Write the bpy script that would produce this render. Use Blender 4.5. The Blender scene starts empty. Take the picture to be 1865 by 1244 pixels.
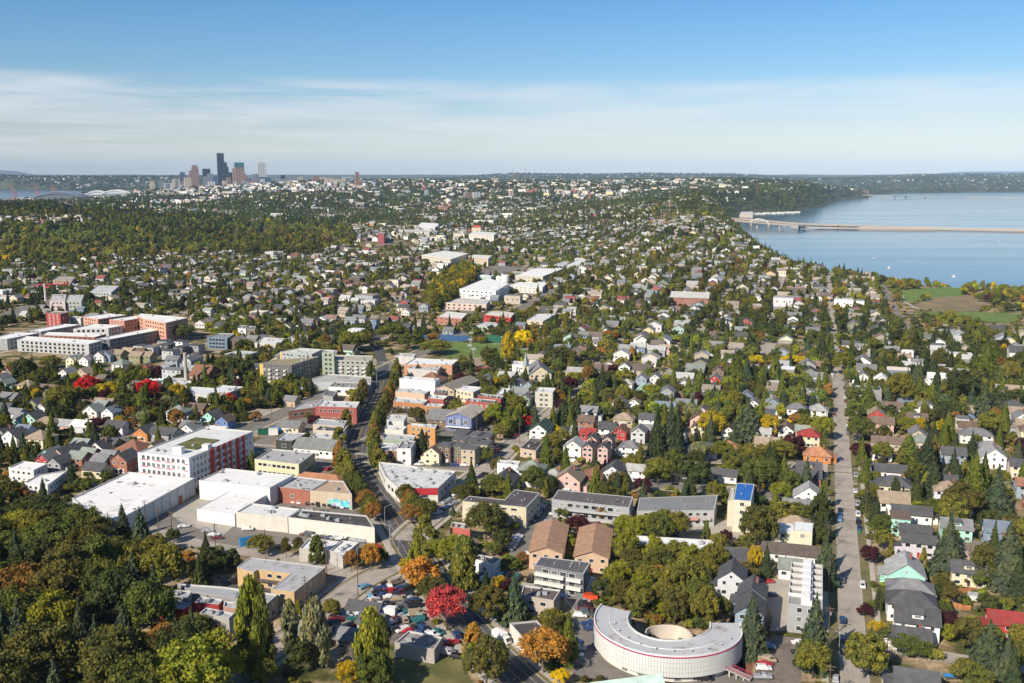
import bpy, bmesh, math, random
import numpy as np
from mathutils import Vector, Matrix
random.seed(7); rng = np.random.default_rng(7)
SC = bpy.context.scene
COL = SC.collection
R = math.radians
# ------------------------------------------------------------------ camera
HAZE_D = 2.3e-5
CAMH = 140.0; PITCH = R(9.46); F = 1813.0; CX, CY = 932.5, 622.0
cam_d = bpy.data.cameras.new('camera'); cam = bpy.data.objects.new('camera', cam_d); COL.objects.link(cam)
cam.location = (0, 0, CAMH); cam.rotation_euler = (math.pi/2 - PITCH, 0, 0)
cam_d.sensor_width = 36; cam_d.lens = 36*F/1865.0; cam_d.clip_start = 1; cam_d.clip_end = 120000
SC.camera = cam
# ------------------------------------------------------------------ sky, sun, exposure
SUN_EL, SUN_AZ = R(35), R(219)          # azimuth clockwise from +Y
w = bpy.data.worlds.new('World'); SC.world = w; w.use_nodes = True
nt = w.node_tree; nt.nodes.clear()
def N(t, typ, **kw):
    n = t.nodes.new(typ)
    for k, v in kw.items(): setattr(n, k, v)
    return n
def math_(t, op, a, b=None, clamp=False):
    n = N(t, 'ShaderNodeMath', operation=op); n.use_clamp = clamp
    for i, s in enumerate((a, b)):
        if s is None: continue
        if isinstance(s, (int, float)): n.inputs[i].default_value = s
        else: t.links.new(s, n.inputs[i])
    return n.outputs[0]
def ramp(t, fac, stops, interp='LINEAR'):
    n = N(t, 'ShaderNodeValToRGB'); n.color_ramp.interpolation = interp
    e = n.color_ramp.elements
    while len(e) > 1: e.remove(e[-1])
    for i, (p, c) in enumerate(stops):
        if not isinstance(c, tuple): c = (c, c, c)
        q = e[0] if i == 0 else e.new(p)
        q.position = p; q.color = (*c[:3], 1)
    t.links.new(fac, n.inputs[0]); return n.outputs[0]
def mixc(t, fac, a, b, mode='MIX'):
    n = N(t, 'ShaderNodeMix', data_type='RGBA', blend_type=mode)
    for i, s in ((0, fac), (6, a), (7, b)):
        if isinstance(s, (int, float)): n.inputs[i].default_value = s
        elif isinstance(s, tuple): n.inputs[i].default_value = (*s[:3], 1)
        else: t.links.new(s, n.inputs[i])
    return n.outputs[2]
sky = N(nt, 'ShaderNodeTexSky', sky_type='NISHITA'); sky.sun_disc = False
sky.sun_elevation = SUN_EL; sky.sun_rotation = SUN_AZ; sky.altitude = 0; sky.air_density = 1.0; sky.dust_density = 0.6; sky.ozone_density = 3.0
tc = N(nt, 'ShaderNodeTexCoord'); sp = N(nt, 'ShaderNodeSeparateXYZ'); nt.links.new(tc.outputs['Generated'], sp.inputs[0])
zc = math_(nt, 'MAXIMUM', sp.outputs[2], 0.0)
tint = ramp(nt, zc, [(0.0, (0.96, 0.93, 0.93)), (0.05, (0.72, 0.71, 0.77)), (0.10, (0.46, 0.62, 0.75)), (0.165, (0.33, 0.56, 0.74)), (0.35, (0.31, 0.48, 0.63)), (1.0, (0.6, 0.66, 0.71))])  # last two stops, above the view, raised so the unseen sky lifts the shadows
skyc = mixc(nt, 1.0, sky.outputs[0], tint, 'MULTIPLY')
den = math_(nt, 'ADD', zc, 0.012)
cx_ = math_(nt, 'DIVIDE', sp.outputs[0], den); cy_ = math_(nt, 'DIVIDE', sp.outputs[1], den)
cb = N(nt, 'ShaderNodeCombineXYZ'); nt.links.new(math_(nt, 'MULTIPLY', cx_, 0.42), cb.inputs[0]); nt.links.new(math_(nt, 'MULTIPLY', cy_, 0.42), cb.inputs[1])
nz = N(nt, 'ShaderNodeTexNoise'); nz.inputs['Scale'].default_value = 1.0; nz.inputs['Detail'].default_value = 9; nz.inputs['Roughness'].default_value = 0.62; nz.inputs['Distortion'].default_value = 0.4
nt.links.new(cb.outputs[0], nz.inputs['Vector'])
nz2 = N(nt, 'ShaderNodeTexNoise'); nz2.inputs['Scale'].default_value = 0.23; nz2.inputs['Detail'].default_value = 3
nt.links.new(cb.outputs[0], nz2.inputs['Vector'])
cl = ramp(nt, math_(nt, 'MULTIPLY', math_(nt, 'ADD', nz.outputs[0], nz2.outputs[0]), 0.5), [(0.42, 0.0), (0.60, 1.0)])
band = ramp(nt, zc, [(0.0, 0.15), (0.03, 0.5), (0.055, 0.65), (0.083, 0.95), (0.093, 0.0), (1.0, 0.0)])
# the bank of thin cloud lies mostly to the west
west = ramp(nt, math_(nt, 'ADD', math_(nt, 'MULTIPLY', sp.outputs[0], -1.0), 0.5), [(0.0, 0.4), (0.45, 0.65), (0.9, 1.0)])
cm = math_(nt, 'MULTIPLY', math_(nt, 'MULTIPLY', cl, band), west)
skyc = mixc(nt, cm, skyc, (6.0, 5.85, 6.0))
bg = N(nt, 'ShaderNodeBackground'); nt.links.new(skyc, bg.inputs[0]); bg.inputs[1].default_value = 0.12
wo = N(nt, 'ShaderNodeOutputWorld'); nt.links.new(bg.outputs[0], wo.inputs[0])
sd = bpy.data.lights.new('sun', 'SUN'); sd.energy = 5.0; sd.angle = R(0.55); sd.color = (1.0, 0.90, 0.76)
sun = bpy.data.objects.new('sun', sd); COL.objects.link(sun); sun.location = (-300, -400, 600)
dv = Vector((math.sin(SUN_AZ)*math.cos(SUN_EL), math.cos(SUN_AZ)*math.cos(SUN_EL), math.sin(SUN_EL)))
sun.rotation_euler = dv.to_track_quat('Z', 'Y').to_euler()
SC.view_settings.view_transform = 'Standard'; SC.view_settings.look = 'None'; SC.view_settings.exposure = 0.40; SC.view_settings.gamma = 1.0
SC.view_settings.use_curve_mapping = False
SC.render.engine = 'CYCLES'
cy = SC.cycles; cy.max_bounces = 5; cy.diffuse_bounces = 2; cy.glossy_bounces = 2; cy.transmission_bounces = 2; cy.volume_bounces = 0; cy.transparent_max_bounces = 4
cy.use_denoising = True; cy.caustics_reflective = False; cy.caustics_refractive = False
# ------------------------------------------------------------------ pixels of the photograph -> points of the place
CR = dict(A=(0, 250, 2.914), B=(600, 280, 2.914), C=(1225, 280, 2.914), D=(0, 480, 2.914), E=(600, 560, 2.914), F=(1225, 600, 2.914),
          G=(0, 820, 2.914), H=(600, 820, 2.914), I=(1225, 820, 2.914), J=(300, 265, 7.771), K=(0, 300, 5.828), L=(520, 290, 3.885),
          M=(0, 560, 5.181), N=(340, 600, 5.181), O=(100, 780, 5.181), P=(400, 800, 5.181), Q=(280, 980, 4.6625), R=(600, 980, 4.713),
          S=(680, 640, 5.181), T=(820, 860, 5.653), U=(1060, 1040, 5.828), V=(1290, 860, 5.655), X=(1560, 860, 5.184), Y=(1560, 1040, 6.098), Z=(0, 0, 1.0))
cp, sp_ = math.cos(PITCH), math.sin(PITCH)
def ray(u, v):
    a = (u-CX)/F; b = (CY-v)/F
    return a, cp + b*sp_, b*cp - sp_
def W(u, v, z=0.0):
    x, y, dz = ray(u, v)
    if dz > -1e-4: dz = -1e-4
    t = (z-CAMH)/dz
    return (x*t, y*t)
def C(k, x, y, z=0.0):
    ox, oy, s = CR[k]; return W(ox+x/s, oy+y/s, z)
def proj(x, y, z=0.0):
    dep = y*cp + (CAMH-z)*sp_; up = (z-CAMH)*cp + y*sp_
    return CX+F*x/dep, CY-F*up/dep
def ppm(x, y, z=0.0): return F/max(1.0, y*cp + (CAMH-z)*sp_)
# ------------------------------------------------------------------ street grid (turned 17.2 degrees)
GA = R(-17.2); SV = (0.2957, 0.9553); CV = (0.9553, -0.2957)
def grid(c, s): return (CV[0]*c+SV[0]*s, CV[1]*c+SV[1]*s)
def ungrid(x, y): return (x*CV[0]+y*CV[1], x*SV[0]+y*SV[1])
# ------------------------------------------------------------------ terrain
LAKE = [(9000, 1310), (1000, 1300), (700, 1296), (530, 1310), (480, 1390), (490, 1520), (510, 1900), (570, 2300), (640, 2700), (700, 3100),
        W(1340, 392, -14), W(1365, 389, -14), W(1452, 386, -14), W(1475, 380, -14), W(1505, 375, -14), W(1535, 364, -14), W(1560, 361, -14), W(1590, 359.5, -14), W(1583, 355, -14), W(1640, 351.8, -14), W(1760, 350.6, -14), W(1865, 349.4, -14), W(2600, 348, -14), (30000, 9800), (30000, 1310)]
BAY = [W(-900, 373, -14), W(60, 370.5, -14), W(120, 367, -14), W(178, 362, -14), W(180, 352, -14), W(150, 348, -14), W(60, 345.5, -14), W(-60, 344.8, -14), W(-900, 344.6, -14)]
LAKE = np.array(LAKE); BAY = np.array(BAY)
def sdist(px, py, poly):
    px = np.asarray(px, float); py = np.asarray(py, float)
    d = np.full(px.shape, 1e9); ins = np.zeros(px.shape, bool); n = len(poly)
    for i in range(n):
        ax, ay = poly[i]; bx, by = poly[(i+1) % n]
        ex, ey = bx-ax, by-ay
        t = np.clip(((px-ax)*ex+(py-ay)*ey)/(ex*ex+ey*ey+1e-9), 0, 1)
        d = np.minimum(d, np.hypot(px-ax-t*ex, py-ay-t*ey))
        cr = ((ay > py) != (by > py)) & (px < (bx-ax)*(py-ay)/((by-ay) if by != ay else 1e-9)+ax)
        ins ^= cr
    return np.where(ins, -d, d)
def segd(px, py, pts):
    d = np.full(np.shape(px), 1e9)
    for (ax, ay), (bx, by) in zip(pts, pts[1:]):
        ex, ey = bx-ax, by-ay
        t = np.clip(((px-ax)*ex+(py-ay)*ey)/(ex*ex+ey*ey), 0, 1)
        d = np.minimum(d, np.hypot(px-ax-t*ex, py-ay-t*ey))
    return d
RIDGES = [([(-2600, 1950), (-1350, 2450), (-1250, 2800)], 58, 400), ([(-930, 4050), (-800, 4200)], 50, 230), ([(-640, 2250), (-430, 2350)], 20, 260), ([(-1150, 6500), (0, 5900), (1300, 6900)], 100, 900),
          ([(760, 3000), (900, 4100), (1450, 5600)], 60, 420), ([(330, 1350), (400, 1800)], 20, 180), ([(430, 2000), (580, 2900)], 26, 200), ([(-7600, 11800), (-4000, 12400)], 120, 700), ([(-12000, 12600), (-7600, 11900)], 115, 800),
          ([(-900, 12500), (2500, 12800), (7500, 12300)], 95, 1300), ([(-30000, 21000), (-9000, 22500), (3000, 20500), (12000, 21500), (30000, 20000)], 158, 1700),
          ([(0, 15500), (3200, 15800)], 150, 900), ([(6300, 15000), (12500, 14200)], 135, 1100), ([(-18600, 35000), (-17500, 35000)], 330, 700), ([(17500, 38000), (30000, 37000)], 300, 1800)]
def HT(x, y):
    x = np.asarray(x, float); y = np.asarray(y, float)
    h = np.zeros(np.broadcast(x, y).shape)
    for pts, H, s in RIDGES:
        h = h + H*np.exp(-0.5*(segd(x, y, pts)/s)**2)
    far = np.clip((y-1800)/2500, 0, 1)
    h = h + far*(5*np.sin(x/310+1)*np.sin(y/420+2)+3*np.sin(x/140)*np.cos(y/190))
    near = np.clip(1-(y-700)/300, 0, 1); h = h*(1-near)
    for poly, L in ((LAKE, 130.0), (BAY, 150.0)):
        d = sdist(x, y, poly)
        s = np.clip(d/L, 0, 1); s = s*s*(3-2*s)
        h = np.where(d > 0, -14.5+(h+14.5)*s, -14.5-np.minimum(-d*0.1, 6))
    return h
def ht(x, y): return float(HT(np.array([x]), np.array([y]))[0])
def G(u, v):
    dx, dy, dz = ray(u, v)
    t = np.geomspace(120, 45000, 900); x, y, z = dx*t, dy*t, CAMH+dz*t
    k = np.nonzero(z < HT(x, y))[0]
    if not len(k): return (dx*9000, dy*9000)
    i = k[0]; a, b = (t[i-1] if i else t[0]), t[i]
    for _ in range(14):
        m = (a+b)/2
        if CAMH+dz*m < ht(dx*m, dy*m): b = m
        else: a = m
    return (dx*b, dy*b)
def GC(k, x, y):
    ox, oy, s = CR[k]; return G(ox+x/s, oy+y/s)
# ------------------------------------------------------------------ mesh helpers
def me(name, v, f, mats=(), fm=None, smooth=False):
    m = bpy.data.meshes.new(name)
    v = np.asarray(v, np.float32).reshape(-1, 3)
    if isinstance(f, np.ndarray):
        nf, k = f.shape
        m.vertices.add(len(v)); m.vertices.foreach_set('co', v.ravel())
        m.loops.add(nf*k); m.polygons.add(nf)
        m.loops.foreach_set('vertex_index', f.ravel().astype(np.int32))
        m.polygons.foreach_set('loop_start', np.arange(0, nf*k, k, dtype=np.int32))
        m.update(calc_edges=True)
    else:
        m.from_pydata(v.tolist(), [], f)
    for x in mats: m.materials.append(x)
    if fm is not None: m.polygons.foreach_set('material_index', np.asarray(fm, np.int32))
    if smooth: m.polygons.foreach_set('use_smooth', np.ones(len(m.polygons), bool))
    m.update(); return m
class MB:
    def __init__(s): s.v = []; s.f = []; s.m = []
    def add(s, vs, fs, m=0):
        o = len(s.v); s.v += [tuple(p) for p in vs]; s.f += [[i+o for i in q] for q in fs]; s.m += [m]*len(fs)
    def box(s, x0, y0, z0, x1, y1, z1, m=0, M=None):
        vs = [(x0, y0, z0), (x1, y0, z0), (x1, y1, z0), (x0, y1, z0), (x0, y0, z1), (x1, y0, z1), (x1, y1, z1), (x0, y1, z1)]
        if M: vs = [tuple(M @ Vector(p)) for p in vs]
        s.add(vs, [(0, 3, 2, 1), (4, 5, 6, 7), (0, 1, 5, 4), (1, 2, 6, 5), (2, 3, 7, 6), (3, 0, 4, 7)], m)
    def tube(s, p0, p1, r0, r1=None, n=8, m=0):
        r1 = r0 if r1 is None else r1
        a, b = Vector(p0), Vector(p1); d = (b-a).normalized(); q = d.to_track_quat('Z', 'Y')
        vs = []
        for c, r in ((a, r0), (b, r1)):
            for i in range(n):
                t = 2*math.pi*i/n; vs.append(tuple(c + q @ Vector((r*math.cos(t), r*math.sin(t), 0))))
        fs = [(i, (i+1) % n, n+(i+1) % n, n+i) for i in range(n)] + [tuple(range(n-1, -1, -1)), tuple(range(n, 2*n))]
        s.add(vs, fs, m)
    def prism(s, poly, z0, z1, m=0, mtop=None):
        n = len(poly); vs = [(x, y, z0) for x, y in poly]+[(x, y, z1) for x, y in poly]
        s.add(vs, [(i, (i+1) % n, n+(i+1) % n, n+i) for i in range(n)]+[tuple(range(n-1, -1, -1))], m)
        s.add([(x, y, z1) for x, y in poly], [tuple(range(n))], m if mtop is None else mtop)
    def mesh(s, name, mats, smooth=False): return me(name, s.v, s.f, mats, s.m, smooth)
def ob(name, mesh, parent=None, loc=(0, 0, 0), rz=0.0, scl=None, color=None, kind=None):
    o = bpy.data.objects.new(name, mesh); COL.objects.link(o)
    if parent is not None: o.parent = parent
    o.location = loc
    if rz: o.rotation_euler = (0, 0, rz)
    if scl is not None: o.scale = scl
    if color is not None: o.color = (*color[:3], 1)
    if kind: o['kind'] = kind
    return o
def tagt(o, label, cat, group=None):
    if label: o['label'] = label
    o['category'] = cat
    if group: o['group'] = group
    return o
def ccw(poly):
    a = sum(p[0]*q[1]-q[0]*p[1] for p, q in zip(poly, poly[1:]+poly[:1]))
    return list(poly) if a > 0 else list(poly)[::-1]
def inpoly(x, y, poly):
    r = False; n = len(poly)
    for i in range(n):
        ax, ay = poly[i]; bx, by = poly[(i+1) % n]
        if (ay > y) != (by > y) and x < (bx-ax)*(y-ay)/(by-ay)+ax: r = not r
    return r
# labels that single out: filled in at the end from the landmark nearest to each thing
LANDMARKS = []     # (phrase, x, y)
AUTO = []          # (object, head phrase, x, y, cat, group)
def auto(o, head, x, y, cat, group): AUTO.append((o, head, x, y)); o['category'] = cat; o['group'] = group
# ------------------------------------------------------------------ materials
MATS = {}
def newmat(name):
    m = bpy.data.materials.new(name); m.use_nodes = True; t = m.node_tree
    return m, t, t.nodes['Principled BSDF']
def mat(name, col=None, rough=0.85, var=0.18, scale=0.35, fine=6.0, objcol=False, attr=None, metal=0.0, spec=0.3, bump=0.0, dirt=None, stretch=None):
    if name in MATS: return MATS[name]
    m, t, b = newmat(name)
    tcn = N(t, 'ShaderNodeTexCoord'); src = tcn.outputs['Object'] if objcol else N(t, 'ShaderNodeNewGeometry').outputs['Position']
    if stretch:
        mp = N(t, 'ShaderNodeMapping'); mp.inputs['Scale'].default_value = stretch; t.links.new(src, mp.inputs[0]); src = mp.outputs[0]
    n1 = N(t, 'ShaderNodeTexNoise'); n1.inputs['Scale'].default_value = scale; n1.inputs['Detail'].default_value = 5; t.links.new(src, n1.inputs['Vector'])
    n2 = N(t, 'ShaderNodeTexNoise'); n2.inputs['Scale'].default_value = fine; n2.inputs['Detail'].default_value = 2; t.links.new(src, n2.inputs['Vector'])
    s = math_(t, 'ADD', math_(t, 'MULTIPLY', n1.outputs[0], 0.65), math_(t, 'MULTIPLY', n2.outputs[0], 0.35))
    k = ramp(t, s, [(0.3, 1-var*1.6), (0.7, 1+var)])
    if objcol: base = N(t, 'ShaderNodeObjectInfo').outputs['Color']
    elif attr: base = N(t, 'ShaderNodeAttribute', attribute_name=attr, attribute_type='INSTANCER' if attr == 'tint' else 'GEOMETRY').outputs['Color']
    else:
        rgb = N(t, 'ShaderNodeRGB'); rgb.outputs[0].default_value = (*col, 1); base = rgb.outputs[0]
    c = mixc(t, 1.0, base, k, 'MULTIPLY')
    if dirt:
        n3 = N(t, 'ShaderNodeTexNoise'); n3.inputs['Scale'].default_value = dirt[2]; n3.inputs['Detail'].default_value = 6; n3.inputs['Roughness'].default_value = 0.7; t.links.new(src, n3.inputs['Vector'])
        c = mixc(t, ramp(t, n3.outputs[0], [(dirt[3], 0.0), (dirt[3]+0.13, dirt[1])]), c, dirt[0])
    t.links.new(c, b.inputs['Base Color']); b.inputs['Roughness'].default_value = rough; b.inputs['Metallic'].default_value = metal
    b.inputs['Specular IOR Level'].default_value = spec
    if bump:
        bn = N(t, 'ShaderNodeBump'); bn.inputs['Strength'].default_value = bump; bn.inputs['Distance'].default_value = 0.15; t.links.new(s, bn.inputs['Height']); t.links.new(bn.outputs[0], b.inputs['Normal'])
    MATS[name] = m; return m
M_WALL = mat('painted_wall', objcol=True, var=0.10, scale=0.4, fine=5)
M_ROOF = mat('shingle_roof', objcol=True, var=0.22, scale=0.5, fine=7, dirt=((0.16, 0.14, 0.11), 0.35, 0.35, 0.55), bump=0.15)
M_FLAT = mat('membrane_roof', objcol=True, var=0.10, scale=0.12, fine=2.0, dirt=((0.17, 0.155, 0.14), 0.75, 0.11, 0.52), rough=0.8)
M_WHITEROOF = mat('white_membrane', objcol=True, var=0.07, scale=0.1, fine=1.5, dirt=((0.30, 0.28, 0.25), 0.55, 0.13, 0.54), rough=0.8)
for m_ in (M_WHITEROOF, M_FLAT):   # welded seams of the membrane sheets
    t = m_.node_tree; bc = t.nodes['Principled BSDF'].inputs['Base Color']; src = bc.links[0].from_socket; mp = N(t, 'ShaderNodeMapping'); mp.inputs['Rotation'].default_value = (0, 0, 0.3); t.links.new(N(t, 'ShaderNodeTexCoord').outputs['Object'], mp.inputs[0]); s_ = N(t, 'ShaderNodeSeparateXYZ'); t.links.new(mp.outputs[0], s_.inputs[0])
    ln = math_(t, 'LESS_THAN', math_(t, 'FRACT', math_(t, 'DIVIDE', s_.outputs[0], 3.1)), 0.05); t.links.new(mixc(t, math_(t, 'MULTIPLY', ln, 0.35), src, (0.25, 0.24, 0.22)), bc)
M_TRIM = mat('white_trim', (0.72, 0.71, 0.68), var=0.05)
M_PARAPET = mat('parapet_cap', (0.5, 0.49, 0.47), var=0.08)
def glassmat(name, c, r=0.12):
    m, t, b = newmat(name); b.inputs['Base Color'].default_value = (*c, 1); b.inputs['Roughness'].default_value = r; b.inputs['Specular IOR Level'].default_value = 0.9
    return m
M_GLASS = glassmat('window_glass', (0.03, 0.038, 0.045)); t = M_GLASS.node_tree; t.links.new(ramp(t, N(t, 'ShaderNodeObjectInfo').outputs['Random'], [(0, (.02, .027, .033)), (.5, (.04, .05, .06)), (.72, (.13, .13, .125)), (.9, (.33, .31, .28))], 'CONSTANT'), t.nodes['Principled BSDF'].inputs['Base Color'])
M_GLASSC = glassmat('car_glass', (0.012, 0.014, 0.017), 0.06)
M_BRICK = mat('brick_chimney', (0.25, 0.11, 0.075), var=0.25, fine=9)
M_WOODD = mat('weathered_wood', (0.16, 0.11, 0.075), var=0.3, fine=8)
M_DOOR = mat('door_paint', objcol=True, var=0.08)
M_METAL = mat('galvanised_metal', (0.42, 0.43, 0.44), rough=0.5, metal=0.3, var=0.12)
M_TYRE = mat('tyre_rubber', (0.02, 0.02, 0.02), var=0.1)
M_CONC = mat('pale_concrete', (0.42, 0.39, 0.35), var=0.15, scale=0.25, dirt=((0.22, 0.2, 0.17), 0.4, 0.3, 0.52))
M_BARK = mat('bark', (0.10, 0.075, 0.055), var=0.3, fine=9)
def carpaint():
    m, t, b = newmat('car_paint'); oi = N(t, 'ShaderNodeObjectInfo'); t.links.new(oi.outputs['Color'], b.inputs['Base Color'])
    b.inputs['Roughness'].default_value = 0.32; b.inputs['Coat Weight'].default_value = 0.6; b.inputs['Coat Roughness'].default_value = 0.08; return m
M_CAR = carpaint()
def leafmat(name, inst=False):
    m, t, b = newmat(name)
    if inst: base = N(t, 'ShaderNodeAttribute', attribute_name='tint', attribute_type='INSTANCER').outputs['Color']
    else: base = N(t, 'ShaderNodeObjectInfo').outputs['Color']
    g = N(t, 'ShaderNodeNewGeometry'); isl = g.outputs['Random Per Island']
    n1 = N(t, 'ShaderNodeTexNoise'); n1.inputs['Scale'].default_value = 0.28; n1.inputs['Detail'].default_value = 3; t.links.new(g.outputs['Position'], n1.inputs['Vector'])
    k = math_(t, 'ADD', math_(t, 'MULTIPLY', isl, 0.75), math_(t, 'MULTIPLY', n1.outputs[0], 1.3))
    kk = ramp(t, math_(t, 'MULTIPLY', k, 0.6), [(0.2, (0.72, 0.82, 0.95)), (0.55, (1.25, 1.28, 1.2)), (0.85, (2.1, 1.75, 1.1))])
    c = mixc(t, 1.0, base, kk, 'MULTIPLY')
    d = N(t, 'ShaderNodeBsdfDiffuse'); tr = N(t, 'ShaderNodeBsdfTranslucent'); mx = N(t, 'ShaderNodeMixShader'); mx.inputs[0].default_value = 0.22
    t.links.new(c, d.inputs[0]); t.links.new(c, tr.inputs[0]); t.links.new(d.outputs[0], mx.inputs[1]); t.links.new(tr.outputs[0], mx.inputs[2])
    t.links.new(mx.outputs[0], t.nodes['Material Output'].inputs[0]); t.nodes.remove(b)
    return m
M_LEAF = leafmat('leaves'); M_LEAFI = leafmat('leaves_far', True)
# ------------------------------------------------------------------ ground
def axis(stops):
    out = []
    for a, b, st in stops: out += list(np.arange(a, b, st))
    return np.array(out+[stops[-1][1]])
def gaxis(lo, hi, step0, grow): 
    v = [0.0]; st = step0
    while v[-1] < hi: v.append(v[-1]+st); st *= grow
    w_ = [0.0]; st = step0
    while w_[-1] > lo: w_.append(w_[-1]-st); st *= grow
    return np.array(w_[::-1][:-1]+v)
gx = gaxis(-46000, 46000, 16, 1.018)
gy = np.concatenate([np.arange(-1200, 0, 60), np.arange(0, 900, 22)]); v_ = 900.0; st = 18; ext = []
while v_ < 44000: ext.append(v_); v_ += st; st *= 1.012
gy = np.concatenate([gy, np.array(ext+[44000])])
XX, YY = np.meshgrid(gx, gy); ZZ = HT(XX, YY)
nx, ny = len(gx), len(gy)
idx = np.arange(nx*ny).reshape(ny, nx)
faces = np.stack([idx[:-1, :-1], idx[:-1, 1:], idx[1:, 1:], idx[1:, :-1]], -1).reshape(-1, 4)
def ground_mat():
    m, t, b = newmat('ground_cover'); g = N(t, 'ShaderNodeNewGeometry').outputs['Position']
    def nz(s, d=4):
        n = N(t, 'ShaderNodeTexNoise'); n.inputs['Scale'].default_value = s; n.inputs['Detail'].default_value = d; t.links.new(g, n.inputs['Vector']); return n.outputs[0]
    c1 = ramp(t, nz(0.06), [(0.34, (0.055, 0.065, 0.018)), (0.44, (0.11, 0.105, 0.035)), (0.50, (0.25, 0.19, 0.105)), (0.62, (0.40, 0.30, 0.19))])
    c2 = ramp(t, nz(0.5, 6), [(0.3, 0.6), (0.7, 1.25)])
    c = mixc(t, 1.0, c1, c2, 'MULTIPLY')
    # beyond the streets the ground reads as forest
    sx = N(t, 'ShaderNodeSeparateXYZ'); t.links.new(g, sx.inputs[0])
    farf = math_(t, 'MULTIPLY', math_(t, 'SUBTRACT', sx.outputs[1], 1500), 1/1500, True)
    c3 = ramp(t, nz(0.004, 8), [(0.35, (0.022, 0.035, 0.014)), (0.5, (0.035, 0.05, 0.02)), (0.62, (0.07, 0.08, 0.04))])
    c = mixc(t, math_(t, 'MINIMUM', farf, 0.9), c, c3)
    t.links.new(c, b.inputs['Base Color']); b.inputs['Roughness'].default_value = 1.0; b.inputs['Specular IOR Level'].default_value = 0.1; return m
gm = me('ground', np.stack([XX, YY, ZZ], -1).reshape(-1, 3), faces, [ground_mat()], smooth=True)
ob('ground', gm, kind='structure')
def water_mat():
    m, t, b = newmat('lake_water'); g = N(t, 'ShaderNodeNewGeometry').outputs['Position']
    b.inputs['Base Color'].default_value = (0.03, 0.085, 0.14, 1); b.inputs['Roughness'].default_value = 0.16; b.inputs['IOR'].default_value = 1.33
    mp = N(t, 'ShaderNodeMapping'); mp.inputs['Scale'].default_value = (0.05, 0.16, 1); t.links.new(g, mp.inputs[0])
    n = N(t, 'ShaderNodeTexNoise'); n.inputs['Scale'].default_value = 1.0; n.inputs['Detail'].default_value = 6; t.links.new(mp.outputs[0], n.inputs['Vector'])
    mp2 = N(t, 'ShaderNodeMapping'); mp2.inputs['Scale'].default_value = (0.0012, 0.009, 1); mp2.inputs['Rotation'].default_value = (0, 0, 0.25); t.links.new(g, mp2.inputs[0])
    n2 = N(t, 'ShaderNodeTexNoise'); n2.inputs['Scale'].default_value = 1.0; n2.inputs['Detail'].default_value = 5; n2.inputs['Distortion'].default_value = 0.6; t.links.new(mp2.outputs[0], n2.inputs['Vector'])
    t.links.new(ramp(t, n2.outputs[0], [(0.40, 0.105), (0.5, 0.12), (0.62, 0.14)]), b.inputs['Roughness'])
    bn = N(t, 'ShaderNodeBump'); bn.inputs['Strength'].default_value = 0.012; bn.inputs['Distance'].default_value = 2.0; t.links.new(n.outputs[0], bn.inputs['Height']); t.links.new(bn.outputs[0], b.inputs['Normal'])
    return m
WM = water_mat()
WB = WM.copy(); WB.name = 'bay_water'; [setattr(n.inputs['Strength'], 'default_value', 0.5) for n in WB.node_tree.nodes if n.type == 'BUMP']; WB.node_tree.nodes['Principled BSDF'].inputs['Base Color'].default_value = (0.012, 0.05, 0.11, 1); WB.node_tree.nodes['Principled BSDF'].inputs['Specular IOR Level'].default_value = 0.25
def water(name, poly):
    o = ob(name, me(name, [(x, y, -14.0) for x, y in poly], [list(range(len(poly)))], [WB if name[0] == 'b' else WM]), kind='structure')
    m = o.data
    if m.polygons[0].normal.z < 0: m.flip_normals()
def grow(poly, d):
    c = np.array(poly).mean(0); return [tuple(p) for p in poly]
# water sheets reach a little under the shore
water('lake_water', [(30000, 1150), (900, 1150), (430, 1190), (430, 1500), (440, 2300), (560, 3100), (700, 3700), (1000, 5200), (1900, 6600), (2300, 9300), (3000, 10200), (30000, 11500)])
water('bay_water', [(-9000, 4600), W(180, 374, -14), W(205, 362, -14), W(210, 350, -14), W(150, 345.5, -14), W(0, 343.6, -14), (-12000, 12300)])
# ------------------------------------------------------------------ roads
ROADS = []   # (pts, halfwidth) for keep-out
def sample(pts, step=12.0):
    out = [pts[0]]
    for a, b in zip(pts, pts[1:]):
        d = math.hypot(b[0]-a[0], b[1]-a[1]); n = max(1, int(d/step))
        out += [(a[0]+(b[0]-a[0])*i/n, a[1]+(b[1]-a[1])*i/n) for i in range(1, n+1)]
    return out
def smooth(pts, it=2):
    for _ in range(it):
        q = [pts[0]]
        for a, b in zip(pts, pts[1:]): q += [(a[0]*.75+b[0]*.25, a[1]*.75+b[1]*.25), (a[0]*.25+b[0]*.75, a[1]*.25+b[1]*.75)]
        pts = q+[pts[-1]]
    return pts
def offsets(pts):
    out = []
    for i in range(len(pts)):
        a = pts[max(0, i-1)]; b = pts[min(len(pts)-1, i+1)]
        dx, dy = b[0]-a[0], b[1]-a[1]; l = math.hypot(dx, dy) or 1; out.append((dy/l, -dx/l))
    return out
def strip(mb, pts, o0, o1, dz, m=0, thick=0.0):
    nn = offsets(pts); z = HT(np.array([p[0] for p in pts]), np.array([p[1] for p in pts]))
    vs = []
    for p, n, h in zip(pts, nn, z): vs += [(p[0]+n[0]*o0, p[1]+n[1]*o0, h+dz), (p[0]+n[0]*o1, p[1]+n[1]*o1, h+dz)]
    fs = [(2*i, 2*i+1, 2*i+3, 2*i+2) for i in range(len(pts)-1)]
    if o1 < o0: fs = [f[::-1] for f in fs]
    mb.add(vs, fs, m)
    if thick:
        for k in (0, 1):
            v2 = []
            for i in range(len(pts)): q = vs[2*i+k]; v2 += [q, (q[0], q[1], q[2]-thick)]
            mb.add(v2, [(2*i, 2*i+1, 2*i+3, 2*i+2) for i in range(len(pts)-1)], m)
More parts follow.
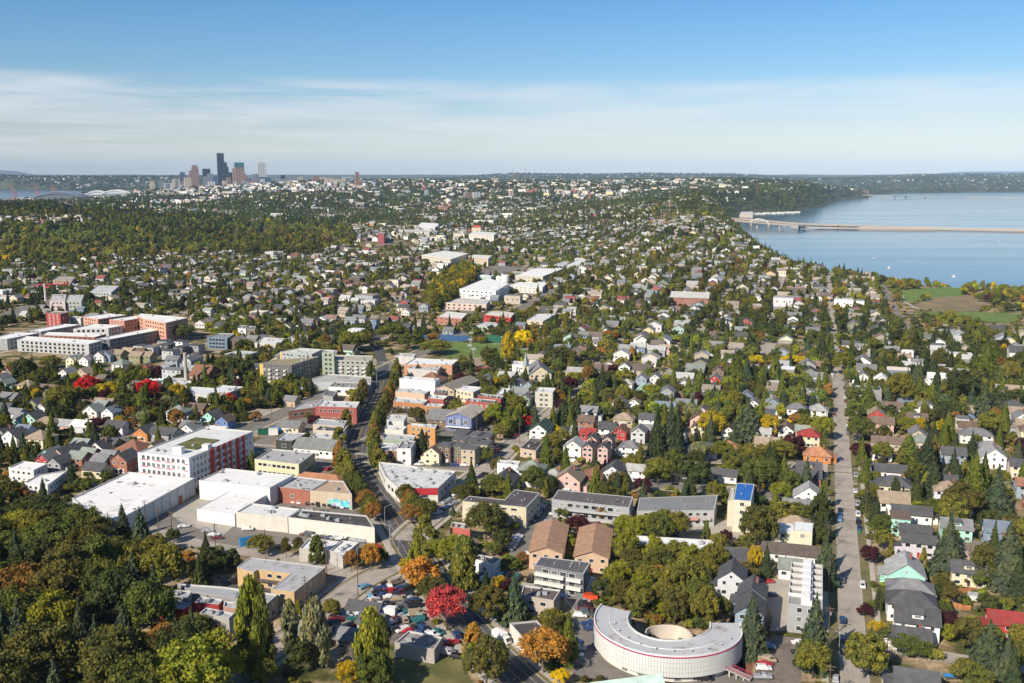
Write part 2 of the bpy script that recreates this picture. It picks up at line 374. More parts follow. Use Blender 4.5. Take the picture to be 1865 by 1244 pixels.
M_ASPH = mat('asphalt_road', (0.20, 0.18, 0.16), var=0.12, scale=0.15, fine=2.5, dirt=((0.13, 0.118, 0.105), 0.6, 0.05, 0.5), rough=0.9)
M_ASPHD = mat('dark_asphalt', (0.085, 0.08, 0.078), var=0.14, scale=0.12, fine=2.5, dirt=((0.13, 0.12, 0.11), 0.5, 0.09, 0.52), rough=0.9)
M_STREET = mat('worn_concrete_street', (0.37, 0.325, 0.275), var=0.14, scale=0.2, fine=3, dirt=((0.21, 0.185, 0.16), 0.75, 0.09, 0.52), rough=0.9)
M_WALK = mat('pavement_concrete', (0.43, 0.385, 0.33), var=0.14, scale=0.3, fine=4)
M_PAINTW = mat('road_paint_white', (0.6, 0.6, 0.58), var=0.2); M_PAINTY = mat('road_paint_yellow', (0.6, 0.42, 0.08), var=0.2)
M_VERGE = mat('dry_verge_grass', (0.20, 0.165, 0.08), var=0.35, scale=0.3, fine=3, dirt=((0.08, 0.10, 0.03), 0.9, 0.15, 0.5))
def road(name, pts, wd, matl, walk=2.2, verge=2.0, dz=0.06, keep=None, line=None, edge=False):
    pts = sample(smooth(pts, 2) if len(pts) > 2 else pts, 10)
    h = wd/2; ROADS.append((np.array(pts), (keep if keep else h+verge+walk)))
    mb = MB(); strip(mb, pts, -h, h, dz); ob(name, mb.mesh(name, [matl]), kind='structure')
    if walk:
        mb = MB()
        for sgn in (-1, 1):
            strip(mb, pts, sgn*(h+verge), sgn*(h+verge+walk), dz+0.12, 0, 0.14)
        ob('pavement', mb.mesh('pavement', [M_WALK]), kind='structure')
        mb = MB()
        for sgn in (-1, 1):
            strip(mb, pts, sgn*h, sgn*(h+0.25), dz+0.13, 0, 0.14)
        ob('kerb', mb.mesh('kerb', [M_CONC]), kind='structure')
        if verge > 0.3:
            mb = MB()
            for sgn in (-1, 1): strip(mb, pts, sgn*(h+0.25), sgn*(h+verge), dz+0.1)
            ob('verge', mb.mesh('verge', [M_VERGE]), kind='structure')
    if line:
        mb = MB()
        for off, wl in line[0]: strip(mb, pts, off-wl/2, off+wl/2, dz+0.02)
        ob('road_marking', mb.mesh('road_marking', [line[1]]), kind='structure')
    if edge:
        mb = MB()
        for s in (-1, 1): strip(mb, pts, s*(h-2.4)-0.05, s*(h-2.4)+0.05, dz+0.02)
        ob('road_marking', mb.mesh('road_marking', [M_PAINTW]), kind='structure')
    return pts
RAINIER = road('main_road', [W(u, v) for u, v in [(1060, 1330), (1010, 1290), (930, 1225), (862, 1150), (823, 1105), (785, 1050), (756, 1008), (738, 978), (722, 950), (701, 920), (674, 884), (652, 850), (647, 822), (655, 790), (666, 766), (680, 740), (692, 714), (700, 690)]],
               10.8, M_ASPHD, walk=2.6, verge=1.6, line=([(-0.12, 0.1), (0.12, 0.1)], M_PAINTY), edge=True, keep=11, dz=0.09)
road('residential_street', [grid(15, 235), grid(16, 700), grid(15.5, 780)], 7.4, M_STREET, walk=1.8, verge=3.4, keep=9.5, dz=0.07)
road('residential_street', [grid(15.5, 780), grid(14, 1000), grid(11, 1450)], 6.5, M_STREET, walk=1.2, verge=1.2, keep=6.5, dz=0.07)
road('upper_avenue', [W(u, v) for u, v in [(700, 692), (698, 668), (691, 640), (686, 620), (680, 600)]], 8, M_ASPHD, walk=0, keep=5.5, dz=0.13)
road('side_street', [W(u, v) for u, v in [(742, 1012), (712, 1034), (675, 1052), (640, 1072), (600, 1105), (560, 1142), (500, 1180), (440, 1225), (360, 1290)]], 9.5, M_STREET, walk=1.8, verge=1.5, keep=9, dz=0.08)
road('side_street', [W(u, v) for u, v in [(650, 1060), (618, 1038), (560, 1022), (470, 1006), (400, 1000), (330, 985), (250, 960)]], 8.5, M_STREET, walk=0, keep=6)
road('diagonal_street', [W(u, v) for u, v in [(740, 985), (760, 962), (792, 938), (818, 910), (847, 884), (880, 860), (919, 822), (960, 790), (1005, 753), (1040, 725), (1085, 690)]], 10, M_STREET, walk=1.8, verge=1.2, keep=8, dz=0.1)
road('cross_street', [grid(-640, 440), grid(-300, 440), grid(-60, 440), grid(60, 440)], 9.5, M_ASPH, walk=1.8, verge=1.0, keep=8, dz=0.05)
road('cross_street', [grid(-110, 490), grid(16, 490), grid(300, 490)], 8, M_STREET, walk=1.5, verge=1.8, keep=8, dz=0.05)
road('lane', [grid(22, 301), grid(75, 297), grid(120, 297)], 7.5, M_STREET, walk=0, keep=6, dz=0.04)
road('avenue', [grid(-302, 300), grid(-302, 900), grid(-300, 1300)], 11, M_ASPH, walk=1.8, verge=1.5, keep=9, dz=0.04)
# minor streets of the grid
AVES = [16+58*k for k in range(-3, 7) if k != 0] + [-360-66*k for k in range(0, 12)] + [-226]
for i, c in enumerate(AVES):
    s0 = 680 if -190 < c < 0 else 500
    if c > 16: s0 = 300 if c < 150 else 430
    if c < -200: s0 = 470
    if c == 74 : s0 = 640
    s1 = 760 if c > 100 else 830 if c > 60 else 1900
    road('back_street', [grid(c, s0), grid(c, (s0+s1)/2), grid(c, s1)], 5.6, M_STREET, walk=1.2 if abs(c) < 260 else 0, verge=1.4, keep=5.5, dz=0.05 if s0 < 600 else 0.12)
for s in (683, 876, 1070, 1300, 1560):
    road('back_street', [grid(-900, s), grid(-200, s), grid(200, s) if s > 700 else grid(300, s), grid(330, s)], 7.5, M_STREET, walk=0, keep=6, dz=0.13)
road('park_road', [G(1660, 612), G(1650, 600), G(1632, 572), G(1612, 540), G(1606, 520)], 11, M_ASPH, walk=0, keep=8, dz=0.16)
road('wide_avenue', [G(-60, 610), G(0, 580), G(60, 560), G(110, 548)], 26, M_ASPH, walk=0, keep=17, dz=0.2)
# ------------------------------------------------------------------ open ground: yards, car parks, fields
OPEN = []
def sheet(name, k, pts, matl, dz=0.03, world=False, keep=True, far=False):
    pw = [(p if world else (GC(k, *p) if far else C(k, *p))) for p in pts]
    pw = ccw(pw)
    zs = [ht(*p) for p in pw] if far else [0]*len(pw)
    if far:    # follow the slope
        P = np.array(pw); x0, y0 = P.min(0); x1, y1 = P.max(0); st = 5.0; X, Y = np.meshgrid(np.arange(x0-st, x1+st, st), np.arange(y0-st, y1+st, st)); inn = sdist(X+st/2, Y+st/2, P)[:-1, :-1] < 1.5
        ii = np.arange(X.size).reshape(X.shape); fq = np.stack([ii[:-1, :-1], ii[:-1, 1:], ii[1:, 1:], ii[1:, :-1]], -1)[inn]
        if len(fq): ob(name, me(name, np.stack([X, Y, HT(X, Y)+dz+0.15], -1).reshape(-1, 3), fq, [matl]), kind='structure')
        if keep: OPEN.append(pw)
        return pw
    o = ob(name, me(name, [(p[0], p[1], z+dz) for p, z in zip(pw, zs)], [list(range(len(pw)))], [matl]), kind='structure')
    if keep: OPEN.append(pw)
    return pw
M_SCRAP = mat('gravel_yard', (0.20, 0.165, 0.14), var=0.2, scale=0.3, fine=4, dirt=((0.10, 0.085, 0.075), 0.7, 0.12, 0.5))
M_PALEC = mat('pale_concrete_yard', (0.40, 0.36, 0.31), var=0.12, scale=0.2, fine=3, dirt=((0.25, 0.22, 0.19), 0.5, 0.1, 0.52))
M_TURF = mat('mown_turf', (0.13, 0.19, 0.04), var=0.18, scale=0.08, fine=2.0)
M_DRYT = mat('dry_field', (0.24, 0.175, 0.095), var=0.25, scale=0.05, fine=1.0, dirt=((0.11, 0.11, 0.045), 0.7, 0.02, 0.53))
M_DRYG = mat('rough_grass', (0.17, 0.155, 0.055), var=0.3, scale=0.12, fine=2.0, dirt=((0.07, 0.09, 0.025), 0.8, 0.08, 0.47))
M_BLUEC = mat('blue_court', (0.05, 0.13, 0.26), var=0.1); M_GREENC = mat('green_court', (0.035, 0.16, 0.085), var=0.1); M_INF = mat('infield_clay', (0.33, 0.24, 0.17), var=0.12)
M_BARKG = mat('bark_mulch', (0.24, 0.105, 0.055), var=0.3, scale=0.4, fine=4)
sheet('car_park', 'O', [(860, 860), (1130, 770), (1560, 625), (1700, 900), (1865, 930), (1865, 1110), (1500, 1130), (1080, 1060), (900, 1000)], M_ASPH)
sheet('yard', 'O', [(1060, 790), (1340, 640), (1560, 625), (1720, 900), (1560, 1030), (1340, 940), (1180, 880)], M_PALEC, 0.05)
sheet('car_park', 'P', [(0, 760), (160, 800), (640, 860), (1400, 950), (1400, 1010), (860, 940), (700, 1000), (0, 1090)], M_ASPH, 0.034)
sheet('car_park', 'P', [(330, 610), (530, 560), (1240, 610), (1330, 720), (770, 680)], M_ASPH, 0.034)
sheet('car_park', 'Q', [(560, 360), (700, 310), (1040, 390), (990, 470), (590, 420)], M_ASPHD, 0.038)
sheet('scrap_yard', 'R', [(0, 830), (150, 640), (400, 390), (520, 320), (640, 330), (760, 420), (850, 600), (900, 770), (1080, 830), (1160, 1050), (900, 1000), (560, 920), (300, 830)], M_SCRAP, 0.03)
sheet('rough_grass_plot', 'R', [(520, 960), (700, 990), (940, 990), (1150, 1070), (1180, 1130), (1250, 1300), (560, 1300), (500, 1100)], M_DRYG, 0.035)
sheet('car_park', 'T', [(580, 880), (700, 560), (800, 470), (900, 300), (1040, 280), (1110, 440), (1060, 520), (850, 780), (800, 900)], M_ASPH, 0.036)
sheet('car_park', 'H', [(1240, 1010), (1265, 905), (1330, 880), (1240, 770), (1415, 790), (1410, 960), (1430, 1060), (1560, 1170), (1865, 1225), (1865, 1260), (1290, 1200), (1290, 1110)], M_ASPH, 0.036)
sheet('car_park', 'H', [(1020, 700), (1310, 735), (1410, 760), (1330, 880), (1250, 800), (1230, 760), (1010, 730)], M_CONC, 0.03)
sheet('car_park', 'I', [(440, 1100), (530, 980), (690, 1000), (680, 1260), (440, 1260)], M_SCRAP, 0.036)
sheet('car_park', 'I', [(0, 1180), (260, 1180), (440, 1210), (440, 1260), (0, 1260)], M_ASPH, 0.04)
sheet('concrete_lane', 'I', [(440, 680), (620, 685), (612, 900), (690, 960), (515, 960), (530, 880)], M_PALEC, 0.045)
sheet('mulch_strip', 'I', [(250, 770), (345, 780), (345, 920), (270, 1000), (440, 1100), (400, 1260), (230, 1230), (380, 1060), (300, 900)], M_BARKG, 0.028)
sheet('gravel_drive', 'I', [(0, 380), (260, 375), (300, 370), (430, 385), (330, 500), (200, 440), (0, 420)], M_PALEC, 0.03)
sheet('car_park', 'P', [(780, 300), (900, 190), (1040, 180), (1040, 300), (1000, 400), (840, 330)], M_ASPH, 0.034)
sheet('car_park', 'N', [(590, 1090), (850, 950), (880, 860), (1090, 800), (1190, 850), (1190, 990), (840, 1000), (790, 1130), (600, 1150)], M_ASPH, 0.034)
sheet('car_park', 'N', [(470, 930), (620, 760), (960, 740), (1180, 810), (880, 850), (720, 940), (600, 1020)], M_STREET, 0.03)
sheet('car_park', 'S', [(360, 1040), (560, 1030), (1000, 1040), (980, 1080), (820, 1100), (340, 1085)], M_ASPH, 0.034)
sheet('rough_grass_plot', 'S', [(540, 1105), (950, 1090), (820, 1180), (700, 1150)], M_DRYG, 0.04)
sheet('car_park', 'S', [(600, 760), (700, 700), (1300, 700), (1320, 760), (1100, 800), (650, 800)], M_ASPH, 0.034)
sheet('car_park', 'S', [(1400, 510), (1620, 500), (1640, 560), (1520, 640), (1400, 560)], M_ASPH, 0.034)
sheet('sports_field', 'E', [(560, 240), (600, 180), (790, 190), (940, 205), (1060, 235), (1000, 275), (860, 285), (660, 275)], M_TURF, 0.1, far=True)
sheet('infield', 'E', [(660, 272), (800, 268), (850, 290), (840, 318), (740, 310), (650, 290)], M_INF, 0.14, far=True)
sheet('tennis_court', 'E', [(470, 160), (530, 142), (760, 155), (740, 180), (560, 178)], M_BLUEC, 0.12, far=True)
sheet('tennis_court', 'E', [(790, 165), (850, 145), (925, 155), (915, 190), (830, 185)], M_GREENC, 0.12, far=True)
sheet('running_track', 'E', [(745, 312), (840, 325), (840, 333), (745, 322)], mat('red_track', (0.3, 0.05, 0.04)), 0.16, far=True)
sheet('park_meadow', 'C', [(1180, 760), (1240, 722), (1420, 712), (1560, 715), (1530, 760), (1380, 775), (1230, 790)], M_TURF, 0.1, far=True)
sheet('dry_meadow', 'C', [(1290, 800), (1420, 765), (1600, 755), (1650, 800), (1620, 838), (1450, 835), (1340, 830)], M_DRYT, 0.12, far=True)
sheet('park_meadow', 'C', [(1300, 845), (1450, 835), (1620, 842), (1830, 850), (1810, 900), (1500, 880), (1330, 865)], M_TURF, 0.14, far=True)
sheet('synthetic_pitch', 'D', [(440, 235), (520, 205), (560, 200), (520, 245), (490, 258)], M_GREENC, 0.2, far=True)
sheet('synthetic_pitch', 'C', [(1480, 1030), (1500, 1012), (1620, 1020), (1600, 1048)], M_GREENC, 0.2, far=True)
sheet('dry_lot', 'C', [(0, 780), (190, 775), (150, 830), (0, 840)], M_SCRAP, 0.2, far=True)
sheet('car_park', 'B', [(600, 830), (640, 805), (840, 800), (760, 850), (640, 850)], M_ASPH, 0.2, far=True)
sheet('car_park', 'B', [(760, 650), (860, 600), (1050, 605), (980, 660), (880, 650)], M_ASPH, 0.2, far=True)
sheet('parking_plot', 'F', [(440, 90), (560, 60), (590, 130), (480, 150), (430, 130)], M_STREET, 0.12, far=True)
# gravel paths in the park
for pts in ([(1170, 735), (1230, 755), (1200, 775), (1260, 800), (1300, 830), (1360, 820), (1420, 838), (1620, 845), (1800, 862)], ):
    road('footpath', [GC('C', *p) for p in pts], 3, M_WALK, walk=0, keep=3, dz=0.25)
# ------------------------------------------------------------------ tree prototypes (height 1, width 1)
def rnd_dirs(n, r): 
    d = r.normal(size=(n, 3)); return d/np.linalg.norm(d, axis=1, keepdims=True)
def cards(cen, nor, size, r):
    n = len(cen); t = np.cross(nor, r.normal(size=(n, 3))); t /= np.linalg.norm(t, axis=1, keepdims=True)+1e-9
    b = np.cross(nor, t); s = (size*(0.7+0.6*r.random(n)))[:, None]
    a = 0.55+0.3*r.random(n)[:, None]
    v = np.stack([cen-t*s, cen-b*s*a, cen+t*s, cen+b*s*a], 1)
    return v.reshape(-1, 3)
ICO = None
def ico():
    global ICO
    if ICO is None:
        bm = bmesh.new(); bmesh.ops.create_icosphere(bm, subdivisions=1, radius=1)
        ICO = (np.array([v.co[:] for v in bm.verts]), np.array([[v.index for v in f.verts] for f in bm.faces])); bm.free()
    return ICO
def crown_mesh(name, lobes, per, size, r, matl, aspect, centre, core=0.72, up=0.0):
    """lobes: list of (centre, radii). leaves sit on each lobe's skin, an inner body keeps the crown from being a veil"""
    V = []; F4 = []; off = 0
    for c, rad in lobes:
        c = np.array(c); rad = np.array(rad)
        d = rnd_dirs(int(per*1.5), r); out = c-np.array(centre); out = out/(np.linalg.norm(out)+1e-6)
        keep = (d@out > -0.35); d = d[keep][:per]
        p = c + d*rad*(0.72+0.62*r.random((len(d), 1))**1.7)
        nr = d + 0.65*r.normal(size=d.shape) + np.array([0, 0, up]); nr /= np.linalg.norm(nr, axis=1, keepdims=True)
        V.append(cards(p, nr, np.full(len(d), size), r))
    V = np.concatenate(V); nq = len(V)//4; F4 = np.arange(nq*4).reshape(-1, 4)
    iv, fi = ico(); cv = []; cf = []; o = len(V)
    for c, rad in lobes:
        jit = 1+0.25*r.normal(size=(len(iv), 1))
        cv.append(np.array(c)+iv*np.array(rad)*core*jit); cf.append(fi+o); o += len(iv)
    cv = np.concatenate(cv); cf = np.concatenate(cf)
    verts = np.concatenate([V, cv]); m = bpy.data.meshes.new(name)
    nl = nq*4+len(cf)*3
    m.vertices.add(len(verts)); m.vertices.foreach_set('co', verts.astype(np.float32).ravel())
    m.loops.add(nl); m.polygons.add(nq+len(cf))
    m.loops.foreach_set('vertex_index', np.concatenate([F4.ravel(), cf.ravel()]).astype(np.int32))
    m.polygons.foreach_set('loop_start', np.concatenate([np.arange(nq)*4, nq*4+np.arange(len(cf))*3]).astype(np.int32))
    m.update(calc_edges=True); m.materials.append(matl); return m
def lobes_broad(r, n, lo=0.2, flat=1.0, rr=(0.13, 0.21)):
    L = []; cz = (1+lo)/2; hz = (1-lo)/2
    for i in range(n):
        d = rnd_dirs(1, r)[0]
        if d[2] < -0.5: d[2] *= -0.6
        q = rr[0]+(rr[1]-rr[0])*r.random(); k = 0.5-q*0.85
        k *= (0.85+0.2*r.random()) if r.random() < 0.75 else 0.45
        L.append(((d[0]*k, d[1]*k, cz+d[2]*(hz-q*0.8)*(k/(0.5-q*0.85))), (q, q, q*0.85*flat)))
    return L
def proto_broad(name, seed, n=30, per=120, size=0.034, lo=0.16, matl=None, rr=(0.12, 0.2), core=0.72):
    r = np.random.default_rng(seed); return crown_mesh(name, lobes_broad(r, n, lo, rr=rr), per, size, r, matl or M_LEAF, 1, (0, 0, 0.5), core)
def proto_column(name, seed, n=34, per=110, size=0.05, matl=None, lo=0.05):
    r = np.random.default_rng(seed); L = []
    for i in range(n):
        z = lo+0.08+(0.88-lo)*((i+0.5)/n); env = 0.5*min(1, (z-lo)/0.18+0.35)*max(0.12, (1-((z-0.35)/0.72)**2 if z > 0.35 else 1))
        a = r.random()*6.28; q = 0.16*(0.7+0.5*r.random()); k = max(0, env-q*0.7)
        L.append(((k*math.cos(a), k*math.sin(a), z), (q, q, 0.075+0.03*r.random())))
    return crown_mesh(name, L, per, size, r, matl or M_LEAF, 1, (0, 0, 0.45), 0.7, 0.1)
def proto_fir(name, seed, levels=17, per=6, size=0.055, matl=None, droop=0.12, power=0.9, full=0.5):
    r = np.random.default_rng(seed); P = []; NR = []
    for l in range(levels):
        t = l/(levels-1); z0 = 0.10+0.87*t**0.93; Rr = full*(1-t)**power*(0.86+0.28*r.random())+0.02
        nb = max(5, int(15*(1-t)+5))
        for b in range(nb):
            a = 6.283*(b+r.random()*0.8)/nb; L = Rr*(0.72+0.4*r.random())
            k = max(2, int(per*2*L/0.5+2))
            for j in range(k):
                u = (j+0.6*r.random())/k; rad = L*(0.15+0.85*u)
                for s in range(2):
                    side = (r.random()-0.5)*0.16*L*2*(1.1-u*0.6)
                    P.append((rad*math.cos(a)-side*math.sin(a), rad*math.sin(a)+side*math.cos(a), z0-droop*rad*0.9+0.02*r.normal()))
                    NR.append((0.45*math.cos(a)+0.35*r.normal(), 0.45*math.sin(a)+0.35*r.normal(), 0.8))
    P = np.array(P); NR = np.array(NR); NR /= np.linalg.norm(NR, axis=1, keepdims=True)
    V = cards(P, NR, np.full(len(P), size)*(0.6+0.8*(1-P[:, 2])), r); nq = len(P)
    # inner body: rough cone
    n = 9; cv = []; cf = []; o = len(V)
    for j in range(7):
        t = j/6; z = 0.09+0.86*t; q = (full*0.62)*(1-t)**power+0.008
        for i in range(n): a = 6.283*i/n+j*0.3; k = q*(0.8+0.45*r.random()); cv.append((k*math.cos(a), k*math.sin(a), z))
    F = [(o+j*n+i, o+j*n+(i+1) % n, o+(j+1)*n+(i+1) % n, o+(j+1)*n+i) for j in range(6) for i in range(n)]
    F4 = np.concatenate([np.arange(nq*4).reshape(-1, 4), np.array(F)])
    return me(name, np.concatenate([V, np.array(cv)]), F4, [matl or M_LEAF])
def proto_bare(name, seed):
    r = np.random.default_rng(seed); mb = MB()
    def br(p, d, L, rad, lv):
        q = p + d*L; mb.tube(p, q, rad, rad*0.55, 4)
        if lv == 0: return
        for k in range(5):
            nd = Vector((d.x+r.normal()*0.55, d.y+r.normal()*0.55, d.z+0.1+r.normal()*0.3)).normalized()
            br(p+d*L*(0.35+0.13*k), nd, L*0.62, rad*0.5, lv-1)
    for a in range(5):
        br(Vector((0, 0, 0.06)), Vector((math.cos(a*1.26)*0.45, math.sin(a*1.26)*0.45, 1)).normalized(), 0.42, 0.02, 3)
    return mb.mesh(name, [mat('grey_twigs', (0.26, 0.23, 0.2))])
def trunk_mesh(name, top=0.55, rad=0.028, seed=1, limbs=5):
    r = random.Random(seed); mb = MB()
    mb.tube((0, 0, -0.06), (0, 0, top*0.55), rad, rad*0.75, 7); mb.tube((0, 0, top*0.55), (0.01, 0, top), rad*0.75, rad*0.35, 6)
    for i in range(limbs):
        a = i*1.3+r.random(); mb.tube((0, 0, top*(0.45+0.1*i)), (0.3*math.cos(a), 0.3*math.sin(a), top*(0.75+0.13*i)), rad*0.45, rad*0.15, 5)
    return mb.mesh(name, [M_BARK])
BROAD = [proto_broad('crown', 10+i, n=60+6*(i % 3), per=82, size=0.024, lo=0.08+0.04*(i % 3), rr=(0.06, 0.15), core=0.6) for i in range(6)]
ROUND = [proto_broad('crown', 40+i, n=44, per=95, size=0.026, lo=0.06, rr=(0.09, 0.14), core=0.8) for i in range(2)]
COLUMN = [proto_column('crown', 60+i) for i in range(3)]
FIR = [proto_fir('crown', 80+i, power=0.8+0.12*i) for i in range(3)]
CEDAR = [proto_fir('crown', 90+i, levels=24, per=5, size=0.05, droop=0.45, power=0.6+0.1*i, full=0.5) for i in range(2)]
SHRUB = [proto_broad('foliage', 100+i, n=12, per=60, size=0.06, lo=0.0, rr=(0.2, 0.28), core=0.8) for i in range(2)]
BARE = [proto_bare('crown', 3)]
TRUNK = trunk_mesh('trunk'); TRUNKF = trunk_mesh('trunk', 0.93, 0.02, limbs=0)
KINDS_T = dict(broad=(BROAD, TRUNK), round=(ROUND, TRUNK), column=(COLUMN, TRUNKF), fir=(FIR, TRUNKF), cedar=(CEDAR, TRUNKF), bare=(BARE, None))
TC = dict(green=(0.072, 0.086, 0.024), olive=(0.112, 0.112, 0.026), dark=(0.042, 0.053, 0.021), darkolive=(0.072, 0.070, 0.023), lime=(0.135, 0.145, 0.022), gold=(0.26, 0.20, 0.016),
          yellow=(0.42, 0.32, 0.015), orange=(0.29, 0.155, 0.035), rust=(0.17, 0.095, 0.03), red=(0.33, 0.022, 0.025), pink=(0.33, 0.05, 0.06), purple=(0.042, 0.014, 0.020), fir=(0.032, 0.044, 0.024), bluefir=(0.046, 0.062, 0.040), pale=(0.15, 0.165, 0.095), cedar=(0.075, 0.092, 0.02), grey=(0.2, 0.18, 0.16))
TW = dict(green='green', olive='olive green', dark='dark green', darkolive='dark olive', lime='yellow-green', gold='golden', yellow='bright yellow', orange='orange', rust='rusty brown', red='bright red', pink='vivid red', purple='dark purple', fir='dark', bluefir='blue-green', pale='pale grey-green', cedar='olive', grey='bare grey')
TN = dict(broad=('broadleaf_tree', 'broadleaf tree'), round=('round_tree', 'dense rounded tree'), column=('columnar_tree', 'tall narrow tree'), fir=('fir_tree', 'fir tree'), cedar=('cedar_tree', 'shaggy conifer'), bare=('leafless_tree', 'leafless tree'))
TREES = []  # placed trees: x, y, radius
tcount = {}
def tree(x, y, hgt, wid, kind, col, z=None, seed=None, force=False):
    name, word = TN[kind]; z = ht(x, y) if z is None else z
    protos, tr = KINDS_T[kind]; i = random.randrange(len(protos)) if seed is None else seed % len(protos)
    c = TC[col]; j = 1.02+0.26*random.random(); jj = 0.93+0.14*random.random()
    root = bpy.data.objects.new(name, None); COL.objects.link(root); root.location = (x, y, z); root.rotation_euler = (0, 0, random.random()*6.28); root.empty_display_size = 0.5
    ob('crown', protos[i], root, scl=(wid, wid, hgt), color=(c[0]*j*jj, c[1]*j, c[2]*j))
    if tr: ob('trunk', tr, root, scl=(min(wid, hgt)*0.9, min(wid, hgt)*0.9, hgt) if tr is TRUNK else (hgt*.7, hgt*.7, hgt))
    TREES.append((x, y, wid/2)); tcount[name] = tcount.get(name, 0)+1
    sz = 'tall ' if hgt > 17 and kind not in ('column',) else ('small ' if hgt < 7 else '')
    auto(root, f"{sz}{TW[col]} {word}" if kind != 'bare' else f'{sz}leafless grey tree', x, y, 'tree', word+'s about the town')
    return root
def ptree(k, x, ytop, ybot, wpx, kind, col, **kw):
    ox, oy, s = CR[k]; u, vt, vb = ox+x/s, oy+ytop/s, oy+ybot/s
    px_, py_ = G(u, vb) if vb < 760 else W(u, vb)
    z0 = ht(px_, py_)
    d = ray(u, vt); z1 = CAMH + py_*d[2]/d[1]
    wid = wpx/s/ppm(px_, py_, z0)*(1.17 if kind in ('broad', 'round') else 1.05)
    # the foot seen in the photograph is the near edge of the crown: set the stem half a crown back
    return tree(px_, py_+wid*0.3, max(2.5, z1-z0), max(1.5, wid), kind, col, z0, **kw)
# ------------------------------------------------------------------ masses of trees and shrubs: real geometry, one object each, kind stuff
PROTO_COL = bpy.data.collections.new('crown_prototypes')
def addp(m, nm):
    o = bpy.data.objects.new(nm, m); PROTO_COL.objects.link(o)
def leafi(fn, *a, **k): return fn(*a, matl=M_LEAFI, **k)
MID = [leafi(proto_broad, 'm', 210+i, n=20, per=46, size=0.055, lo=0.05, core=0.8) for i in range(4)] + [leafi(proto_fir, 'm', 220+i, levels=12, per=3, size=0.09) for i in range(2)] + [leafi(proto_column, 'm', 230, n=20, per=40, size=0.08)]
LOW = [leafi(proto_broad, 'l', 310+i, n=9, per=26, size=0.11, lo=0.0, rr=(0.2, 0.3), core=0.85) for i in range(3)] + [leafi(proto_fir, 'l', 320, levels=7, per=2, size=0.15)] 
TINY = [leafi(proto_broad, 't', 410+i, n=5, per=7, size=0.2, lo=0.0, rr=(0.27, 0.36), core=0.9) for i in range(2)] + [leafi(proto_fir, 't', 420, levels=4, per=1, size=0.22)]
for k, m in enumerate(MID+LOW+TINY): addp(m, 'p%02d' % k)      # 0-3 broad, 4-5 fir, 6 column | 7-9 broad, 10 fir | 11-12 broad, 13 fir
def gn_group():
    g = bpy.data.node_groups.new('scatter', 'GeometryNodeTree')
    g.interface.new_socket('Geometry', in_out='INPUT', socket_type='NodeSocketGeometry'); g.interface.new_socket('Geometry', in_out='OUTPUT', socket_type='NodeSocketGeometry')
    gi = g.nodes.new('NodeGroupInput'); go = g.nodes.new('NodeGroupOutput')
    ci = g.nodes.new('GeometryNodeCollectionInfo'); ci.inputs['Collection'].default_value = PROTO_COL; ci.inputs['Separate Children'].default_value = True; ci.inputs['Reset Children'].default_value = True
    ip = g.nodes.new('GeometryNodeInstanceOnPoints'); ip.inputs['Pick Instance'].default_value = True
    def na(nm, ty):
        n = g.nodes.new('GeometryNodeInputNamedAttribute'); n.data_type = ty; n.inputs[0].default_value = nm; return n.outputs[0]
    g.links.new(gi.outputs[0], ip.inputs['Points']); g.links.new(ci.outputs[0], ip.inputs['Instance'])
    g.links.new(na('pick', 'INT'), ip.inputs['Instance Index'])
    er = g.nodes.new('ShaderNodeCombineXYZ'); g.links.new(na('turn', 'FLOAT'), er.inputs[2]); 
    g.links.new(er.outputs[0], ip.inputs['Rotation']); g.links.new(na('size', 'FLOAT_VECTOR'), ip.inputs['Scale'])
    g.links.new(ip.outputs[0], go.inputs[0]); return g
GN = gn_group()
def scatter(name, P, pick, size, tint, label=None):
    n = len(P); m = bpy.data.meshes.new(name); m.vertices.add(n); m.vertices.foreach_set('co', np.asarray(P, np.float32).ravel())
    a = m.attributes.new('pick', 'INT', 'POINT'); a.data.foreach_set('value', np.asarray(pick, np.int32))
    a = m.attributes.new('turn', 'FLOAT', 'POINT'); a.data.foreach_set('value', rng.random(n).astype(np.float32)*6.28)
    a = m.attributes.new('size', 'FLOAT_VECTOR', 'POINT'); a.data.foreach_set('vector', np.asarray(size, np.float32).ravel())
    a = m.attributes.new('tint', 'FLOAT_COLOR', 'POINT'); a.data.foreach_set('color', np.concatenate([tint, np.ones((n, 1))], 1).astype(np.float32).ravel())
    o = ob(name, m, kind='stuff'); md = o.modifiers.new('scatter', 'NODES'); md.node_group = GN
    if label: o['label'] = label
    return o
PAL = np.array([TC[c] for c in ('green', 'olive', 'darkolive', 'dark', 'fir', 'cedar', 'lime', 'rust', 'gold', 'orange', 'purple', 'bluefir')])
def tints(n, p):
    p = np.array(p, float); p /= p.sum(); c = PAL[rng.choice(len(PAL), n, p=p)]
    return c*np.array([1.0, 1.0, .95])*(0.92+0.5*rng.random((n, 1)))*(0.93+0.14*rng.random((n, 3)))
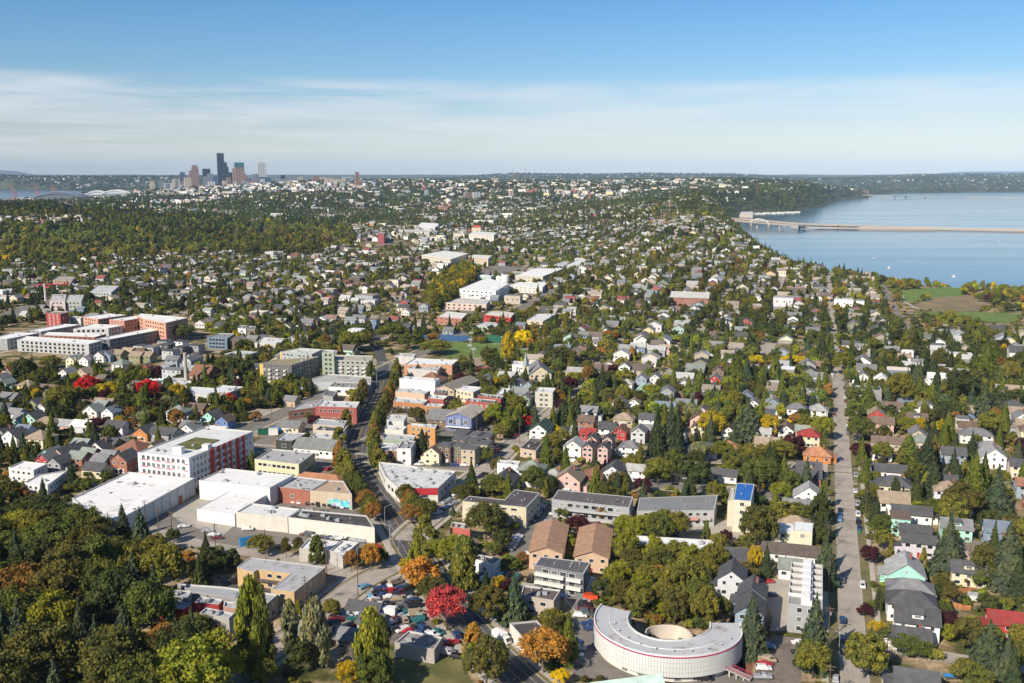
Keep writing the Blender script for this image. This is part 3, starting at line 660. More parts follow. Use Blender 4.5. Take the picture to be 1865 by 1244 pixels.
# ------------------------------------------------------------------ windows, roof furniture
WCACHE = {}
def window_mesh(w_, h_, fr=0.10, cols=1):
    k = (round(w_, 1), round(h_, 1), cols)
    if k in WCACHE: return WCACHE[k]
    mb = MB(); a = w_/2; b = h_/2   # local x across, z up, -y outward
    for x0, z0, x1, z1 in ((-a, -b, a, -b+fr), (-a, b-fr, a, b), (-a, -b+fr, -a+fr, b-fr), (a-fr, -b+fr, a, b-fr)): mb.box(x0, -0.07, z0, x1, 0.05, z1, 0)
    for i in range(1, cols): x = -a+w_*i/cols; mb.box(x-0.04, -0.06, -b+fr, x+0.04, 0.05, b-fr, 0)
    mb.box(-a+fr, -0.025, -b+fr, a-fr, 0.04, b-fr, 1)
    m = mb.mesh('window', [M_TRIM, M_GLASS]); WCACHE[k] = m; return m
def door_mesh():
    if 'door' not in WCACHE:
        mb = MB(); mb.box(-0.5, -0.08, 0, 0.5, 0.05, 2.1, 0); mb.box(-0.6, -0.05, 0, -0.5, 0.05, 2.2, 1); mb.box(0.5, -0.05, 0, 0.6, 0.05, 2.2, 1); mb.box(-0.5, -0.05, 2.1, 0.5, 0.05, 2.2, 1)
        WCACHE['door'] = mb.mesh('door', [M_DOOR, M_TRIM])
    return WCACHE['door']
def hvac_mesh(i=0):
    k = ('hvac', i)
    if k not in WCACHE:
        mb = MB()
        if i == 0: mb.box(-1.1, -0.8, 0, 1.1, 0.8, 0.25); mb.box(-1, -0.7, 0.25, 1, 0.7, 1.25); mb.tube((0.4, 0, 1.25), (0.4, 0, 1.45), 0.4, n=10); mb.box(-1.7, -0.3, 0.2, -1, 0.3, 0.7)
        if i == 1: mb.tube((0, 0, 0), (0, 0, 0.8), 0.18, n=8); mb.tube((0, 0, 0.8), (0, 0, 1.05), 0.34, 0.2, n=8)
        if i == 2: mb.box(-0.9, -0.6, 0, 0.9, 0.6, 0.22, 0); mb.box(-0.8, -0.5, 0.22, 0.8, 0.5, 0.3, 1)
        WCACHE[k] = mb.mesh('roof_unit', [M_METAL, M_GLASS])
    return WCACHE[k]
FOOT = []     # footprints (cx, cy, radius, poly)
def footprint(poly):
    c = np.array(poly).mean(0); r = max(math.hypot(p[0]-c[0], p[1]-c[1]) for p in poly); FOOT.append((c[0], c[1], r, poly))
def blocked(x, y, r=0.0):
    for cx0, cy0, rr, poly in FOOT:
        if (x-cx0)**2+(y-cy0)**2 < (rr+r)**2:
            if inpoly(x, y, poly): return True
            if r > 0:
                n = len(poly)
                for i in range(n):
                    ax, ay = poly[i]; bx, by = poly[(i+1) % n]; ex, ey = bx-ax, by-ay
                    t = max(0, min(1, ((x-ax)*ex+(y-ay)*ey)/(ex*ex+ey*ey+1e-9)))
                    if (x-ax-t*ex)**2+(y-ay-t*ey)**2 < r*r: return True
    return False
def edge_windows(root, a, b, z0, hgt, floors, spacing, ww, wh, off=0.0, cols=1, joined=False, margin=1.2, skip=None):
    """windows on the wall from a to b (outward normal is to the right of a->b for a ccw outline)"""
    L = math.hypot(b[0]-a[0], b[1]-a[1]); ux, uy = (b[0]-a[0])/L, (b[1]-a[1])/L; rz = math.atan2(uy, ux)
    n = int((L-2*margin)/spacing)
    if n < 1: return
    fh = hgt/floors; mb = MB(); wm = window_mesh(ww, wh, cols=cols)
    for f_ in range(floors):
        for i in range(n):
            if skip and skip(f_, i, n): continue
            d = L/2+(i-(n-1)/2)*spacing; x, y = a[0]+ux*d, a[1]+uy*d; z = z0+fh*(f_+0.55)
            if joined:
                M = Matrix.Translation((x, y, z)) @ Matrix.Rotation(rz, 4, 'Z'); mb.box(-ww/2, -0.06, -wh/2, ww/2, 0.02, wh/2, 0, M); mb.box(-ww/2-0.1, -0.09, -wh/2-0.1, ww/2+0.1, 0.01, -wh/2, 1, M)
            else: ob('window', wm, root, (x-root.location.x, y-root.location.y, z), rz)
    if joined and mb.v:
        o = ob('window_row', mb.mesh('window_row', [M_GLASS, M_TRIM]), root, (-root.location.x, -root.location.y, 0), kind='stuff')
def rect3(A, B, Cc):
    ax, ay = A; bx, by = B; ux, uy = bx-ax, by-ay; L = math.hypot(ux, uy); ux /= L; uy /= L
    d = (Cc[0]-bx)*(-uy)+(Cc[1]-by)*ux
    return [A, B, (bx-uy*d, by+ux*d), (ax-uy*d, ay+ux*d)]
def inset(poly, d):
    n = len(poly); out = []
    for i in range(n):
        p0, p1, p2 = Vector(poly[i-1]), Vector(poly[i]), Vector(poly[(i+1) % n])
        e1 = (p1-p0).normalized(); e2 = (p2-p1).normalized(); n1 = Vector((-e1.y, e1.x)); n2 = Vector((-e2.y, e2.x)); k = n1+n2
        l = k.length_squared
        q = p1 + (k*(2*d/l) if l > 0.3 else n1*d); out.append((q.x, q.y))
    return out
def flatb(name, label, cat, k, pts, h, wall=(0.6, 0.58, 0.54), roof=(0.55, 0.55, 0.54), par=0.5, win=None, joined=False, units=3, group=None, rect=False, world=None, z0=0.0, wmat=None, rmat=None, far=False, lm=None, cols=1, skylights=0, band=None):
    if world is None:
        ox, oy, s = CR[k]
        if far:
            u, v = ox+np.mean([p[0] for p in pts])/s, oy+np.mean([p[1] for p in pts])/s
            g0 = G(u, v+h*1.0*ppm(*G(u, v))); z0 = ht(*g0)
        poly = [C(k, x, y, h+z0) for x, y in pts]
        if rect: poly = rect3(*poly)
    else: poly = world
    poly = ccw(poly); c = np.array(poly).mean(0)
    root = bpy.data.objects.new(name, None); COL.objects.link(root); root.location = (c[0], c[1], z0)
    lp = [(p[0]-c[0], p[1]-c[1]) for p in poly]; ip = inset(lp, 0.35); n = len(lp); H = h+par
    mb = MB()
    mb.add([(x, y, -1.5-(3 if far else 0)) for x, y in lp]+[(x, y, H) for x, y in lp], [(i, (i+1) % n, n+(i+1) % n, n+i) for i in range(n)], 0)
    mb.add([(x, y, H) for x, y in lp]+[(x, y, H) for x, y in ip], [(i, (i+1) % n, n+(i+1) % n, n+i) for i in range(n)], 1)
    mb.add([(x, y, H) for x, y in ip]+[(x, y, h) for x, y in ip], [(i, (i+1) % n, n+(i+1) % n, n+i) for i in range(n)], 1)
    ob('wall', mb.mesh('wall', [wmat or M_WALL, M_PARAPET]), root, color=wall)
    bright = sum(roof) > 1.9
    rfo = ob('roof', me('roof', [(x, y, h-0.02) for x, y in ip], [list(range(n))], [rmat or (M_WHITEROOF if bright else M_FLAT)]), root, color=roof)
    footprint(poly)
    rr = random.Random(len(FOOT)); xs = [p[0] for p in lp]; ys = [p[1] for p in lp]
    for i in range(units+skylights):
        for _ in range(20):
            x, y = rr.uniform(min(xs), max(xs)), rr.uniform(min(ys), max(ys))
            if inpoly(x, y, inset(lp, 1.8)): ob('skylight' if i >= units else 'roof_unit', hvac_mesh(2 if i >= units else rr.choice((0, 0, 1)) if par > 0.2 else 1), rfo, (x, y, h), GA+rr.choice((0, 1.57)), scl=(.8, .8, .8)); break
    if band:      # coloured fascia band
        mb = MB(); bp = inset(lp, -0.08)
        mb.add([(x, y, H-band[1]) for x, y in bp]+[(x, y, H+0.03) for x, y in bp]+[(x, y, H-band[1]) for x, y in lp]+[(x, y, H+0.03) for x, y in lp],
               [(i, (i+1) % n, n+(i+1) % n, n+i) for i in range(n)]+[(n+i, n+(i+1) % n, 3*n+(i+1) % n, 3*n+i) for i in range(n)]+[(2*n+i, 2*n+(i+1) % n, (i+1) % n, i) for i in range(n)])
        ob('fascia', mb.mesh('fascia', [M_WALL]), root, color=band[0])
    if win:
        fl, sp_x, ww, wh = win[:4]
        for i in range(n):
            a, b = poly[i], poly[(i+1) % n]; L = math.hypot(b[0]-a[0], b[1]-a[1])
            nx_, ny_ = (b[1]-a[1])/L, -(b[0]-a[0])/L
            if nx_*(-c[0])+ny_*(-c[1]) > 0.05*math.hypot(*c) and L > 4: edge_windows(root, a, b, z0 if not far else 0, h, fl, sp_x, ww, wh, joined=joined, cols=cols)
            elif abs(nx_) > 0.8 and L > 4 and not joined: edge_windows(root, a, b, 0, h, fl, sp_x*1.3, ww, wh, joined=True)
    tagt(root, label, cat, group)
    if lm: LANDMARKS.append((lm, c[0], c[1]))
    return root, poly
# ------------------------------------------------------------------ pitched-roof houses
HC = {}
def roofslab(mb, pts, th=0.22, m=0):
    """pts: outline of a sloping plane, ccw from above"""
    n = len(pts); top = [(x, y, z+th) for x, y, z in pts]
    mb.add(list(pts)+top, [tuple(range(n-1, -1, -1)), tuple(range(n, 2*n))]+[(i, (i+1) % n, n+(i+1) % n, n+i) for i in range(n)], m)
def house_meshes(typ, w_, d, h):
    w_, d, h = round(w_*2)/2, round(d*2)/2, round(h*2)/2
    key = (typ, w_, d, h)
    if key in HC: return HC[key]
    a, b = w_/2, d/2; e = 0.55; parts = []; mw = MB(); mr = MB()
    if typ in ('gx', 'gxd', 'porch'):
        rh = b*0.62; s = rh/b
        mw.add([(-a, -b, -2), (a, -b, -2), (a, b, -2), (-a, b, -2), (-a, -b, h), (a, -b, h), (a, b, h), (-a, b, h), (-a, 0, h+rh), (a, 0, h+rh)],
               [(0, 1, 5, 4), (2, 3, 7, 6), (1, 2, 6, 9, 5), (3, 0, 4, 8, 7)])
        z = h-e*s
        roofslab(mr, [(-a-e, -b-e, z), (a+e, -b-e, z), (a+e, 0, h+rh), (-a-e, 0, h+rh)]); roofslab(mr, [(a+e, b+e, z), (-a-e, b+e, z), (-a-e, 0, h+rh), (a+e, 0, h+rh)])
    elif typ in ('gy', 'gyl'):
        rh = a*(0.72 if typ == 'gy' else 0.34); s = rh/a
        mw.add([(-a, -b, -2), (a, -b, -2), (a, b, -2), (-a, b, -2), (-a, -b, h), (a, -b, h), (a, b, h), (-a, b, h), (0, -b, h+rh), (0, b, h+rh)],
               [(0, 1, 5, 8, 4), (2, 3, 7, 9, 6), (1, 2, 6, 5), (3, 0, 4, 7)])
        z = h-e*s
        roofslab(mr, [(a+e, -b-e, z), (a+e, b+e, z), (0, b+e, h+rh), (0, -b-e, h+rh)]); roofslab(mr, [(-a-e, b+e, z), (-a-e, -b-e, z), (0, -b-e, h+rh), (0, b+e, h+rh)])
    elif typ == 'hip':
        rh = min(a, b)*0.6; k = min(a, b)
        mw.add([(-a, -b, -2), (a, -b, -2), (a, b, -2), (-a, b, -2), (-a, -b, h), (a, -b, h), (a, b, h), (-a, b, h)], [(0, 1, 5, 4), (1, 2, 6, 5), (2, 3, 7, 6), (3, 0, 4, 7)])
        z = h-e*0.6; R0 = (-(a-k), -(b-k), h+rh); R1 = ((a-k), (b-k), h+rh)
        A_, B_, C_, D_ = (-a-e, -b-e, z), (a+e, -b-e, z), (a+e, b+e, z), (-a-e, b+e, z)
        if a >= b: fs = [[A_, B_, R1, R0], [B_, C_, R1], [C_, D_, R0, R1], [D_, A_, R0]]
        else: fs = [[A_, B_, R0], [B_, C_, R1, R0], [C_, D_, R1], [D_, A_, R0, R1]]
        if abs(a-b) < 0.3: fs = [[A_, B_, R1], [B_, C_, R1], [C_, D_, R1], [D_, A_, R1]]
        for f_ in fs: roofslab(mr, f_, 0.2)
    elif typ == 'flat':
        rh = 0.2
        mw.prism([(-a, -b), (a, -b), (a, b), (-a, b)], -2, h); mr.box(-a-0.3, -b-0.3, h+0.003, a+0.3, b+0.3, h+0.3)
    elif typ == 'mono':
        rh = b*0.5
        mw.add([(-a, -b, -2), (a, -b, -2), (a, b, -2), (-a, b, -2), (-a, -b, h), (a, -b, h), (a, b, h+rh), (-a, b, h+rh)], [(0, 1, 5, 4), (1, 2, 6, 5), (2, 3, 7, 6), (3, 0, 4, 7)])
        s = rh/d; roofslab(mr, [(-a-e, -b-e, h-e*s), (a+e, -b-e, h-e*s), (a+e, b+e, h+rh+e*s), (-a-e, b+e, h+rh+e*s)])
    parts.append(('wall', mw.mesh('wall', [M_WALL]), (0, 0, 0), 0, 'wall')); parts.append(('roof', mr.mesh('roof', [M_ROOF]), (0, 0, 0.003), 0, 'roof'))
    fl = 2 if h > 4.6 else 1; fh = h/fl
    if h > 7.5: fl = 3; fh = h/3
    rr = random.Random(hash(key) % 1000)
    def row(n, L, fn, z, ww=1.2, wh=1.3, skipd=None):
        for i in range(n):
            t = L*((i+0.5)/n-0.5)
            if i == skipd: continue
            fn(t, z, ww, wh)
    for f_ in range(fl):
        z = fh*(f_+0.58); n = max(2, int(w_/3.4))
        sd_ = n//2 if f_ == 0 else None
        row(n, w_, lambda t, z, ww, wh: parts.append(('window', window_mesh(ww, wh), (t, -b, z), 0, None)), z, rr.choice((1.2, 1.6, 1.9)), 1.4, sd_)
        m2 = max(1, int(d/4))
        row(m2, d, lambda t, z, ww, wh: parts.append(('window', window_mesh(1.1, 1.3), (-a, t, z), -math.pi/2, None)), z)
        row(m2, d, lambda t, z, ww, wh: parts.append(('window', window_mesh(1.1, 1.3), (a, t, z), math.pi/2, None)), z)
        if f_ == 0: parts.append(('door', door_mesh(), (w_*((n//2+0.5)/n-0.5), -b, 0.25), 0, 'door'))
    if typ == 'gy': parts.append(('window', window_mesh(1.0, 1.1), (0, -b, h+rh*0.3), 0, None))
    if w_ < 18 and typ in ('gx', 'gxd', 'hip', 'gy') and rr.random() < 0.45:
        mb = MB(); cx0, cy0 = (a*0.45, b*0.12) if typ != 'gy' else (a*0.3, b*0.3); mb.box(cx0-0.4, cy0-0.35, h, cx0+0.4, cy0+0.35, h+rh+0.9); mb.box(cx0-0.48, cy0-0.43, h+rh+0.9, cx0+0.48, cy0+0.43, h+rh+1.05)
        parts.append(('chimney', mb.mesh('chimney', [M_BRICK]), (0, 0, 0), 0, None))
    if typ in ('gx', 'hip', 'gy') and w_ < 16 and rr.random() < 0.5:   # lower side wing
        s = rr.choice((-1, 1)); h2 = max(2.6, h*0.55); x0, x1 = sorted((s*(a-0.3), s*(a+2.6))); mb = MB(); mb.box(x0, -b*.5, -2, x1, b*.7, h2); parts.append(('wing', mb.mesh('wing', [M_WALL]), (0, 0, 0), 0, 'wall'))
        mb = MB(); zi, zo = h2+.9, h2; p_ = [(x0-.3, -b*.5-.4, zo if s < 0 else zi), (x1+.3, -b*.5-.4, zi if s < 0 else zo), (x1+.3, b*.7+.4, zi if s < 0 else zo), (x0-.3, b*.7+.4, zo if s < 0 else zi)]; roofslab(mb, p_, .16); parts.append(('wing_roof', mb.mesh('wing_roof', [M_ROOF]), (0, 0, 0), 0, 'roof'))
    if typ == 'gxd':   # dormer towards the viewer
        mb = MB(); y0 = -b*0.75; zz = h+rh*(1-0.75)
        mb.box(-1.6, y0, zz, 1.6, -b*0.1, zz+1.5, 0); roofslab(mb, [(-2, y0-0.4, zz+1.5), (2, y0-0.4, zz+1.5), (2, 0, h+rh*0.98), (-2, 0, h+rh*0.98)], 0.15, 1)
        parts.append(('dormer', mb.mesh('dormer', [M_WALL, mat('dormer_roof', (0.11, 0.11, 0.115), var=0.2)]), (0, 0, 0), 0, 'wall'))
        parts.append(('window', window_mesh(1.9, 0.8, cols=2), (0, y0, zz+0.85), 0, None))
    if typ in ('gx', 'gy', 'hip') and rr.random() < 0.55:   # porch
        mb = MB(); pw = min(3.0, w_*0.4); mb.box(-pw/2, -b-1.9, 0, pw/2, -b-0.03, 0.3); 
        for s in (-1, 1): mb.box(s*(pw/2-0.15)-0.09, -b-1.85, 0.3, s*(pw/2-0.15)+0.09, -b-1.67, 2.5)
        mb.box(-pw/2-0.3, -b-2.1, 2.5, pw/2+0.3, -b-0.03, 2.68)
        parts.append(('porch', mb.mesh('porch', [M_TRIM]), (0, 0, 0), 0, None))
    HC[key] = (parts, h+rh); return HC[key]
WC = dict(white=(0.74, 0.73, 0.70), cream=(0.66, 0.58, 0.40), tan=(0.46, 0.37, 0.26), grey=(0.30, 0.31, 0.32), ltgrey=(0.50, 0.51, 0.52), blue=(0.16, 0.24, 0.38), greyblue=(0.27, 0.34, 0.41), green=(0.17, 0.24, 0.15), mint=(0.36, 0.66, 0.55), red=(0.42, 0.05, 0.045), brick=(0.33, 0.14, 0.09), brown=(0.17, 0.11, 0.075), yellow=(0.68, 0.52, 0.18), orange=(0.55, 0.22, 0.07), lilac=(0.55, 0.52, 0.58), dark=(0.085, 0.085, 0.09), pink=(0.60, 0.38, 0.33), olive=(0.24, 0.25, 0.13))
RC = dict(dark=(0.085, 0.085, 0.09), grey=(0.20, 0.20, 0.205), ltgrey=(0.38, 0.38, 0.37), brown=(0.155, 0.11, 0.085), tan=(0.32, 0.25, 0.18), orange=(0.42, 0.20, 0.105), red=(0.30, 0.045, 0.04), green=(0.06, 0.10, 0.08), white=(0.74, 0.74, 0.73), blue=(0.025, 0.13, 0.42), bluegrey=(0.17, 0.21, 0.26), rgreen=(0.24, 0.27, 0.24), mint=(0.45, 0.66, 0.58), rust=(0.25, 0.12, 0.08))
RW = dict(dark='dark grey', grey='grey', ltgrey='pale grey', brown='brown', tan='tan', orange='orange-brown', red='red', green='dark green', white='white', blue='bright blue', bluegrey='blue-grey', rgreen='green-grey', mint='pale mint', rust='rust brown')
WW = dict(ltgrey='light grey', greyblue='blue-grey', brick='brick', dark='black', pink='pinkish', olive='olive green')
TYW = dict(gyl='low-gabled', gx='side-gabled', gxd='dormered', gy='front-gabled', hip='hip-roofed', flat='flat-roofed', mono='shed-roofed', porch='side-gabled')
nh = 0
def house(x, y, typ, w_, d, h, wall, roof, ang=None, z=None, label=None, name='house', cat='house', full=True, jitter=True, lm=None, group='houses of the neighbourhood'):
    global nh
    ang = GA if ang is None else ang; z = ht(x, y) if z is None else z
    root = bpy.data.objects.new(name, None); COL.objects.link(root); root.location = (x, y, z); root.rotation_euler = (0, 0, ang)
    parts, top = house_meshes(typ, w_, d, h)
    j = 0.9+0.2*random.random() if jitter else 1
    wc = tuple(c*j for c in (WC[wall] if isinstance(wall, str) else wall)); j2 = 0.85+0.3*random.random() if jitter else 1
    rc = tuple(c*j2 for c in (RC[roof] if isinstance(roof, str) else roof))
    dc = random.choice(((0.3, 0.04, 0.03), (0.08, 0.05, 0.03), (0.6, 0.6, 0.58), (0.05, 0.1, 0.16)))
    for nm, m, loc, rz, role in parts:
        if not full and nm in ('door', 'porch'): continue
        o_ = ob(nm, m, rf if nm in ('chimney', 'dormer') else root, loc, rz, color=wc if role == 'wall' else rc if role == 'roof' else dc if role == 'door' else None)
        if nm == 'roof': rf = o_
    ca, sa = math.cos(ang), math.sin(ang)
    footprint([(x+ca*p*w_/2-sa*q*d/2, y+sa*p*w_/2+ca*q*d/2) for p, q in ((-1, -1), (1, -1), (1, 1), (-1, 1))])
    if label: tagt(root, label, cat, None)
    else: auto(root, f"{'small ' if w_*d < 60 else ''}{WW.get(wall, wall) if isinstance(wall, str) else 'two-tone'} {TYW[typ]} house with {RW.get(roof, roof) if isinstance(roof, str) else 'dark'} roof", x, y, cat, group)
    if lm: LANDMARKS.append((lm, x, y))
    nh += 1; return root
def phouse(k, x, y, typ, w_, d, h, wall, roof, **kw):
    ox, oy, s = CR[k]; u, v = ox+x/s, oy+y/s
    zt = h + (w_ if typ == 'gy' else d)*0.17
    if v < 700:
        gx_, gy_ = G(u, v+zt*ppm(*G(u, v))*0.97); z0 = ht(gx_, gy_); px_, py_ = W(u, v, z0+zt)
    else: z0 = 0; px_, py_ = W(u, v, zt)
    return house(px_, py_, typ, w_, d, h, wall, roof, z=z0, **kw)
# ------------------------------------------------------------------ large buildings, by hand
WHT = (0.78, 0.77, 0.75); MB_ = 'building'
def fb(*a, **k): return flatb(*a, **k)
# white store
r, p = fb('warehouse', 'huge white flat-roofed warehouse store beside the dark maple wood', 'warehouse', 'O', [(165, 668), (690, 420), (1320, 480), (487, 935)], 7, (0.55, 0.56, 0.56), WHT, units=2, skylights=8, lm='the white warehouse store')
mb = MB(); a, b = Vector((*C('O', 487, 935, 7), 0)), Vector((*C('O', 1320, 480, 7), 0))
if True:
    d_ = (b-a).normalized(); nn = Vector((d_.y, -d_.x, 0)); L_ = (b-a).length; M_ = Matrix.Translation(a) @ Matrix.Rotation(math.atan2(d_.y, d_.x), 4, 'Z')
    for i in range(int(L_/6)): mb.box(i*6+1, -0.22, 0, i*6+1.4, -0.02, 7.3, 0, M_)
    ob('pilaster', mb.mesh('pilaster', [M_PARAPET]), r, (-r.location.x, -r.location.y, 0), kind='stuff')
    mb = MB(); mb.box(L_*0.78, -0.15, 0, L_*0.78+3.2, -0.02, 3.4, 0, M_); ob('loading_door', mb.mesh('loading_door', [M_WALL]), r, (-r.location.x, -r.location.y, 0), color=(0.35, 0.13, 0.08))
# white and red apartment block
r, p = fb('apartment_building', 'long five storey white apartment block with red panels and roof garden', 'apartment building', 'O', [(780, 236), (1265, 290), (1842, 34)], 16, (0.60, 0.60, 0.64), (0.66, 0.66, 0.64), rect=True, units=4, win=(5, 2.7, 1.7, 2.0), cols=2, lm='the white and red apartment block')
A_, B_, C_, D_ = [Vector((q[0], q[1], 0)) for q in rect3(C('O', 780, 236, 16), C('O', 1265, 290, 16), C('O', 1842, 34, 16))]
def wallbox(root, name, a, b, t0, t1, z0, z1, dep, color, m=None, mm=None, kind=None):
    d_ = (b-a); L_ = d_.length; mb = mm or MB(); M_ = Matrix.Translation((a.x, a.y, 0)) @ Matrix.Rotation(math.atan2(d_.y, d_.x), 4, 'Z')
    mb.box(L_*t0, -dep, z0, L_*t1, 0.02 if dep > 0 else 0.3, z1, 0, M_)
    if mm is None: return ob(name, mb.mesh(name, [m or M_WALL]), root, (-root.location.x, -root.location.y, 0), color=color, kind=kind)
RED = (0.45, 0.055, 0.045)
for t0, t1 in ((0.30, 0.36), (0.41, 0.45), (0.50, 0.54), (0.585, 0.63), (0.70, 0.745), (0.80, 0.845)): wallbox(r, 'red_panel', B_, C_, t0, t1, 0.0, 16.55, 0.35, RED)
for f_ in range(5):
    for t0, t1 in ((0.05, 0.20), (0.30, 0.46), (0.52, 0.68), (0.9, 0.97)): wallbox(r, 'spandrel', A_, B_, t0, t1, 16/5*f_+0.42, 16/5*f_+0.78, 0.09, RED)
for t0, t1 in ((0.365, 0.405), (0.455, 0.495), (0.55, 0.58), (0.75, 0.79)):
    for f_ in range(5): wallbox(r, 'balcony', B_, C_, t0, t1, 3.2*f_+0.2, 3.2*f_+1.2, 1.1, (0.6, 0.6, 0.6))
rx, ry = r.location.x, r.location.y
mb = MB(); d_ = (B_-A_).normalized(); M_ = Matrix.Translation((A_.x, A_.y, 0)) @ Matrix.Rotation(math.atan2(d_.y, d_.x), 4, 'Z')
Wd = (B_-A_).length; Ld = (C_-B_).length
mb.box(Wd*0.55, Ld*0.10, 15.99, Wd*0.72, Ld*0.15, 19.2, 0, M_); mb.box(Wd*0.85, Ld*0.3, 15.99, Wd*0.97, Ld*0.36, 18.4, 0, M_)
ob('stair_tower', mb.mesh('stair_tower', [M_WALL]), r, (-rx, -ry, 0), color=(0.62, 0.62, 0.64), kind='stuff')
mb = MB(); mb.box(Wd*0.30, Ld*0.27, 15.99, Wd*0.78, Ld*0.62, 16.5, 0, M_)
ob('roof_garden', mb.mesh('roof_garden', [M_DRYG]), r, (-rx, -ry, 0))
fb('apartment_building', 'white apartment wing with red panels behind the long red block', 'apartment building', 'O', [(1248, 60), (1440, 78), (1640, -5)], 15.5, (0.62, 0.62, 0.66), (0.70, 0.70, 0.68), rect=True, units=2, win=(5, 3.2, 1.6, 1.9))
fb('office_building', 'two storey cream office block with grey flat roof and long windows', 'office', 'P', [(330, 196), (745, 246), (898, 134), (490, 98)], 7.4, (0.62, 0.58, 0.38), (0.40, 0.40, 0.39), units=6, win=(2, 2.6, 2.2, 1.5), lm='the cream office block')
fb('warehouse', 'white flat-roofed warehouse with roof vents behind the low white annexe', 'warehouse', 'G', [(1056, 165), (1195, 100), (1556, 138), (1432, 205)], 8, (0.66, 0.66, 0.65), WHT, units=6, lm='the white warehouse with roof vents')
fb('warehouse', 'low white workshop annexe on the pale concrete yard', 'workshop', 'G', [(1045, 312), (1232, 210), (1432, 228), (1245, 342)], 5, (0.70, 0.69, 0.66), WHT, units=3, par=0.15)
fb('warehouse', 'long pale cream block wall building with white roof', 'warehouse', 'P', [(155, 697), (300, 612), (762, 668), (640, 748)], 6, (0.60, 0.55, 0.48), (0.68, 0.68, 0.66), units=4)
fb('warehouse', 'long cream building with black tar roof next to the main road', 'warehouse', 'P', [(648, 748), (768, 671), (1388, 730), (1462, 846)], 6.2, (0.66, 0.61, 0.54), (0.07, 0.062, 0.065), units=9, lm='the long black-roofed building')
r, p = fb('shop_building', 'red brick building with grey roof and skylights facing the back car park', 'shop', 'P', [(516, 456), (662, 352), (1022, 394), (850, 492)], 6.5, (0.34, 0.13, 0.09), (0.45, 0.45, 0.44), units=1, skylights=9, win=(1, 9, 1.6, 1.6))
r, p = fb('shop_building', 'tan building with a long painted mural on its car park wall', 'shop', 'P', [(852, 494), (1022, 398), (1168, 402), (1247, 528)], 6.5, (0.52, 0.42, 0.31), (0.46, 0.33, 0.22), units=3, lm='the mural building')
mu = mat('mural', (0.5, 0.45, 0.4)); t = mu.node_tree; vo = N(t, 'ShaderNodeTexVoronoi'); vo.inputs['Scale'].default_value = 0.9; t.links.new(N(t, 'ShaderNodeNewGeometry').outputs['Position'], vo.inputs['Vector'])
t.links.new(mixc(t, 0.6, vo.outputs['Color'], (0.1, 0.45, 0.5)), t.nodes['Principled BSDF'].inputs['Base Color'])
a_, b_ = Vector((*C('P', 852, 494, 6.5), 0)), Vector((*C('P', 1247, 528, 6.5), 0))
if (b_-a_).cross(Vector((0, 0, 1))).y > 0: a_, b_ = b_, a_
wallbox(r, 'mural', a_, b_, 0.42, 0.97, 0.6, 4.2, 0.06, None, mu)
phouse('P', 950, 345, 'hip', 25, 9, 3.6, (0.5, 0.28, 0.07), 'orange', label='low restaurant with orange-brown mansard roof beside the leafy main road', name='restaurant', cat='restaurant')
fb('shop_building', 'low building with white roof behind the ivy-stained wall', 'shop', 'P', [(750, 1042), (842, 946), (1132, 976), (1040, 1062)], 4.5, (0.45, 0.42, 0.38), (0.70, 0.70, 0.69), units=3)
fb('shop_building', 'small white-roofed shop at the corner by the orange and red trees', 'shop', 'P', [(1042, 1062), (1156, 964), (1316, 985), (1166, 1112)], 4.6, (0.42, 0.40, 0.38), (0.72, 0.72, 0.71), units=3, win=(1, 3, 1.8, 1.6))
# the L-shaped motel: two wings so that the court stays open
r, p = fb('motel', 'L-shaped two storey tan motel with grey flat roof round a car court', 'motel', 'Q', [(708, 249), (822, 168), (1300, 226), (1458, 252), (1192, 462), (994, 440), (1160, 306), (888, 271), (848, 291), (780, 281)], 6.8, (0.52, 0.36, 0.19), (0.42, 0.42, 0.42), par=0.2, units=3, win=(2, 3.6, 2.0, 1.4), lm='the L-shaped motel')
for q, (k0, k1) in enumerate((((888, 271), (1160, 306)),)):
    a, b = Vector((*C('Q', *k0, 6.8), 0)), Vector((*C('Q', *k1, 6.8), 0))
    for z in (0.3, 3.4): wallbox(r, 'balcony', a, b, 0.03, 0.97, z-0.15, z, 1.4, (0.08, 0.07, 0.07)); wallbox(r, 'railing', a+Vector((0, -1.35, 0)), b+Vector((0, -1.35, 0)), 0.03, 0.97, z, z+0.95, 0.06, (0.10, 0.09, 0.085))
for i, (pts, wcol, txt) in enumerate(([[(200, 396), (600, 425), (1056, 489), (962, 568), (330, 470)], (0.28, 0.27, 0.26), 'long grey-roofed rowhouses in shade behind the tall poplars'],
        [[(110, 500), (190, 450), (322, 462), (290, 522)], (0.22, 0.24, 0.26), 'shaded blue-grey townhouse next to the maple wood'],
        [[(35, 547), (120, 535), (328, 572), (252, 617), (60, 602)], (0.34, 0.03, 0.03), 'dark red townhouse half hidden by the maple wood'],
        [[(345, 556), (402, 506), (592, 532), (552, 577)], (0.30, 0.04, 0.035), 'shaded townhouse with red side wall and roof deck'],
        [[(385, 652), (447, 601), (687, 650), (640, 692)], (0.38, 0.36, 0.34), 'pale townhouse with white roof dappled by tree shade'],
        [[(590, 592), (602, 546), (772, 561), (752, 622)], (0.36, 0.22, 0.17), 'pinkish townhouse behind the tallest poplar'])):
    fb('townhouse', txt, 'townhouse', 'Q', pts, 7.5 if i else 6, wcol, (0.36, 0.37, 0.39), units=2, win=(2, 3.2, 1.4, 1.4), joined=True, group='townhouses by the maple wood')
LANDMARKS.append(('the shaded red townhouses', *C('Q', 400, 580)))
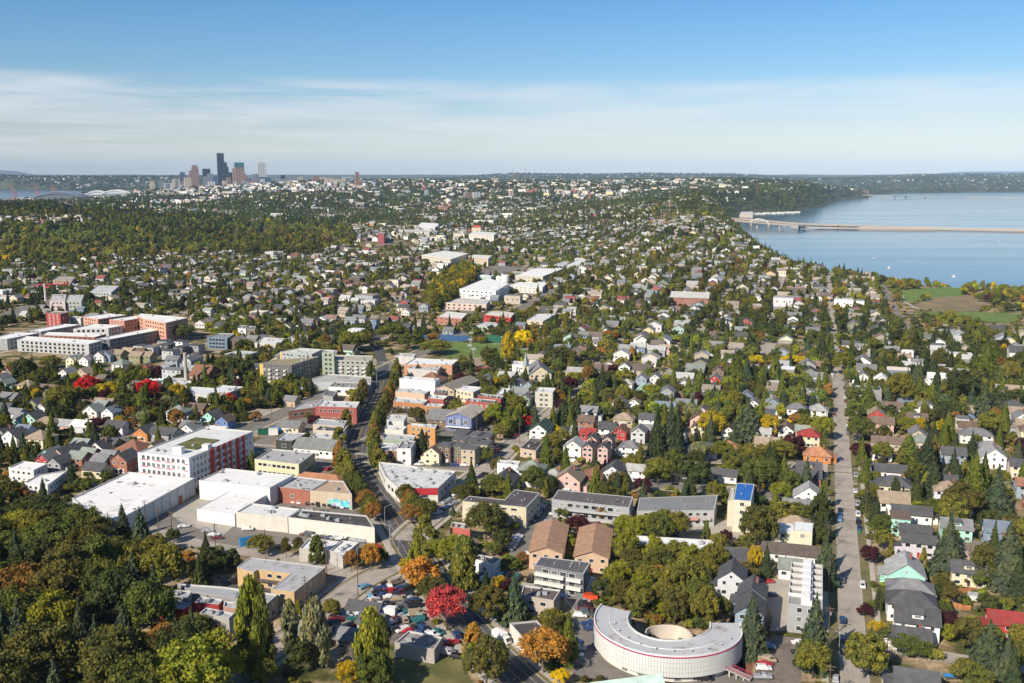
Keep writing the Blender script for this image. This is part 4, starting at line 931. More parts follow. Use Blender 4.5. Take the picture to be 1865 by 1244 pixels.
# scrap yard
phouse('R', 312, 562, 'gx', 11, 6, 3, 'greyblue', 'dark', label='small dark-roofed office hut with blue eave in the scrap yard', name='yard_office', cat='hut')
phouse('R', 375, 665, 'gx', 8, 7, 3, 'grey', 'dark', label='grey-roofed shed behind the white trailer in the scrap yard', name='shed', cat='shed')
phouse('R', 190, 795, 'gx', 9, 7, 2.6, 'brown', 'grey', label='low grey shed beside the poplars at the scrap yard edge', name='shed', cat='shed')
fb('workshop', 'grimy flat-roofed repair workshop stained with rust at the scrap yard', 'workshop', 'R', [(560, 910), (682, 806), (972, 862), (900, 972)], 4, (0.36, 0.33, 0.30), (0.30, 0.28, 0.27), units=3, rmat=mat('stained_roof', objcol=True, var=0.3, scale=0.3, dirt=((0.12, 0.05, 0.035), 0.9, 0.16, 0.5)), lm='the grimy scrap yard workshop')
LANDMARKS.append(('the scrap yard', *C('R', 560, 560)))
# white trailer
tx, ty = C('R', 450, 640, 1.5); root = bpy.data.objects.new('trailer', None); COL.objects.link(root); root.location = (tx, ty, 0); root.rotation_euler = (0, 0, R(-8))
mb = MB(); mb.box(-4.6, -1.25, 1.0, 4.6, 1.25, 3.6); ob('box_body', mb.mesh('box_body', [M_WALL]), root, color=(0.75, 0.75, 0.74))
for s in (-3.6, -2.6, 3.4):
    mb = MB(); mb.tube((s, -1.2, 0.5), (s, 1.2, 0.5), 0.5, n=12); ob('wheel', mb.mesh('wheel', [M_TYRE]), root)
tagt(root, 'white box trailer parked in the middle of the scrap yard', 'trailer'); footprint([(tx-5, ty-2), (tx+5, ty-2), (tx+5, ty+2), (tx-5, ty+2)])
# store with the red front on the far side of the main road
r, p = fb('shop_building', 'wide white-roofed store with red frontage and many roof vents by the main road', 'store', 'E', [(262, 824), (400, 838), (520, 862), (672, 874), (575, 965), (370, 968), (300, 905)], 6, (0.62, 0.60, 0.57), (0.62, 0.62, 0.61), units=16, lm='the white store with the red frontage', win=(1, 5, 3.2, 2.0), rmat=mat('patched_membrane', objcol=True, var=0.12, scale=0.2, dirt=((0.2, 0.19, 0.19), 0.75, 0.22, 0.5)))
a, b = Vector((*C('E', 372, 967, 6), 0)), Vector((*C('E', 575, 965, 6), 0)); wallbox(r, 'red_fascia', a, b, 0.0, 1.0, 3.6, 6.6, 0.25, (0.42, 0.03, 0.035))
# shops east of the main road
S_ = [('shop_building', 'brown brick shop with white roof clutter at the corner crossing', [(40, 938), (75, 868), (300, 880), (222, 950)], 6, (0.24, 0.14, 0.10), (0.62, 0.62, 0.62), 6, (1, 3.5, 1.8, 1.8)),
 ('shop_building', 'tall white-fronted shop beside the brown brick corner shop', [(222, 925), (352, 925), (398, 855), (275, 850)], 8, (0.78, 0.77, 0.75), (0.26, 0.26, 0.27), 4, (2, 3.0, 1.4, 1.6)),
 ('shop_building', 'low grey-green block wall shop by the tall dark fir', [(88, 835), (100, 776), (402, 800), (372, 852)], 5, (0.30, 0.36, 0.28), (0.50, 0.50, 0.48), 5, None),
 ('shop_building', 'cream flat-roofed box building near the orange townhouses', [(108, 742), (122, 700), (322, 716), (282, 752)], 5, (0.66, 0.62, 0.54), (0.68, 0.68, 0.67), 2, None),
 ('shop_building', 'pale box shop with teal side wall and stained roof', [(126, 652), (150, 605), (318, 614), (286, 672)], 6, (0.55, 0.56, 0.53), (0.60, 0.60, 0.59), 2, None),
 ('apartment_building', 'orange and white modern townhouse row with timber bays', [(320, 702), (350, 685), (602, 700), (582, 737)], 9, (0.50, 0.25, 0.09), (0.66, 0.66, 0.65), 3, (3, 3.2, 1.8, 1.7)),
 ('shop_building', 'orange-brown brick shop row with arched windows', [(188, 478), (216, 432), (517, 465), (472, 502)], 7, (0.42, 0.20, 0.09), (0.62, 0.62, 0.62), 5, (1, 2.2, 1.1, 2.0)),
 ('shop_building', 'smaller orange-brown brick shop at the end of the arched row', [(470, 522), (500, 494), (672, 506), (642, 532)], 6, (0.44, 0.22, 0.10), (0.58, 0.58, 0.58), 2, (1, 2.6, 1.2, 1.8)),
 ('shop_building', 'peach stucco shop with stepped parapet below the big white hall', [(208, 382), (236, 345), (537, 376), (482, 412)], 8, (0.62, 0.42, 0.30), (0.58, 0.58, 0.57), 7, None),
 ('shop_building', 'big white hall with tall blank walls beside the main road', [(246, 262), (285, 240), (627, 262), (582, 290)], 11, (0.80, 0.79, 0.77), (0.70, 0.70, 0.69), 4, None),
 ('shop_building', 'two storey red brick shop behind the peach stucco shop', [(515, 447), (542, 412), (707, 428), (662, 462)], 8, (0.38, 0.10, 0.08), (0.66, 0.66, 0.64), 2, (2, 3, 1.2, 1.4)),
 ('shop_building', 'dark flat-roofed brick block with roof clutter', [(570, 386), (602, 362), (702, 371), (682, 401)], 8, (0.14, 0.09, 0.08), (0.10, 0.095, 0.095), 5, (2, 3, 1.2, 1.4)),
 ('shop_building', 'long white-roofed store with an orange fascia near the playing field', [(290, 130), (392, 70), (802, 86), (742, 132)], 7, (0.55, 0.30, 0.18), (0.76, 0.75, 0.73), 5, (1, 4, 2, 1.6)),
 ('shop_building', 'low building with black tar roof behind the street trees', [(155, 600), (200, 512), (480, 540), (460, 590)], 4, (0.4, 0.36, 0.32), (0.07, 0.065, 0.065), 6, None),
 ('shop_building', 'black-roofed shop next to the orange-brown row', [(478, 600), (560, 548), (655, 560), (600, 622)], 5, (0.28, 0.15, 0.10), (0.06, 0.055, 0.06), 3, None),
 ('shop_building', 'white-roofed shop with dark plant units by the field', [(320, 165), (400, 128), (640, 145), (605, 190)], 6, (0.5, 0.48, 0.45), (0.5, 0.5, 0.5), 6, None),
 ('shop_building', 'small cluttered-roof shop at the top of the shopping street', [(210, 45), (240, 22), (400, 30), (385, 60)], 6, (0.5, 0.48, 0.45), (0.5, 0.5, 0.49), 6, None),
 ('apartment_building', 'red brick terraces with roof decks and square bays', [(870, 472), (902, 446), (1162, 466), (1126, 502)], 10, (0.38, 0.07, 0.055), (0.16, 0.13, 0.11), 4, (3, 3.4, 2.0, 1.8)),
 ('apartment_building', 'red brick terraces with roof decks behind the front row', [(985, 427), (1012, 402), (1232, 426), (1202, 457)], 10, (0.36, 0.08, 0.06), (0.17, 0.14, 0.12), 4, (3, 3.4, 2.0, 1.8)),
 ('shop_building', 'cream two level office with long white roof', [(735, 352), (777, 321), (1042, 346), (942, 392)], 7, (0.60, 0.54, 0.40), (0.70, 0.70, 0.68), 3, (2, 3.2, 1.5, 1.3)),
 ('apartment_building', 'three storey pale apartment house with balconies by the fir', [(1525, 388), (1552, 345), (1724, 352), (1692, 397)], 9, (0.52, 0.50, 0.42), (0.66, 0.66, 0.63), 2, (3, 3.2, 1.8, 1.5)),
 ('shop_building', 'flat black-roofed house on the pale gravel corner', [(1385, 922), (1492, 820), (1627, 831), (1532, 947)], 4, (0.50, 0.40, 0.30), (0.055, 0.045, 0.048), 3, (1, 3, 1.6, 1.4)),
 ('apartment_building', 'white box-shaped house with flat roof above the diagonal street', [(1168, 1062), (1182, 1030), (1388, 1044), (1367, 1086)], 8, (0.76, 0.74, 0.70), (0.62, 0.62, 0.60), 3, (2, 4, 1.2, 1.3)),
 ('shop_building', 'long white-roofed hall beyond the brown hip roof', [(1150, 420), (1210, 350), (1300, 360), (1270, 400)], 6, (0.5, 0.5, 0.5), (0.74, 0.74, 0.74), 1, None)]
for nm, lb, pts, h, wc, rc, un, wn in S_: fb(nm, lb, 'apartment building' if nm[0] == 'a' else 'shop', 'S', pts, h, wc, rc, units=un, win=wn, joined=(pts[0][1] < 600), lm=({'big white hall': 'the big white hall', 'orange and white': 'the orange and white townhouses', 'red brick terraces with roof decks and': 'the red brick terraces', 'brown brick shop with': 'the brown brick corner shop', 'flat black-roofed': 'the black-roofed corner house'}.get(next((q for q in ('big white hall', 'orange and white', 'red brick terraces with roof decks and', 'brown brick shop with', 'flat black-roofed') if lb.startswith(q)), ''), None)))
# theatre: blue front, gabled roof
x, y = C('S', 868, 562, 9)
r = house(x, y, 'gyl', 15, 22, 8, (0.16, 0.19, 0.33), (0.44, 0.38, 0.32), label='blue-fronted theatre with cream gabled roof', name='theatre', cat='theatre', lm='the blue-fronted theatre')
for i in range(3):
    mb = MB(); mb.box(-6.2+i*4.4, -11.35, 2.9, -2.8+i*4.4, -11.02, 8.6-(0.9 if i != 1 else 0)); ob('bay', mb.mesh('bay', [M_WALL]), r, color=(0.19, 0.24, 0.42))
    ob('window', window_mesh(2.2, 2.6, cols=2), r, (-4.5+i*4.4, -11.4, 5.4))
mb = MB(); mb.box(-7, -13, 2.4, 7, -11.03, 2.75); ob('awning', mb.mesh('awning', [M_TRIM]), r)
phouse('S', 680, 580, 'gx', 17, 14, 5, 'brown', 'grey', label='grey-roofed hall joined to the left of the blue theatre', name='hall', cat='hall')
phouse('S', 790, 225, 'gyl', 14, 34, 7, 'tan', (0.24, 0.215, 0.18), label='long gabled brown-grey hall behind the white hall', name='hall', cat='hall', ang=GA-0.15, lm='the long brown gabled hall')
phouse('S', 550, 225, 'hip', 17, 16, 7, 'tan', 'rust', label='brown pyramid-roofed building above the big white hall', name='hall', cat='hall')
# church with spire
x, y = G(*[a+b/5.181 for a, b in ((680, 1560), (640, 290))]); r = house(x, y, 'gy', 15, 26, 8, 'cream', 'grey', ang=GA+0.35, label='cream church with steep grey roof and slim spire', name='church', cat='church', lm='the cream church')
mb = MB(); mb.box(-11, -10, 0, -7.6, -6.6, 13); ob('tower', mb.mesh('tower', [M_WALL]), r, color=(0.62, 0.56, 0.46)); mb = MB(); mb.tube((-9.3, -8.3, 13), (-9.3, -8.3, 23), 2.4, 0.05, 4); ob('spire', mb.mesh('spire', [mat('spire_lead', (0.3, 0.33, 0.33))]), r)
fb('school_building', 'long white two storey school wing behind the church', 'school', 'S', [(1310, 130), (1320, 95), (1575, 112), (1560, 150)], 8, (0.72, 0.71, 0.67), (0.7, 0.7, 0.69), units=3, win=(2, 3, 1.4, 1.3), joined=True, far=True)
# dark modern townhouses
for i, (x, y) in enumerate(((690, 872), (800, 868), (918, 898), (828, 806), (958, 822), (1038, 852), (1062, 780), (842, 752), (985, 770))):
    X_, Y_ = C('S', x, y, 9); house(X_, Y_, 'flat', 7, 8, 8.5, ('brown', 'dark', 'tan')[i % 3] if i != 1 else (0.17, 0.15, 0.10), (0.12, 0.12, 0.125), group='dark modern townhouses')
LANDMARKS.append(('the dark modern townhouses', *C('S', 880, 850)))
# ---- south: apartments
r, p = fb('apartment_building', 'cream L-shaped apartment block with black pitched-edge roof', 'apartment building', 'T', [(125, 302), (192, 246), (560, 286), (662, 180), (926, 215), (782, 366)], 8.5, (0.58, 0.52, 0.38), (0.085, 0.075, 0.078), par=0.12, units=7, win=(3, 4.2, 2.6, 1.1), lm='the cream L-shaped apartment block')
r, p = fb('apartment_building', 'grey two storey apartment block with long balconies and dark roof', 'apartment building', 'H', [(1180, 262), (1214, 211), (1612, 249), (1592, 306)], 7.2, (0.33, 0.34, 0.35), (0.12, 0.105, 0.105), par=0.12, units=7, win=(2, 3.4, 2.4, 1.7), lm='the grey balcony apartments')
a, b = Vector((*C('H', 1180, 262, 7.2), 0)), Vector((*C('H', 1592, 306, 7.2), 0))
for z in (0.4, 3.7): wallbox(r, 'balcony', a, b, 0.02, 0.96, z-0.2, z, 1.5, (0.42, 0.42, 0.42)); wallbox(r, 'railing', a+Vector((0, -1.45, 0)), b+Vector((0, -1.45, 0)), 0.02, 0.96, z, z+0.9, 0.05, (0.40, 0.40, 0.41))
for i, (cxy, lb) in enumerate((((1020, 640), 'pinkish two storey apartment house with long orange gable roof, nearer the car park'), ((1478, 682), 'pinkish apartment house with long orange gable roof beyond the purple tree'))):
    X_, Y_ = C('T', *cxy, 8); house(X_, Y_, 'gyl', 12, 29, 6.6, (0.58, 0.40, 0.27), (0.38, 0.225, 0.14), ang=R(-7 if i == 0 else -8), label=lb, name='apartment_building', cat='apartment building', lm=('the first orange-roofed apartments', 'the second orange-roofed apartments')[i], jitter=False)
r, p = fb('apartment_building', 'three storey dark apartment block with white balcony fronts', 'apartment building', 'T', [(866, 962), (932, 872), (1446, 930), (1372, 1052)], 8.8, (0.16, 0.165, 0.175), (0.105, 0.105, 0.11), par=0.12, units=5, win=(3, 3.2, 2.4, 1.7), lm='the dark three storey apartments')
a, b = Vector((*C('T', 866, 962, 8.8), 0)), Vector((*C('T', 1372, 1052, 8.8), 0))
for z in (3.1, 6.0): wallbox(r, 'balcony', a, b, 0.03, 0.62, z-0.1, z+0.9, 1.4, (0.68, 0.66, 0.60)); wallbox(r, 'balcony', a, b, 0.68, 0.97, z-0.1, z+0.9, 1.4, (0.68, 0.66, 0.60))
fb('shop_building', 'small white building with black tar roof beside the main road', 'shop', 'T', [(250, 908), (296, 861), (517, 896), (457, 957)], 5, (0.76, 0.75, 0.71), (0.05, 0.045, 0.045), units=3, win=(1, 3.4, 1.2, 1.5), lm='the small white black-roofed shop')
fb('shop_building', 'low red building with brown roof beside the slender green trees', 'shop', 'T', [(0, 575), (22, 521), (212, 546), (202, 601)], 5, (0.44, 0.12, 0.09), (0.20, 0.115, 0.085), units=3)
phouse('T', 112, 680, 'hip', 10, 9, 3.5, 'tan', 'tan')
fb('apartment_building', 'low building with bright white roof above the wooded slope', 'apartment building', 'Z', [(1120, 990), (1136, 976), (1302, 986), (1292, 1007)], 5, (0.6, 0.6, 0.58), (0.78, 0.79, 0.80), units=3, lm='the bright white roof')
fb('shop_building', 'two storey building with brown tar roof behind the conifer by the road', 'shop', 'H', [(1015, 776), (1030, 723), (1227, 749), (1191, 806)], 6, (0.42, 0.36, 0.30), (0.12, 0.09, 0.08), units=3, win=(2, 4, 2, 1.4), lm='the brown tar-roofed shop')
fb('shop_building', 'low white workshop with patched black roof by the main road', 'workshop', 'H', [(956, 925), (1102, 910), (1168, 986), (1042, 1022)], 4.5, (0.66, 0.63, 0.56), (0.075, 0.06, 0.06), units=2, lm='the patched black-roofed workshop')
r, p = fb('apartment_building', 'row of grey-roofed flats with yellow and pink balconies', 'apartment building', 'Z', [(1160, 931), (1165, 907), (1307, 902), (1301, 930)], 6.6, (0.42, 0.42, 0.42), (0.22, 0.225, 0.225), par=0.1, units=6, win=(2, 3, 1.8, 1.5), lm='the flats with coloured balconies')
a, b = Vector((*C('Z', 1160, 931, 6.6), 0)), Vector((*C('Z', 1301, 930, 6.6), 0))
for i, cc in enumerate(((0.7, 0.45, 0.06), (0.62, 0.28, 0.2), (0.7, 0.45, 0.06), (0.6, 0.25, 0.2), (0.6, 0.3, 0.25), (0.42, 0.4, 0.38))): wallbox(r, 'balcony', a, b, 0.03+i*0.16, 0.15+i*0.16, 2.9, 3.9, 1.2, cc)
r, p = fb('apartment_building', 'narrow cream four storey house with bright blue roof', 'apartment building', 'V', [(257, 287), (292, 113), (476, 126), (440, 302)], 13, (0.66, 0.59, 0.46), (0.025, 0.13, 0.42), par=0.15, units=2, win=(4, 3.4, 1.7, 1.6), cols=2, lm='the blue-roofed house', rmat=M_WALL)
fb('apartment_building', 'cream stepped wing on the left side of the blue-roofed house', 'apartment building', 'V', [(200, 300), (232, 170), (268, 172), (255, 300)], 10.5, (0.66, 0.60, 0.48), (0.62, 0.56, 0.46), par=0.3, units=0)
fb('apartment_building', 'cream building with green panels and lower white roof', 'apartment building', 'V', [(652, 602), (672, 519), (878, 530), (888, 627)], 6.5, (0.66, 0.62, 0.45), (0.72, 0.74, 0.76), par=0.1, units=1, win=(2, 4, 1.8, 1.5))
fb('apartment_building', 'taller cream building with green panels and square white roof', 'apartment building', 'V', [(873, 602), (882, 509), (1086, 526), (1072, 616)], 8, (0.66, 0.62, 0.45), (0.72, 0.74, 0.74), par=0.1, units=0, win=(2, 4.5, 1.8, 1.6), lm='the cream building with green panels')
phouse('V', 862, 772, 'gx', 21, 8, 3.4, 'white', (0.11, 0.085, 0.075), label='long white rambler with dark brown roof below the green-panelled building', lm='the white rambler')
phouse('V', 310, 815, 'gx', 9, 9, 4, (0.40, 0.12, 0.05), 'dark'); phouse('I', 1000-640, 0+560, 'gy', 5, 5, 3, 'brown', 'dark') if False else None
phouse('V', 1035, 175, 'gy', 12, 9, 5.5, 'white', 'ltgrey'); phouse('V', 952, 300, 'gx', 14, 6.5, 4, 'white', 'grey')
for i, (x, y, h) in enumerate(((318, 632, 9.5), (425, 722, 8.5), (415, 808, 8))): phouse('I', x, y, 'gy', 8.6, 10.5, h, 'ltgrey' if i == 0 else 'greyblue', 'dark', lm='the grey gabled rowhouses' if i == 0 else None, group='grey gabled rowhouses')
# white terrace of townhouses with roof decks
base = C('I', 612, 792, 10); top_ = C('I', 632, 588, 10); bd = C('I', 788, 792, 10)
L_ = math.hypot(top_[0]-base[0], top_[1]-base[1]); wd = math.hypot(bd[0]-base[0], bd[1]-base[1])
for i in range(6):
    s0, s1 = L_*i/6-(1.5 if i == 0 else 0), L_*(i+0.94)/6
    q = lambda cc, ss: (base[0]+SV[0]*ss+CV[0]*cc, base[1]+SV[1]*ss+CV[1]*cc)
    poly = [q(0, s0), q(wd, s0), q(wd, s1), q(0, s1)]
    r, p = fb('townhouse', f"{'white' if i else 'grey-fronted'} townhouse with roof decks, {['nearest', 'second', 'third', 'fourth', 'fifth', 'farthest'][i]} in the terrace along the concrete lane", 'townhouse', None, None, 9, (0.70, 0.69, 0.67) if i else (0.33, 0.335, 0.345), (0.30, 0.28, 0.27), world=poly, par=1.0 if i else 0.3, units=0, win=(3, 3.2, 1.6, 1.6), group='white terrace townhouses')
    c0 = r.location; mb = MB()
    for cc0, cc1, hh in ((0.38, 0.64, 11.6), (0.64, 0.70, 10.6)): mb.prism([tuple(Vector(q(wd*a0, b0))-Vector((c0.x, c0.y))) for a0, b0 in ((cc0, s0+0.5), (cc1, s0+0.5), (cc1, s1-0.4), (cc0, s1-0.4))], 8.9, hh)
    ob('stair_tower', mb.mesh('stair_tower', [M_WALL]), r, color=(0.74, 0.73, 0.71))
    mb = MB(); mb.box(-1.2, -0.8, 9, 1.2, -0.3, 9.8); mb.box(1.6, -0.6, 9, 2.5, 0.4, 9.5); ob('deck_furniture', mb.mesh('deck_furniture', [M_WOODD]), r, rz=GA, kind='stuff')
LANDMARKS.append(('the white terrace', *q(wd/2, L_/2)))
# mint roof at the bottom edge
X_, Y_ = C('U', 470, 1235, 5); house(X_, Y_, 'gx', 19, 13, 3.5, 'mint', (0.50, 0.64, 0.58), ang=R(14), label='building with pale mint roof in front of the curved hall', name='hall', cat='hall', lm='the mint-roofed hall', jitter=False)
# ---- the curved hall
def arc(pts, it=3): return smooth(pts, it)
HC_ = 8.0
outer = arc([C('U', x, y, HC_) for x, y in [(205, 358), (150, 420), (122, 505), (140, 600), (230, 700), (390, 790), (590, 864), (820, 908), (1080, 920), (1300, 902), (1500, 856), (1640, 785), (1706, 700), (1700, 620), (1685, 552)]])
inner = arc([C('U', x, y, HC_) for x, y in [(520, 435), (484, 500), (500, 570), (560, 640), (650, 690), (790, 733), (940, 743), (1100, 735), (1240, 700), (1330, 645), (1362, 600), (1355, 547)]])
cen = np.mean(np.array(outer+inner), 0); root = bpy.data.objects.new('curved_hall', None); COL.objects.link(root); root.location = (cen[0], cen[1], 0)
LANDMARKS.append(('the curved white hall', cen[0], cen[1])); tagt(root, 'large horseshoe-shaped white hall with panelled outer wall and flat grey roof', 'hall')
def loc(p): return (p[0]-cen[0], p[1]-cen[1])
O_ = [loc(p) for p in outer]; I_ = [loc(p) for p in inner]; ring = O_+I_[::-1]
def resamp(pts, n):
    d = [0]
    for a, b in zip(pts, pts[1:]): d.append(d[-1]+math.hypot(b[0]-a[0], b[1]-a[1]))
    t = np.linspace(0, d[-1], n); P = np.array(pts); return list(zip(np.interp(t, d, P[:, 0]), np.interp(t, d, P[:, 1])))
Or = resamp(O_, 60); Ir = resamp(I_, 60)
mb = MB(); vs = [(x, y, HC_) for x, y in Or]+[(x, y, HC_) for x, y in Ir]
area = sum(a[0]*b[1]-b[0]*a[1] for a, b in zip(O_, O_[1:]))
mb.add(vs, [(i, i+1, 60+i+1, 60+i) if area > 0 else (60+i, 60+i+1, i+1, i) for i in range(59)])
mroof = mat('hall_roof', objcol=True, var=0.06, scale=0.1, dirt=((0.20, 0.155, 0.12), 0.9, 0.13, 0.54)); o_ = ob('roof', mb.mesh('roof', [mroof]), root, color=(0.46, 0.46, 0.47))
if o_.data.polygons[0].normal.z < 0: o_.data.flip_normals()
def wallring(name, pts, z0, z1, th, matl, color=None, kind=None, off=0.0):
    nn = offsets(pts); sg = 1 if area > 0 else -1; m2 = MB()
    a = [(x+n[0]*off*sg, y+n[1]*off*sg) for (x, y), n in zip(pts, nn)]; b = [(x+n[0]*(off-th)*sg, y+n[1]*(off-th)*sg) for (x, y), n in zip(pts, nn)]
    k = len(pts); vs = [(x, y, z0) for x, y in a]+[(x, y, z1) for x, y in a]+[(x, y, z0) for x, y in b]+[(x, y, z1) for x, y in b]
    m2.add(vs, [(i, i+1, k+i+1, k+i) for i in range(k-1)]+[(k+i, k+i+1, 3*k+i+1, 3*k+i) for i in range(k-1)]+[(2*k+i+1, 2*k+i, 3*k+i, 3*k+i+1) for i in range(k-1)]+[(i+1, i, 2*k+i, 2*k+i+1) for i in range(k-1)])
    return ob(name, m2.mesh(name, [matl]), root, color=color, kind=kind)
wallring('wall', Or, 1.9, HC_-0.05, 0.4, M_WALL, (0.30, 0.30, 0.29)); wallring('plinth', Or, -1, 1.9, 0.4, M_WALL, (0.66, 0.62, 0.54), off=-1.2)
wallring('wall', Ir, -1, HC_-0.05, 0.4, M_WALL, (0.6, 0.58, 0.54), off=0.3)
wallring('parapet', Or, HC_-0.04, HC_+0.45, 0.35, M_WALL, (0.66, 0.66, 0.65), off=0.06); wallring('stripe', Or, HC_-0.35, HC_+0.0, 0.1, M_WALL, (0.40, 0.03, 0.13), off=0.16)
wallring('parapet', Ir, HC_-0.04, HC_+0.4, 0.3, M_WALL, (0.6, 0.6, 0.58), off=0.35)
pn = resamp(O_, 96); sg = 1 if area > 0 else -1; nn = offsets(pn); pm = None
ll = math.hypot(pn[1][0]-pn[0][0], pn[1][1]-pn[0][1])
mb = MB(); mb.box(0.03, -0.06, 0, ll-0.03, 0.05, 1.35); pm = mb.mesh('cladding_panel', [mat('cladding_panel', (0.60, 0.60, 0.57), var=0.08, scale=0.2)])
for i in range(95):
    a, b = pn[i], pn[i+1]; ang = math.atan2(b[1]-a[1], b[0]-a[0]); px0, py0 = a
    if sg < 0: ang += math.pi; px0, py0 = b
    for q in range(4):
        if q == 3 and 0: continue
        ob('cladding_panel', pm, root, (px0+math.cos(ang-1.5708)*0.09, py0+math.sin(ang-1.5708)*0.09, 1.95+q*1.42), ang)
for i in range(6, 54, 4):   # vents in the plinth
    a = Or[i]; n_ = offsets(Or)[i]; ang = math.atan2(-n_[0], n_[1]) if sg > 0 else math.atan2(n_[0], -n_[1])
    if i > 20: ob('louvre', window_mesh(2.0, 1.3, cols=4), root, (a[0]-n_[0]*sg*1.15, a[1]-n_[1]*sg*1.15, 0.9), ang)
mb = MB(); rl = resamp([( (a[0]*0.55+b[0]*0.45), (a[1]*0.55+b[1]*0.45)) for a, b in zip(Or, Ir)], 14)
for (a, b) in zip(rl[1:], rl[2:-1]): mb.tube((*a, HC_+0.06), (*b, HC_+0.06), 0.10, n=5)
ob('roof_seam', mb.mesh('roof_seam', [M_TRIM]), root)
for p in rl[2:-2]: ob('roof_unit', hvac_mesh(1), root, (p[0]+1.5, p[1]-1.5, HC_), scl=(0.8, 0.8, 0.8))
footprint(ccw(resamp(outer, 24)+resamp(inner, 24)[::-1]))
# round court wall
cw = smooth([C('U', x, y, 4.5) for x, y in [(670, 660), (672, 615), (760, 575), (900, 565), (1040, 580), (1130, 625), (1180, 690)]], 3); cw = [loc(p) for p in cw]; area2 = area; area = sum(a[0]*b[1]-b[0]*a[1] for a, b in zip(cw, cw[1:]))
wallring('court_wall', resamp(cw, 24), -0.5, 4.5, 0.35, M_WALL, (0.62, 0.55, 0.46), off=0); area = area2
sheet('court', 'U', [(690, 700), (760, 650), (940, 630), (1100, 655), (1180, 720), (1000, 800), (800, 800)], M_SCRAP, 0.05)
# entrance bridge with magenta rails
a = Vector((*C('U', 1500, 1005, 2.6), 2.6)); b = Vector((*C('U', 1790, 1140, 0.8), 0.8)); d_ = (b-a); Ln = d_.length
r2 = bpy.data.objects.new('entrance_ramp', None); COL.objects.link(r2); r2.location = a; r2.rotation_euler = (0, 0, math.atan2(d_.y, d_.x)); sl = (b.z-a.z)/Ln
mb = MB(); mb.add([(0, -1.2, -.25), (Ln, -1.2, -.25+b.z-a.z), (Ln, 1.2, -.25+b.z-a.z), (0, 1.2, -.25), (0, -1.2, 0), (Ln, -1.2, b.z-a.z), (Ln, 1.2, b.z-a.z), (0, 1.2, 0)], [(0, 3, 2, 1), (4, 5, 6, 7), (0, 1, 5, 4), (1, 2, 6, 5), (2, 3, 7, 6), (3, 0, 4, 7)])
ob('deck', mb.mesh('deck', [M_CONC]), r2)
for s in (-1.2, 1.2):
    mb = MB(); mb.tube((0, s, 1.0), (Ln, s, 1.0+b.z-a.z), 0.07, n=5); mb.tube((0, s, 0.5), (Ln, s, 0.5+b.z-a.z), 0.05, n=5)
    for i in range(9): mb.tube((Ln*i/8, s, (b.z-a.z)*i/8), (Ln*i/8, s, 1+(b.z-a.z)*i/8), 0.05, n=5)
    ob('railing', mb.mesh('railing', [mat('magenta_rail', (0.35, 0.05, 0.12))]), r2)
for t in (0.25, 0.5, 0.75):
    mb = MB(); mb.box(Ln*t-0.2, -0.9, -3, Ln*t+0.2, 0.9, (b.z-a.z)*t-0.2); ob('pier', mb.mesh('pier', [M_CONC]), r2)
tagt(r2, 'entrance ramp with magenta railings at the right end of the curved hall', 'ramp')
# ---- upper left: office and apartment blocks
ML = [('apartment_building', 'grey and white apartment row at the left edge under a white roof', [(-100, 300), (130, 240), (368, 246), (66, 302)], 9, (0.36, 0.37, 0.38), WHT, (3, 4, 2, 1.8)),
 ('apartment_building', 'long front apartment row with grey and white bays and white roof', [(160, 310), (240, 276), (962, 318), (836, 351)], 9, (0.42, 0.43, 0.43), WHT, (3, 4.5, 2.2, 1.9)),
 ('apartment_building', 'brick apartment row with white roof between two grey rows', [(390, 266), (442, 236), (1002, 255), (892, 286)], 9, (0.30, 0.12, 0.08), WHT, (3, 4.5, 2, 1.7)),
 ('apartment_building', 'grey apartment row with white roof in the second rank', [(280, 219), (602, 160), (762, 166), (386, 233)], 9, (0.26, 0.28, 0.30), WHT, (3, 4.5, 2, 1.8)),
 ('apartment_building', 'white fronted apartment row with red window strips', [(690, 206), (872, 159), (1162, 173), (1022, 201)], 11, (0.58, 0.57, 0.55), WHT, (3, 4, 2.2, 2.0)),
 ('apartment_building', 'long dark grey apartment row running away to the orange blocks', [(900, 301), (1392, 201), (1512, 216), (1032, 307)], 9.5, (0.17, 0.18, 0.19), WHT, (3, 4.5, 2.4, 2.0)),
 ('apartment_building', 'orange apartment block, smallest of the orange group', [(785, 91), (1022, 61), (1192, 76), (922, 116)], 15, (0.56, 0.30, 0.21), WHT, (5, 4, 1.8, 1.6)),
 ('apartment_building', 'orange-red apartment block in the middle of the orange group', [(1030, 117), (1272, 81), (1342, 101), (1172, 131)], 15, (0.48, 0.22, 0.16), WHT, (5, 4, 1.8, 1.6)),
 ('apartment_building', 'widest orange apartment block with white roof', [(1290, 76), (1322, 61), (1772, 101), (1562, 151), (1350, 111)], 17, (0.56, 0.30, 0.21), WHT, (5, 4, 1.8, 1.6)),
 ('apartment_building', 'bright red block beyond the apartment rows', [(435, 56), (502, 36), (647, 46), (570, 66)], 14, (0.36, 0.06, 0.055), (0.3, 0.25, 0.22), (5, 5, 2, 1.8)),
 ('school_building', 'pale low school building beside the green pitch', [(655, 95), (700, 85), (782, 92), (760, 108)], 8, (0.55, 0.54, 0.5), (0.6, 0.6, 0.58), None)]
for nm, lb, pts, h, wc, rc, wn in ML: fb(nm, lb, 'apartment building' if nm[0] == 'a' else 'school', 'M', pts, h, wc, rc, units=2, win=wn, joined=True, far=False, lm={'bright red block beyond the apartment rows': 'the bright red block', 'widest orange apartment block with white roof': 'the orange apartment blocks', 'long front apartment row with grey and white bays and white roof': 'the white-roofed apartment rows'}.get(lb))
